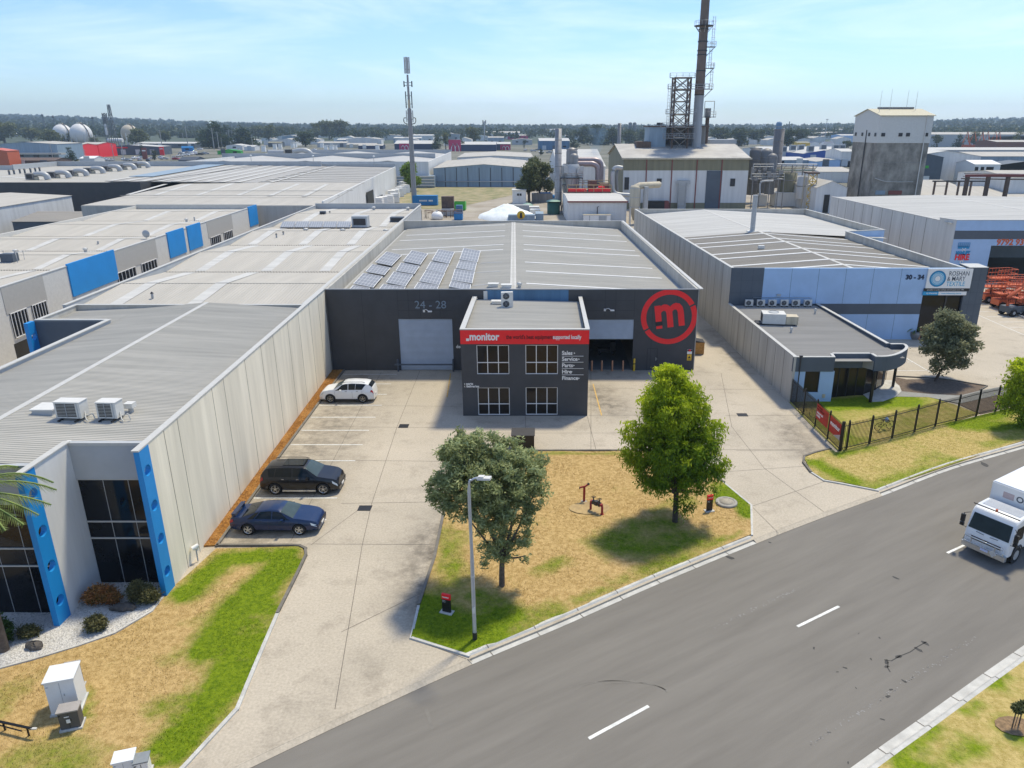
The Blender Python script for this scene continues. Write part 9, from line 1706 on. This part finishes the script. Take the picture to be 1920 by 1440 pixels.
# --- hero tree A (grey green, in front of the office)
pA=G(941,1098,LZ);YA_=pA.y
def lobeP(px,py,dy,rx,rz,ry=None):q=P(px,py,YA_+dy);return(q.x-pA.x,dy,q.z-LZ,rx,ry or rx,rz)
LA=[lobeP(860,850,.3,.95,.85),lobeP(905,842,.9,.95,.8),lobeP(950,850,.6,.95,.8),lobeP(985,895,.2,1.0,.9),lobeP(1005,925,-.2,.65,.7),lobeP(835,915,-.1,.85,.75),lobeP(880,900,-.5,1.1,.95),lobeP(935,905,-.7,1.1,1.0),lobeP(860,955,-.4,.85,.6),lobeP(915,960,-.5,1.0,.8),lobeP(965,960,-.2,.85,.75),lobeP(920,1005,-.2,.85,.6),lobeP(975,1010,0,.5,.55),lobeP(935,1035,0,.75,.4),lobeP(985,1044,0,.25,.22),lobeP(912,1056,0,.25,.2),lobeP(990,875,1.2,.9,.8),lobeP(880,870,1.5,1.2,1.0),lobeP(930,920,1.2,1.3,1.2),lobeP(822,935,0,.45,.35)]
T=thing('street_tree','dense grey green tree with rounded crown on the lawn behind the street lamp','tree',tuple(pA));trunk(T,limbs((.05,0),LA,.15,1.7,2))
leaves('crown',rag(LA,26,1),46000,.12,grey_leaf,T,clump=60,cr=.135,seed=2,shell=.5,aspect=3)
# --- hero tree B (bright green weeping)
pA=G(1265.5,978,LZ);YA_=pA.y
LB=[lobeP(1255,712,0,.8,.95),lobeP(1225,738,.2,.75,.8),lobeP(1285,735,.3,.85,.8),lobeP(1312,765,.2,.75,.9),lobeP(1265,770,-.8,.9,1.0),lobeP(1225,785,-.2,.85,.9),lobeP(1190,800,0,.55,.65),lobeP(1185,840,.1,.5,.7),lobeP(1215,850,-.4,.75,.9),lobeP(1260,840,-1.2,.95,1.0),lobeP(1305,830,-.4,.9,1.0),lobeP(1343,800,.1,.55,.8),lobeP(1345,850,0,.6,1.0),lobeP(1300,895,-.5,.75,.85),lobeP(1335,890,0,.6,.7),lobeP(1240,895,-.4,.6,.5),lobeP(1208,898,-.1,.5,.35),lobeP(1285,935,-.2,.5,.5),lobeP(1315,925,0,.4,.5),lobeP(1260,760,1.2,1.5,1.6),lobeP(1270,850,1.0,1.6,1.6),lobeP(1250,695,.1,.4,.45),lobeP(1280,700,.3,.4,.5)]
T=thing('street_tree','tall bright green weeping tree at the right side of the lawn','tree',tuple(pA));trunk(T,limbs((-.05,0),LB,.17,2.2,2),mat('dark_bark',(.06,.05,.04),rough=.95,var=.4,scale=6))
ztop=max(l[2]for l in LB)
def tip_toplit(pos,t):return np.clip(t*1.05+.8*(pos[:,2]/ztop-.50)+.30*np.clip(np.abs(pos[:,0])-1.7,0,1),0,1)  # new growth colour, with the crown's lit top and outside painted in too
leaves('crown',rag(LB,30,2),66000,.12,green_leaf,T,droop=.8,clump=95,cr=.17,seed=5,shell=.62,aspect=3.4,tipfn=tip_toplit)
# --- tree C and D at right
pA=G(1754,714,LZ);YA_=pA.y;LC=[lobeP(1780,600,0,1.1,.9),lobeP(1755,625,0,1.1,.8),lobeP(1805,620,.2,1.1,.8),lobeP(1745,650,-.3,.9,.7),lobeP(1785,650,-.6,1.3,.9),lobeP(1820,648,0,.8,.6),lobeP(1770,680,-.3,1.0,.6),lobeP(1800,678,0,.8,.5),lobeP(1755,692,0,.5,.35),lobeP(1785,640,1.2,1.6,1.2)]
T=thing('street_tree','rounded dark grey green tree leaning from the mulch bed at right','tree',tuple(pA));trunk(T,limbs((.75,0),LC,.14,1.6,2));leaves('crown',rag(LC,14,3),19000,.17,leafmat('greygreen_leaf',(.24,.25,.13),(.11,.12,.06),tip=(.38,.38,.22),trans=.4),T,clump=24,cr=.2,seed=8,shell=.5)
pA=G(1921,799,LZ);YA_=pA.y;LD=[lobeP(1920,690,0,.9,.8),lobeP(1895,715,0,.6,.6),lobeP(1905,745,-.2,.8,.7),lobeP(1885,750,0,.35,.4),lobeP(1935,730,0,1.2,1.2),lobeP(1925,775,0,.8,.4),lobeP(1960,700,0,1.2,1.2)]
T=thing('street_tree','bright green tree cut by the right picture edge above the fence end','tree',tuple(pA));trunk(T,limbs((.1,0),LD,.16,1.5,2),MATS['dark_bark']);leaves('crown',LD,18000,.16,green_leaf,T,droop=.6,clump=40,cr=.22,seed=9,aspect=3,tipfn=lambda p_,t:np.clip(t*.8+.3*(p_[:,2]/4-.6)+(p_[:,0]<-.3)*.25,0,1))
pA=G(1897,1366,LZ)
T=thing('staked_sapling','young sapling held between two timber stakes on the near verge','sapling',tuple(pA));b=MB();b.cyl((0,0,0),(.0,.0,.95),.025,n=6);b.build('stake',M['bark'],T);b=MB();b.cyl((.35,.15,0),(.33,.15,.95),.025,n=6);b.build('stake',M['bark'],T);b=MB();b.tube([(.16,.08,0),(.18,.08,.6),(.14,.06,1.0)],.014,5);b.build('trunk',M['bark'],T);leaves('crown',[(.05,0,.95,.26,.22,.2),(.3,.1,.98,.22,.2,.18)],900,.09,gum_leaf,T,seed=3,shell=.2)
sheet('mulch_ring',[(pA.x+.2+.75*math.cos(a*.52),pA.y+.1+.5*math.sin(a*.52))for a in range(12)],LZ+.03,mat('ring_mulch',(.26,.17,.09),rough=.95,var=.4,scale=8),step=.3)
def palm(T,c,n,L_,m,seed=1,wid=.45,z=0,up=.5,leafn=34):
 rg=random.Random(seed)
 for k in range(n):
  a=2*math.pi*k/n+rg.uniform(-.15,.15);e=rg.uniform(-.1,1)*up;pts=[]
  for i in range(9):s=i/8;r=L_*(s-.12*s*s);pts.append(Vector((c[0]+r*math.cos(a),c[1]+r*math.sin(a),c[2]+L_*(e*s-(.25+e*.9)*s*s))))
  b=MB();b.tube(pts,.02*L_/2,4)
  for i in range(leafn):
   s=.15+.85*i/leafn;j=min(7,int(s*8));q=pts[j].lerp(pts[j+1],s*8-j);d=(pts[j+1]-pts[j]).normalized();sd=d.cross(Vector((0,0,1))).normalized();ll=wid*(math.sin(math.pi*min(1,s*.9+.08))**.6)*rg.uniform(.8,1.1)
   for sg in(-1,1):tip=q+(sd*sg+d*.8).normalized()*ll+Vector((0,0,-ll*rg.uniform(.1,.6)));w_=d*.035;b.add([q-w_,q+w_,tip],[(0,1,2),(2,1,0)])
  b.build('frond',m,T)
palm_leaf=mat('palm_leaf',(.24,.30,.05),rough=.6,c2=(.10,.16,.04),scale=1.2)
p=P(-78,925,26.2);T=thing('palm_tree','palm whose feathery fronds reach in at the left picture edge','palm',(p.x,p.y,LZ));b=MB();b.tube([(0,0,0),(.05,0,p.z*.5),(0,0,p.z)],[.22,.18,.14],10);b.build('trunk',M['bark'],T);palm(T,(0,0,p.z),22,3.6,palm_leaf,4,.55,up=.75)
p=G(1711,634);T=thing('potted_palm','small palm in a round pot by the blue wall entry','potted plant',(p.x,p.y-.3,0));b=MB();b.lathe([(.35,0),(.55,.45),(.58,.85),(.5,.85),(.48,.75),(0,.75)],n=18);b.build('pot',M['steel'],T);palm(T,(0,0,1.0),9,1.1,palm_leaf,2,.3,up=1.1,leafn=14)
def shrub(lb,px,py,lobes,n,size,m,seed,z=.08):
 p=G(px,py,z);t=thing('shrub',lb,'shrub',tuple(p));trunk(t,[([(0,0,0),(l[0]*.5,l[1]*.5,l[2]*.5),(l[0],l[1],l[2])],(.03,.01))for l in lobes[:4]],name='stem');leaves('foliage',lobes,n,size,m,t,seed=seed,shell=.3,clump=14,cr=.09)
orange_leaf=leafmat('orange_leaf',(.30,.10,.03),(.10,.10,.02),tip=(.52,.24,.08),scale=3);olive2=leafmat('brown_green_leaf',(.10,.11,.045),(.04,.048,.022),tip=(.20,.18,.07));dk=leafmat('deep_green_leaf',(.055,.10,.02),(.02,.045,.01),tip=(.10,.17,.03))
shrub('orange and red leaved shrub on white gravel between the two fins',190,1132,[(-.3,0,.4,.45,.4,.35),(.25,.1,.45,.5,.4,.4),(0,.1,.65,.4,.35,.35),(.6,0,.3,.35,.3,.25)],7000,.075,orange_leaf,1)
shrub('grey green shrub with yellowish side beside the right hand blue fin',265,1130,[(-.15,.1,.55,.45,.4,.5),(.3,0,.5,.5,.4,.4),(-.1,0,.95,.25,.2,.2),(.55,0,.35,.3,.3,.3)],7000,.07,olive2,2)
shrub('small round olive shrub alone on the white gravel',180,1180,[(0,0,.35,.42,.38,.32),(.2,0,.3,.3,.28,.25)],4000,.07,olive2,3)
shrub('big deep green shrub at the left picture edge',-10,1205,[(0,0,.6,.8,.6,.6),(.3,0,.5,.6,.5,.45),(-.3,.2,1.0,.5,.5,.4)],9000,.09,dk,4);shrub('low dark shrub between the big green shrub and the left fin',52,1192,[(0,0,.25,.35,.3,.22),(.25,0,.2,.25,.25,.18)],2500,.07,olive2,5)
def boulder(lb,px,py,s,seed):
 p=G(px,py,.1);b=MB();rg=random.Random(seed);ph=[rg.uniform(0,6)for _ in range(8)];n=14;vs=[]
 for i in range(8):
  th=math.pi*i/7
  for k in range(n):a=2*math.pi*k/n;r=1+.16*math.sin(2*a+ph[0]+th)+.12*math.sin(5*a+ph[1]+2*th)+.08*math.sin(9*a+ph[2]);vs.append((s[0]*r*math.sin(th)*math.cos(a),s[1]*r*math.sin(th)*math.sin(a),s[2]*r*math.cos(th)+s[2]*.5))
 b.add(vs,[(i*n+k,(i+1)*n+k,(i+1)*n+(k+1)%n,i*n+(k+1)%n)for i in range(7)for k in range(n)],0,False);o=b.build('boulder',M['rock'],None,lb,'rock');o.location=p
boulder('brown basalt boulder on white gravel near the left picture edge',65,1214,(.36,.26,.2),1);boulder('flat grey boulder between the orange and grey shrubs',232,1142,(.5,.3,.2),2)
def tufts(name,poly,n,z,m,seed,fn,s=.05,lb='short dry and green grass covering the lawns',ct='grass'):
 rg=np.random.default_rng(seed);xs=[p[0]for p in poly];ys_=[p[1]for p in poly];pts=[]
 while len(pts)<n:
  x=rg.uniform(min(xs),max(xs));y=rg.uniform(min(ys_),max(ys_))
  if inside((x,y),poly):pts.append((x,y))
 p=np.array(pts);a=rg.random(n)*6.283;h=s*(.4+rg.random(n));w_=s*.22;dx,dy=np.cos(a)*w_,np.sin(a)*w_;lx_,ly_=rg.normal(size=n)*h*.6,rg.normal(size=n)*h*.6
 v=np.zeros((n,3,3));v[:,0,0]=p[:,0]-dx;v[:,0,1]=p[:,1]-dy;v[:,1,0]=p[:,0]+dx;v[:,1,1]=p[:,1]+dy;v[:,2,0]=p[:,0]+lx_;v[:,2,1]=p[:,1]+ly_;v[:,0,2]=v[:,1,2]=z-.01;v[:,2,2]=z+h
 me=bpy.data.meshes.new(name);me.from_pydata(v.reshape(-1,3).tolist(),[],np.arange(3*n).reshape(-1,3).tolist());g_=np.array([fn(x,y)for x,y in pts]);at=me.attributes.new('green','FLOAT','POINT');at.data.foreach_set('value',np.repeat(g_,3));me.materials.append(m);me.update();obj(name,me,None,None,lb,ct,None,'stuff')
tufts('grass',west,45000,LZ,MATS['lawn_grass'],1,gf(blobs_w,.02));tufts('grass',mid,50000,LZ,MATS['lawn_grass'],2,gf(blobs_m,0));tufts('grass',verge[:8]+verge[-8:],26000,LZ,MATS['lawn_grass_fresh'],3,gf(blobs_e,.12));tufts('grass',vo[2:]+[(60,10),(20,6),(vo[2][0]-.5,8)],26000,LZ,MATS['lawn_grass_fresh'],4,gf(blobs_s,.1))
chip=mat('chip_mix',(.66,.36,.09),rough=.9,c2=(.20,.09,.03),scale=9,ramp=(.38,.6));tufts('woodchips',bed,30000,.09,chip,6,lambda x,y:0,.045,'orange woodchips filling the strip bed by the pale wall','woodchips')
stn=mat('stone_mix',(.75,.73,.69),rough=.9,c2=(.30,.28,.25),scale=14,ramp=(.38,.6));tufts('gravel_stones',gravel,30000,.10,stn,7,lambda x,y:0,.035,'white stones of the gravel bed','gravel')
# --- middle distance trees: own shapes
def bgtree(lb,px,pyb,pyt,wpx,kind='gum',seed=1,cat='tree',group=None,n=1500,pyc=None):
 p=G(px,pyb,-.25);zt=P(px,pyt,p.y).z;w_=(P(px+wpx/2,pyb,p.y)-P(px,pyb,p.y)).x;h_=zt;rg=random.Random(seed);t=thing({'gum':'gum_tree','pine':'pine_tree','round':'broadleaf_tree','lime':'young_tree'}[kind],lb,cat,tuple(p),0,group);lo=[]
 if kind=='pine':
  for k in range(7):f_=k/6;lo.append((rg.uniform(-.1,.1)*w_,rg.uniform(-.1,.1)*w_,h_*(.16+.74*f_),w_*(1-.78*f_),w_*(1-.78*f_),h_*.10))
  m,sh=pine_leaf,.3
 else:
  k0=.34 if kind=='gum' else .16
  for k in range(11):a=rg.uniform(0,6.28);r=rg.uniform(0,.62)*w_;f_=rg.uniform(k0,.86);lo.append((r*math.cos(a),r*math.sin(a),h_*f_,w_*rg.uniform(.3,.5),w_*rg.uniform(.3,.5),h_*rg.uniform(.09,.16)))
  m,sh={'gum':gum_leaf,'round':far_leaf,'lime':lt_leaf}[kind],.35
 trunk(t,[([(0,0,-.3),(0,0,h_*.4),(lo[0][0]*.3,0,h_*.7)],(w_*.07+.1,w_*.03))]+[([(0,0,h_*.3),(l[0]*.6,l[1]*.6,l[2]*.8),(l[0],l[1],l[2])],(w_*.035,.05))for l in lo[:4]]);leaves('crown',lo,int(n*1.3),max(.35,w_*.115),m,t,seed=seed,shell=sh,clump=9,cr=w_*.10,aspect=1.8);return t
bgtree('left gum of a pair with thin trunks in the dirt yard',992,381,287,62,'gum',1,n=5500);bgtree('right gum of a pair with thin trunks in the dirt yard',1012,379,292,56,'gum',2,n=5000);bgtree('bright young tree beside the mobile phone mast',773,360,296,40,'lime',3,n=6000)
mt=[(10,271,226,62,'gum','big spreading gum at the far left picture edge'),(98,274,245,50,'gum','spreading gum in front of the left gas sphere'),(125,272,243,44,'gum','dark gum half covering the middle gas sphere'),(134,306,268,26,'pine','dense dark tree in front of the red shop'),(205,292,272,18,'round','small dark tree right of the red tool shop'),(178,274,256,26,'gum','low gum under the slim white vessel'),(262,276,239,48,'gum','gum covering the tan gas sphere'),(268,296,262,12,'pine','narrow dark tree left of the white roofed hall'),(311,270,242,36,'gum','wide gum behind the white roofed hall'),(405,278,225,66,'pine','tallest dark pine behind the power poles'),(385,276,243,44,'pine','broad dark pine left of the tallest one'),(459,277,234,52,'pine','dark layered pine right of the power poles'),(505,268,232,34,'gum','gum behind the green gabled house'),(525,262,236,20,'gum','slim gum right of the green gabled house'),(573,275,243,44,'round','round dark tree in the roofs left of centre'),(596,262,229,40,'gum','left tall gum of the skyline group'),(618,263,224,46,'gum','middle tall gum of the skyline group'),(636,263,224,40,'gum','right tall gum of the skyline group'),(665,262,242,40,'round','bushy tree right of the skyline gums'),(718,259,238,22,'pine','dark pointed tree left of the mobile mast'),(700,258,238,30,'round','bluish tree left of the dark pointed one'),(754,262,238,28,'round','dark tree directly left of the mast foot'),(818,282,249,24,'pine','conifer in front of the navy storage building'),(836,282,244,24,'gum','gum beside the conifer at the navy building'),(866,283,255,22,'pine','dark conifer before the tall magenta corner'),(888,272,237,36,'gum','open gum above the yellow container'),(912,280,254,12,'pine','thin dark conifer right of the yellow container'),(860,262,241,24,'round','grey green tree behind the navy storage buildings'),(983,278,261,12,'round','small tree by the carpark left of the tall stack'),(1014,291,278,12,'round','little bush tree left of the tall stack'),(1075,280,248,24,'pine','conifer right of the blue warehouse'),(1095,270,235,50,'round','left of the big green trees at centre'),(1122,272,232,56,'round','biggest of the green trees at centre'),(1150,272,238,44,'round','green tree behind the slim brown stack'),(1180,270,240,40,'round','green tree right of the slim brown stack'),(1205,268,241,30,'round','green tree left of the boiler house'),(1345,272,238,44,'round','green tree right of the chimney'),(1385,274,240,50,'round','wide green tree between chimney and vessels'),(1412,270,243,36,'round','green tree behind the domed vessels'),(1475,280,243,44,'round','dark tree right of the banded grey stack'),(1500,272,241,40,'round','tree group left end beside the white works'),(1590,280,262,26,'round','small tree touching the concrete tower'),(1755,281,249,26,'round','dark round tree right of the concrete tower'),(1796,279,245,26,'pine','dark cone shaped tree in the right distance'),(1825,277,244,30,'gum','grey green tree right of the dark cone shaped one'),(1905,280,243,26,'gum','gum at the right picture edge in the distance'),(1808,262,236,36,'round','hazy tree above the factories at right'),(1855,256,236,40,'round','hazy tree left of the right edge gum'),(1535,290,278,20,'round','little bush before the white billboards'),(60,268,238,50,'gum','dark gum between the edge gum and the first gas sphere'),(230,268,246,30,'round','low tree left of the tan gas sphere'),(290,300,280,16,'round','small tree beside the maroon pylon sign'),(355,262,240,44,'round','broad tree left of the dark pines'),(430,268,236,44,'pine','dark pine between the tallest one and the layered one'),(485,262,234,36,'gum','gum left of the green gabled house gum'),(545,258,238,34,'round','tree above the pale blue shed'),(1240,262,240,40,'round','tree behind the boiler house'),(1440,262,240,36,'round','tree behind the banded grey stack'),(1885,262,240,40,'round','hazy tree at the far right below the hills'),(1778,364,356,10,'round','tiny bush among the white pipe runs, left'),(1880,372,358,16,'round','small green bush under the dark red gantry'),(1815,358,350,12,'round','tiny bush among the white pipe runs, middle')]
for i,(px,yb_,yt_,w_,k,lb)in enumerate(mt):bgtree(lb,px,yb_,yt_,w_,k,50+i,n=1600 if w_>30 else 900)
protos=[bgtree('mid green bushy tree in the belt below the skyline',540+60*k,258,240,30,'round',200+k,group='bushy trees in the far belt',n=800)for k in range(5)]
rg=random.Random(77);cnt=0
bands=[(0,480,262,240,130),(480,960,266,243,62),(1040,1230,268,247,26),(1330,1600,270,246,40),(1740,1920,270,247,34)]
for(xa,xb,ya,yb_,nn)in bands:
 for k in range(nn):
  px=rg.uniform(xa,xb);py=rg.uniform(yb_,ya);p=G(px,py,-.25);s=rg.choice(protos);c=copy_tree(s,tuple(p),rg.uniform(0,6));hz_=s.children[0]if False else None;sc_=rg.uniform(9,17)/(P(540,240,G(540,258,-.25).y).z);c.scale=(sc_*rg.uniform(.9,1.4),sc_*1.1,sc_)
def wood(name,y0,y1,n,hmin,hmax,seed,size,hill=None):
 r=np.random.default_rng(seed);q=n;y=r.uniform(y0,y1,q);x=r.uniform(-.82,.82,q)*y;h=r.uniform(hmin,hmax,q);lo=[];per=26;tot=q*per
 base=np.stack([x,y,np.array([hill(a,b_)if hill else 0 for a,b_ in zip(x,y)])],1);k=np.repeat(np.arange(q),per);d=r.normal(size=(tot,3));d/=np.linalg.norm(d,axis=1)[:,None];d*=(.4+.6*r.random(tot))[:,None];pos=base[k]+d*np.stack([h[k]*.65,h[k]*.5,h[k]*.42],1);pos[:,2]+=h[k]*.55
 s=size*(.5+r.random(tot));a=r.normal(size=(tot,3));a/=np.linalg.norm(a,axis=1)[:,None];u=np.cross(a,r.normal(size=(tot,3)));u/=np.linalg.norm(u,axis=1)[:,None];A=a*s[:,None];U=u*s[:,None]
 v=np.stack([pos-A,pos+U,pos+A,pos-U],1).reshape(-1,3);me=bpy.data.meshes.new(name);n4=4*tot;me.vertices.add(n4);me.vertices.foreach_set('co',v.ravel());me.loops.add(n4);me.loops.foreach_set('vertex_index',np.arange(n4));me.polygons.add(tot);me.polygons.foreach_set('loop_start',np.arange(tot)*4);me.polygons.foreach_set('loop_total',np.full(tot,4));me.materials.append(far_leaf);me.update();me.validate();obj(name,me,None,None,'far off belt of dark green woodland along the skyline','wood',None,'stuff')
def hill(x,y):
 u=x/y;return max(0,(y-900)/2600)*(46*math.exp(-((u+.75)/.30)**2)+30*math.exp(-((u-.62)/.18)**2)+6)
wood('woodland',1150,2100,1500,9,17,3,2.2,hill);wood('woodland',2100,4200,1500,12,22,4,4.5,hill)
xs_=np.linspace(-4000,4000,60);ys__=np.linspace(900,4600,26);hv=[(x,y,hill(x,y)-.5)for y in ys__ for x in xs_];hb_=MB();hb_.add(hv,[(j*60+i,j*60+i+1,(j+1)*60+i+1,(j+1)*60+i)for j in range(25)for i in range(59)],0,True);hb_.build('hills',mat('hill_ground',(.07,.09,.045),rough=.95,c2=(.04,.055,.03),scale=.01),kind='structure')
rg=random.Random(31);rf=None
for k in range(270):
 px=rg.uniform(430,1920);py=rg.uniform(241.5,252 if k<90 else 274);
 if 1130<px<1330 or(k>90 and(960<px<1200 or 1590<px<1750)):continue
 p=G(px,py,-.3);w_=rg.uniform(20,70)
 if rf is None:rf=shed('far_shed','tiny pale roofed shed in the far suburb','shed',p.x,p.x+20,p.y,p.y+25,5.5,M['bwhite_wall'],M['roof2'],2,'Y','pale sheds in the far suburb')
 else:c=copy_tree(rf,(p.x,p.y,0));c.scale=(w_/20*(.6 if k>90 else 1),rg.uniform(.5,1.2),rg.uniform(.7,1.2))
hb_=MB();hb_.bx(-5200,5200,-190,4800,-1.4,140);hz_m=bpy.data.materials.new('air');hz_m.use_nodes=True;nt=hz_m.node_tree;nt.nodes.clear();ou=nt.nodes.new('ShaderNodeOutputMaterial');vp=nt.nodes.new('ShaderNodeVolumePrincipled');vp.inputs['Color'].default_value=(.62,.80,.98,1);vp.inputs['Density'].default_value=.00015;vp.inputs['Anisotropy'].default_value=.2;nt.links.new(vp.outputs[0],ou.inputs['Volume'])
hb_.build('haze',hz_m,kind='stuff')
bpy.data.objects.remove(bpy.data.objects['ground']);g=MB();g.add([(-5100,-180,-.3),(5100,-180,-.3),(5100,4700,-.3),(-5100,4700,-.3)],[(0,1,2,3)]);g.build('ground',MATS['terrain'],kind='structure')
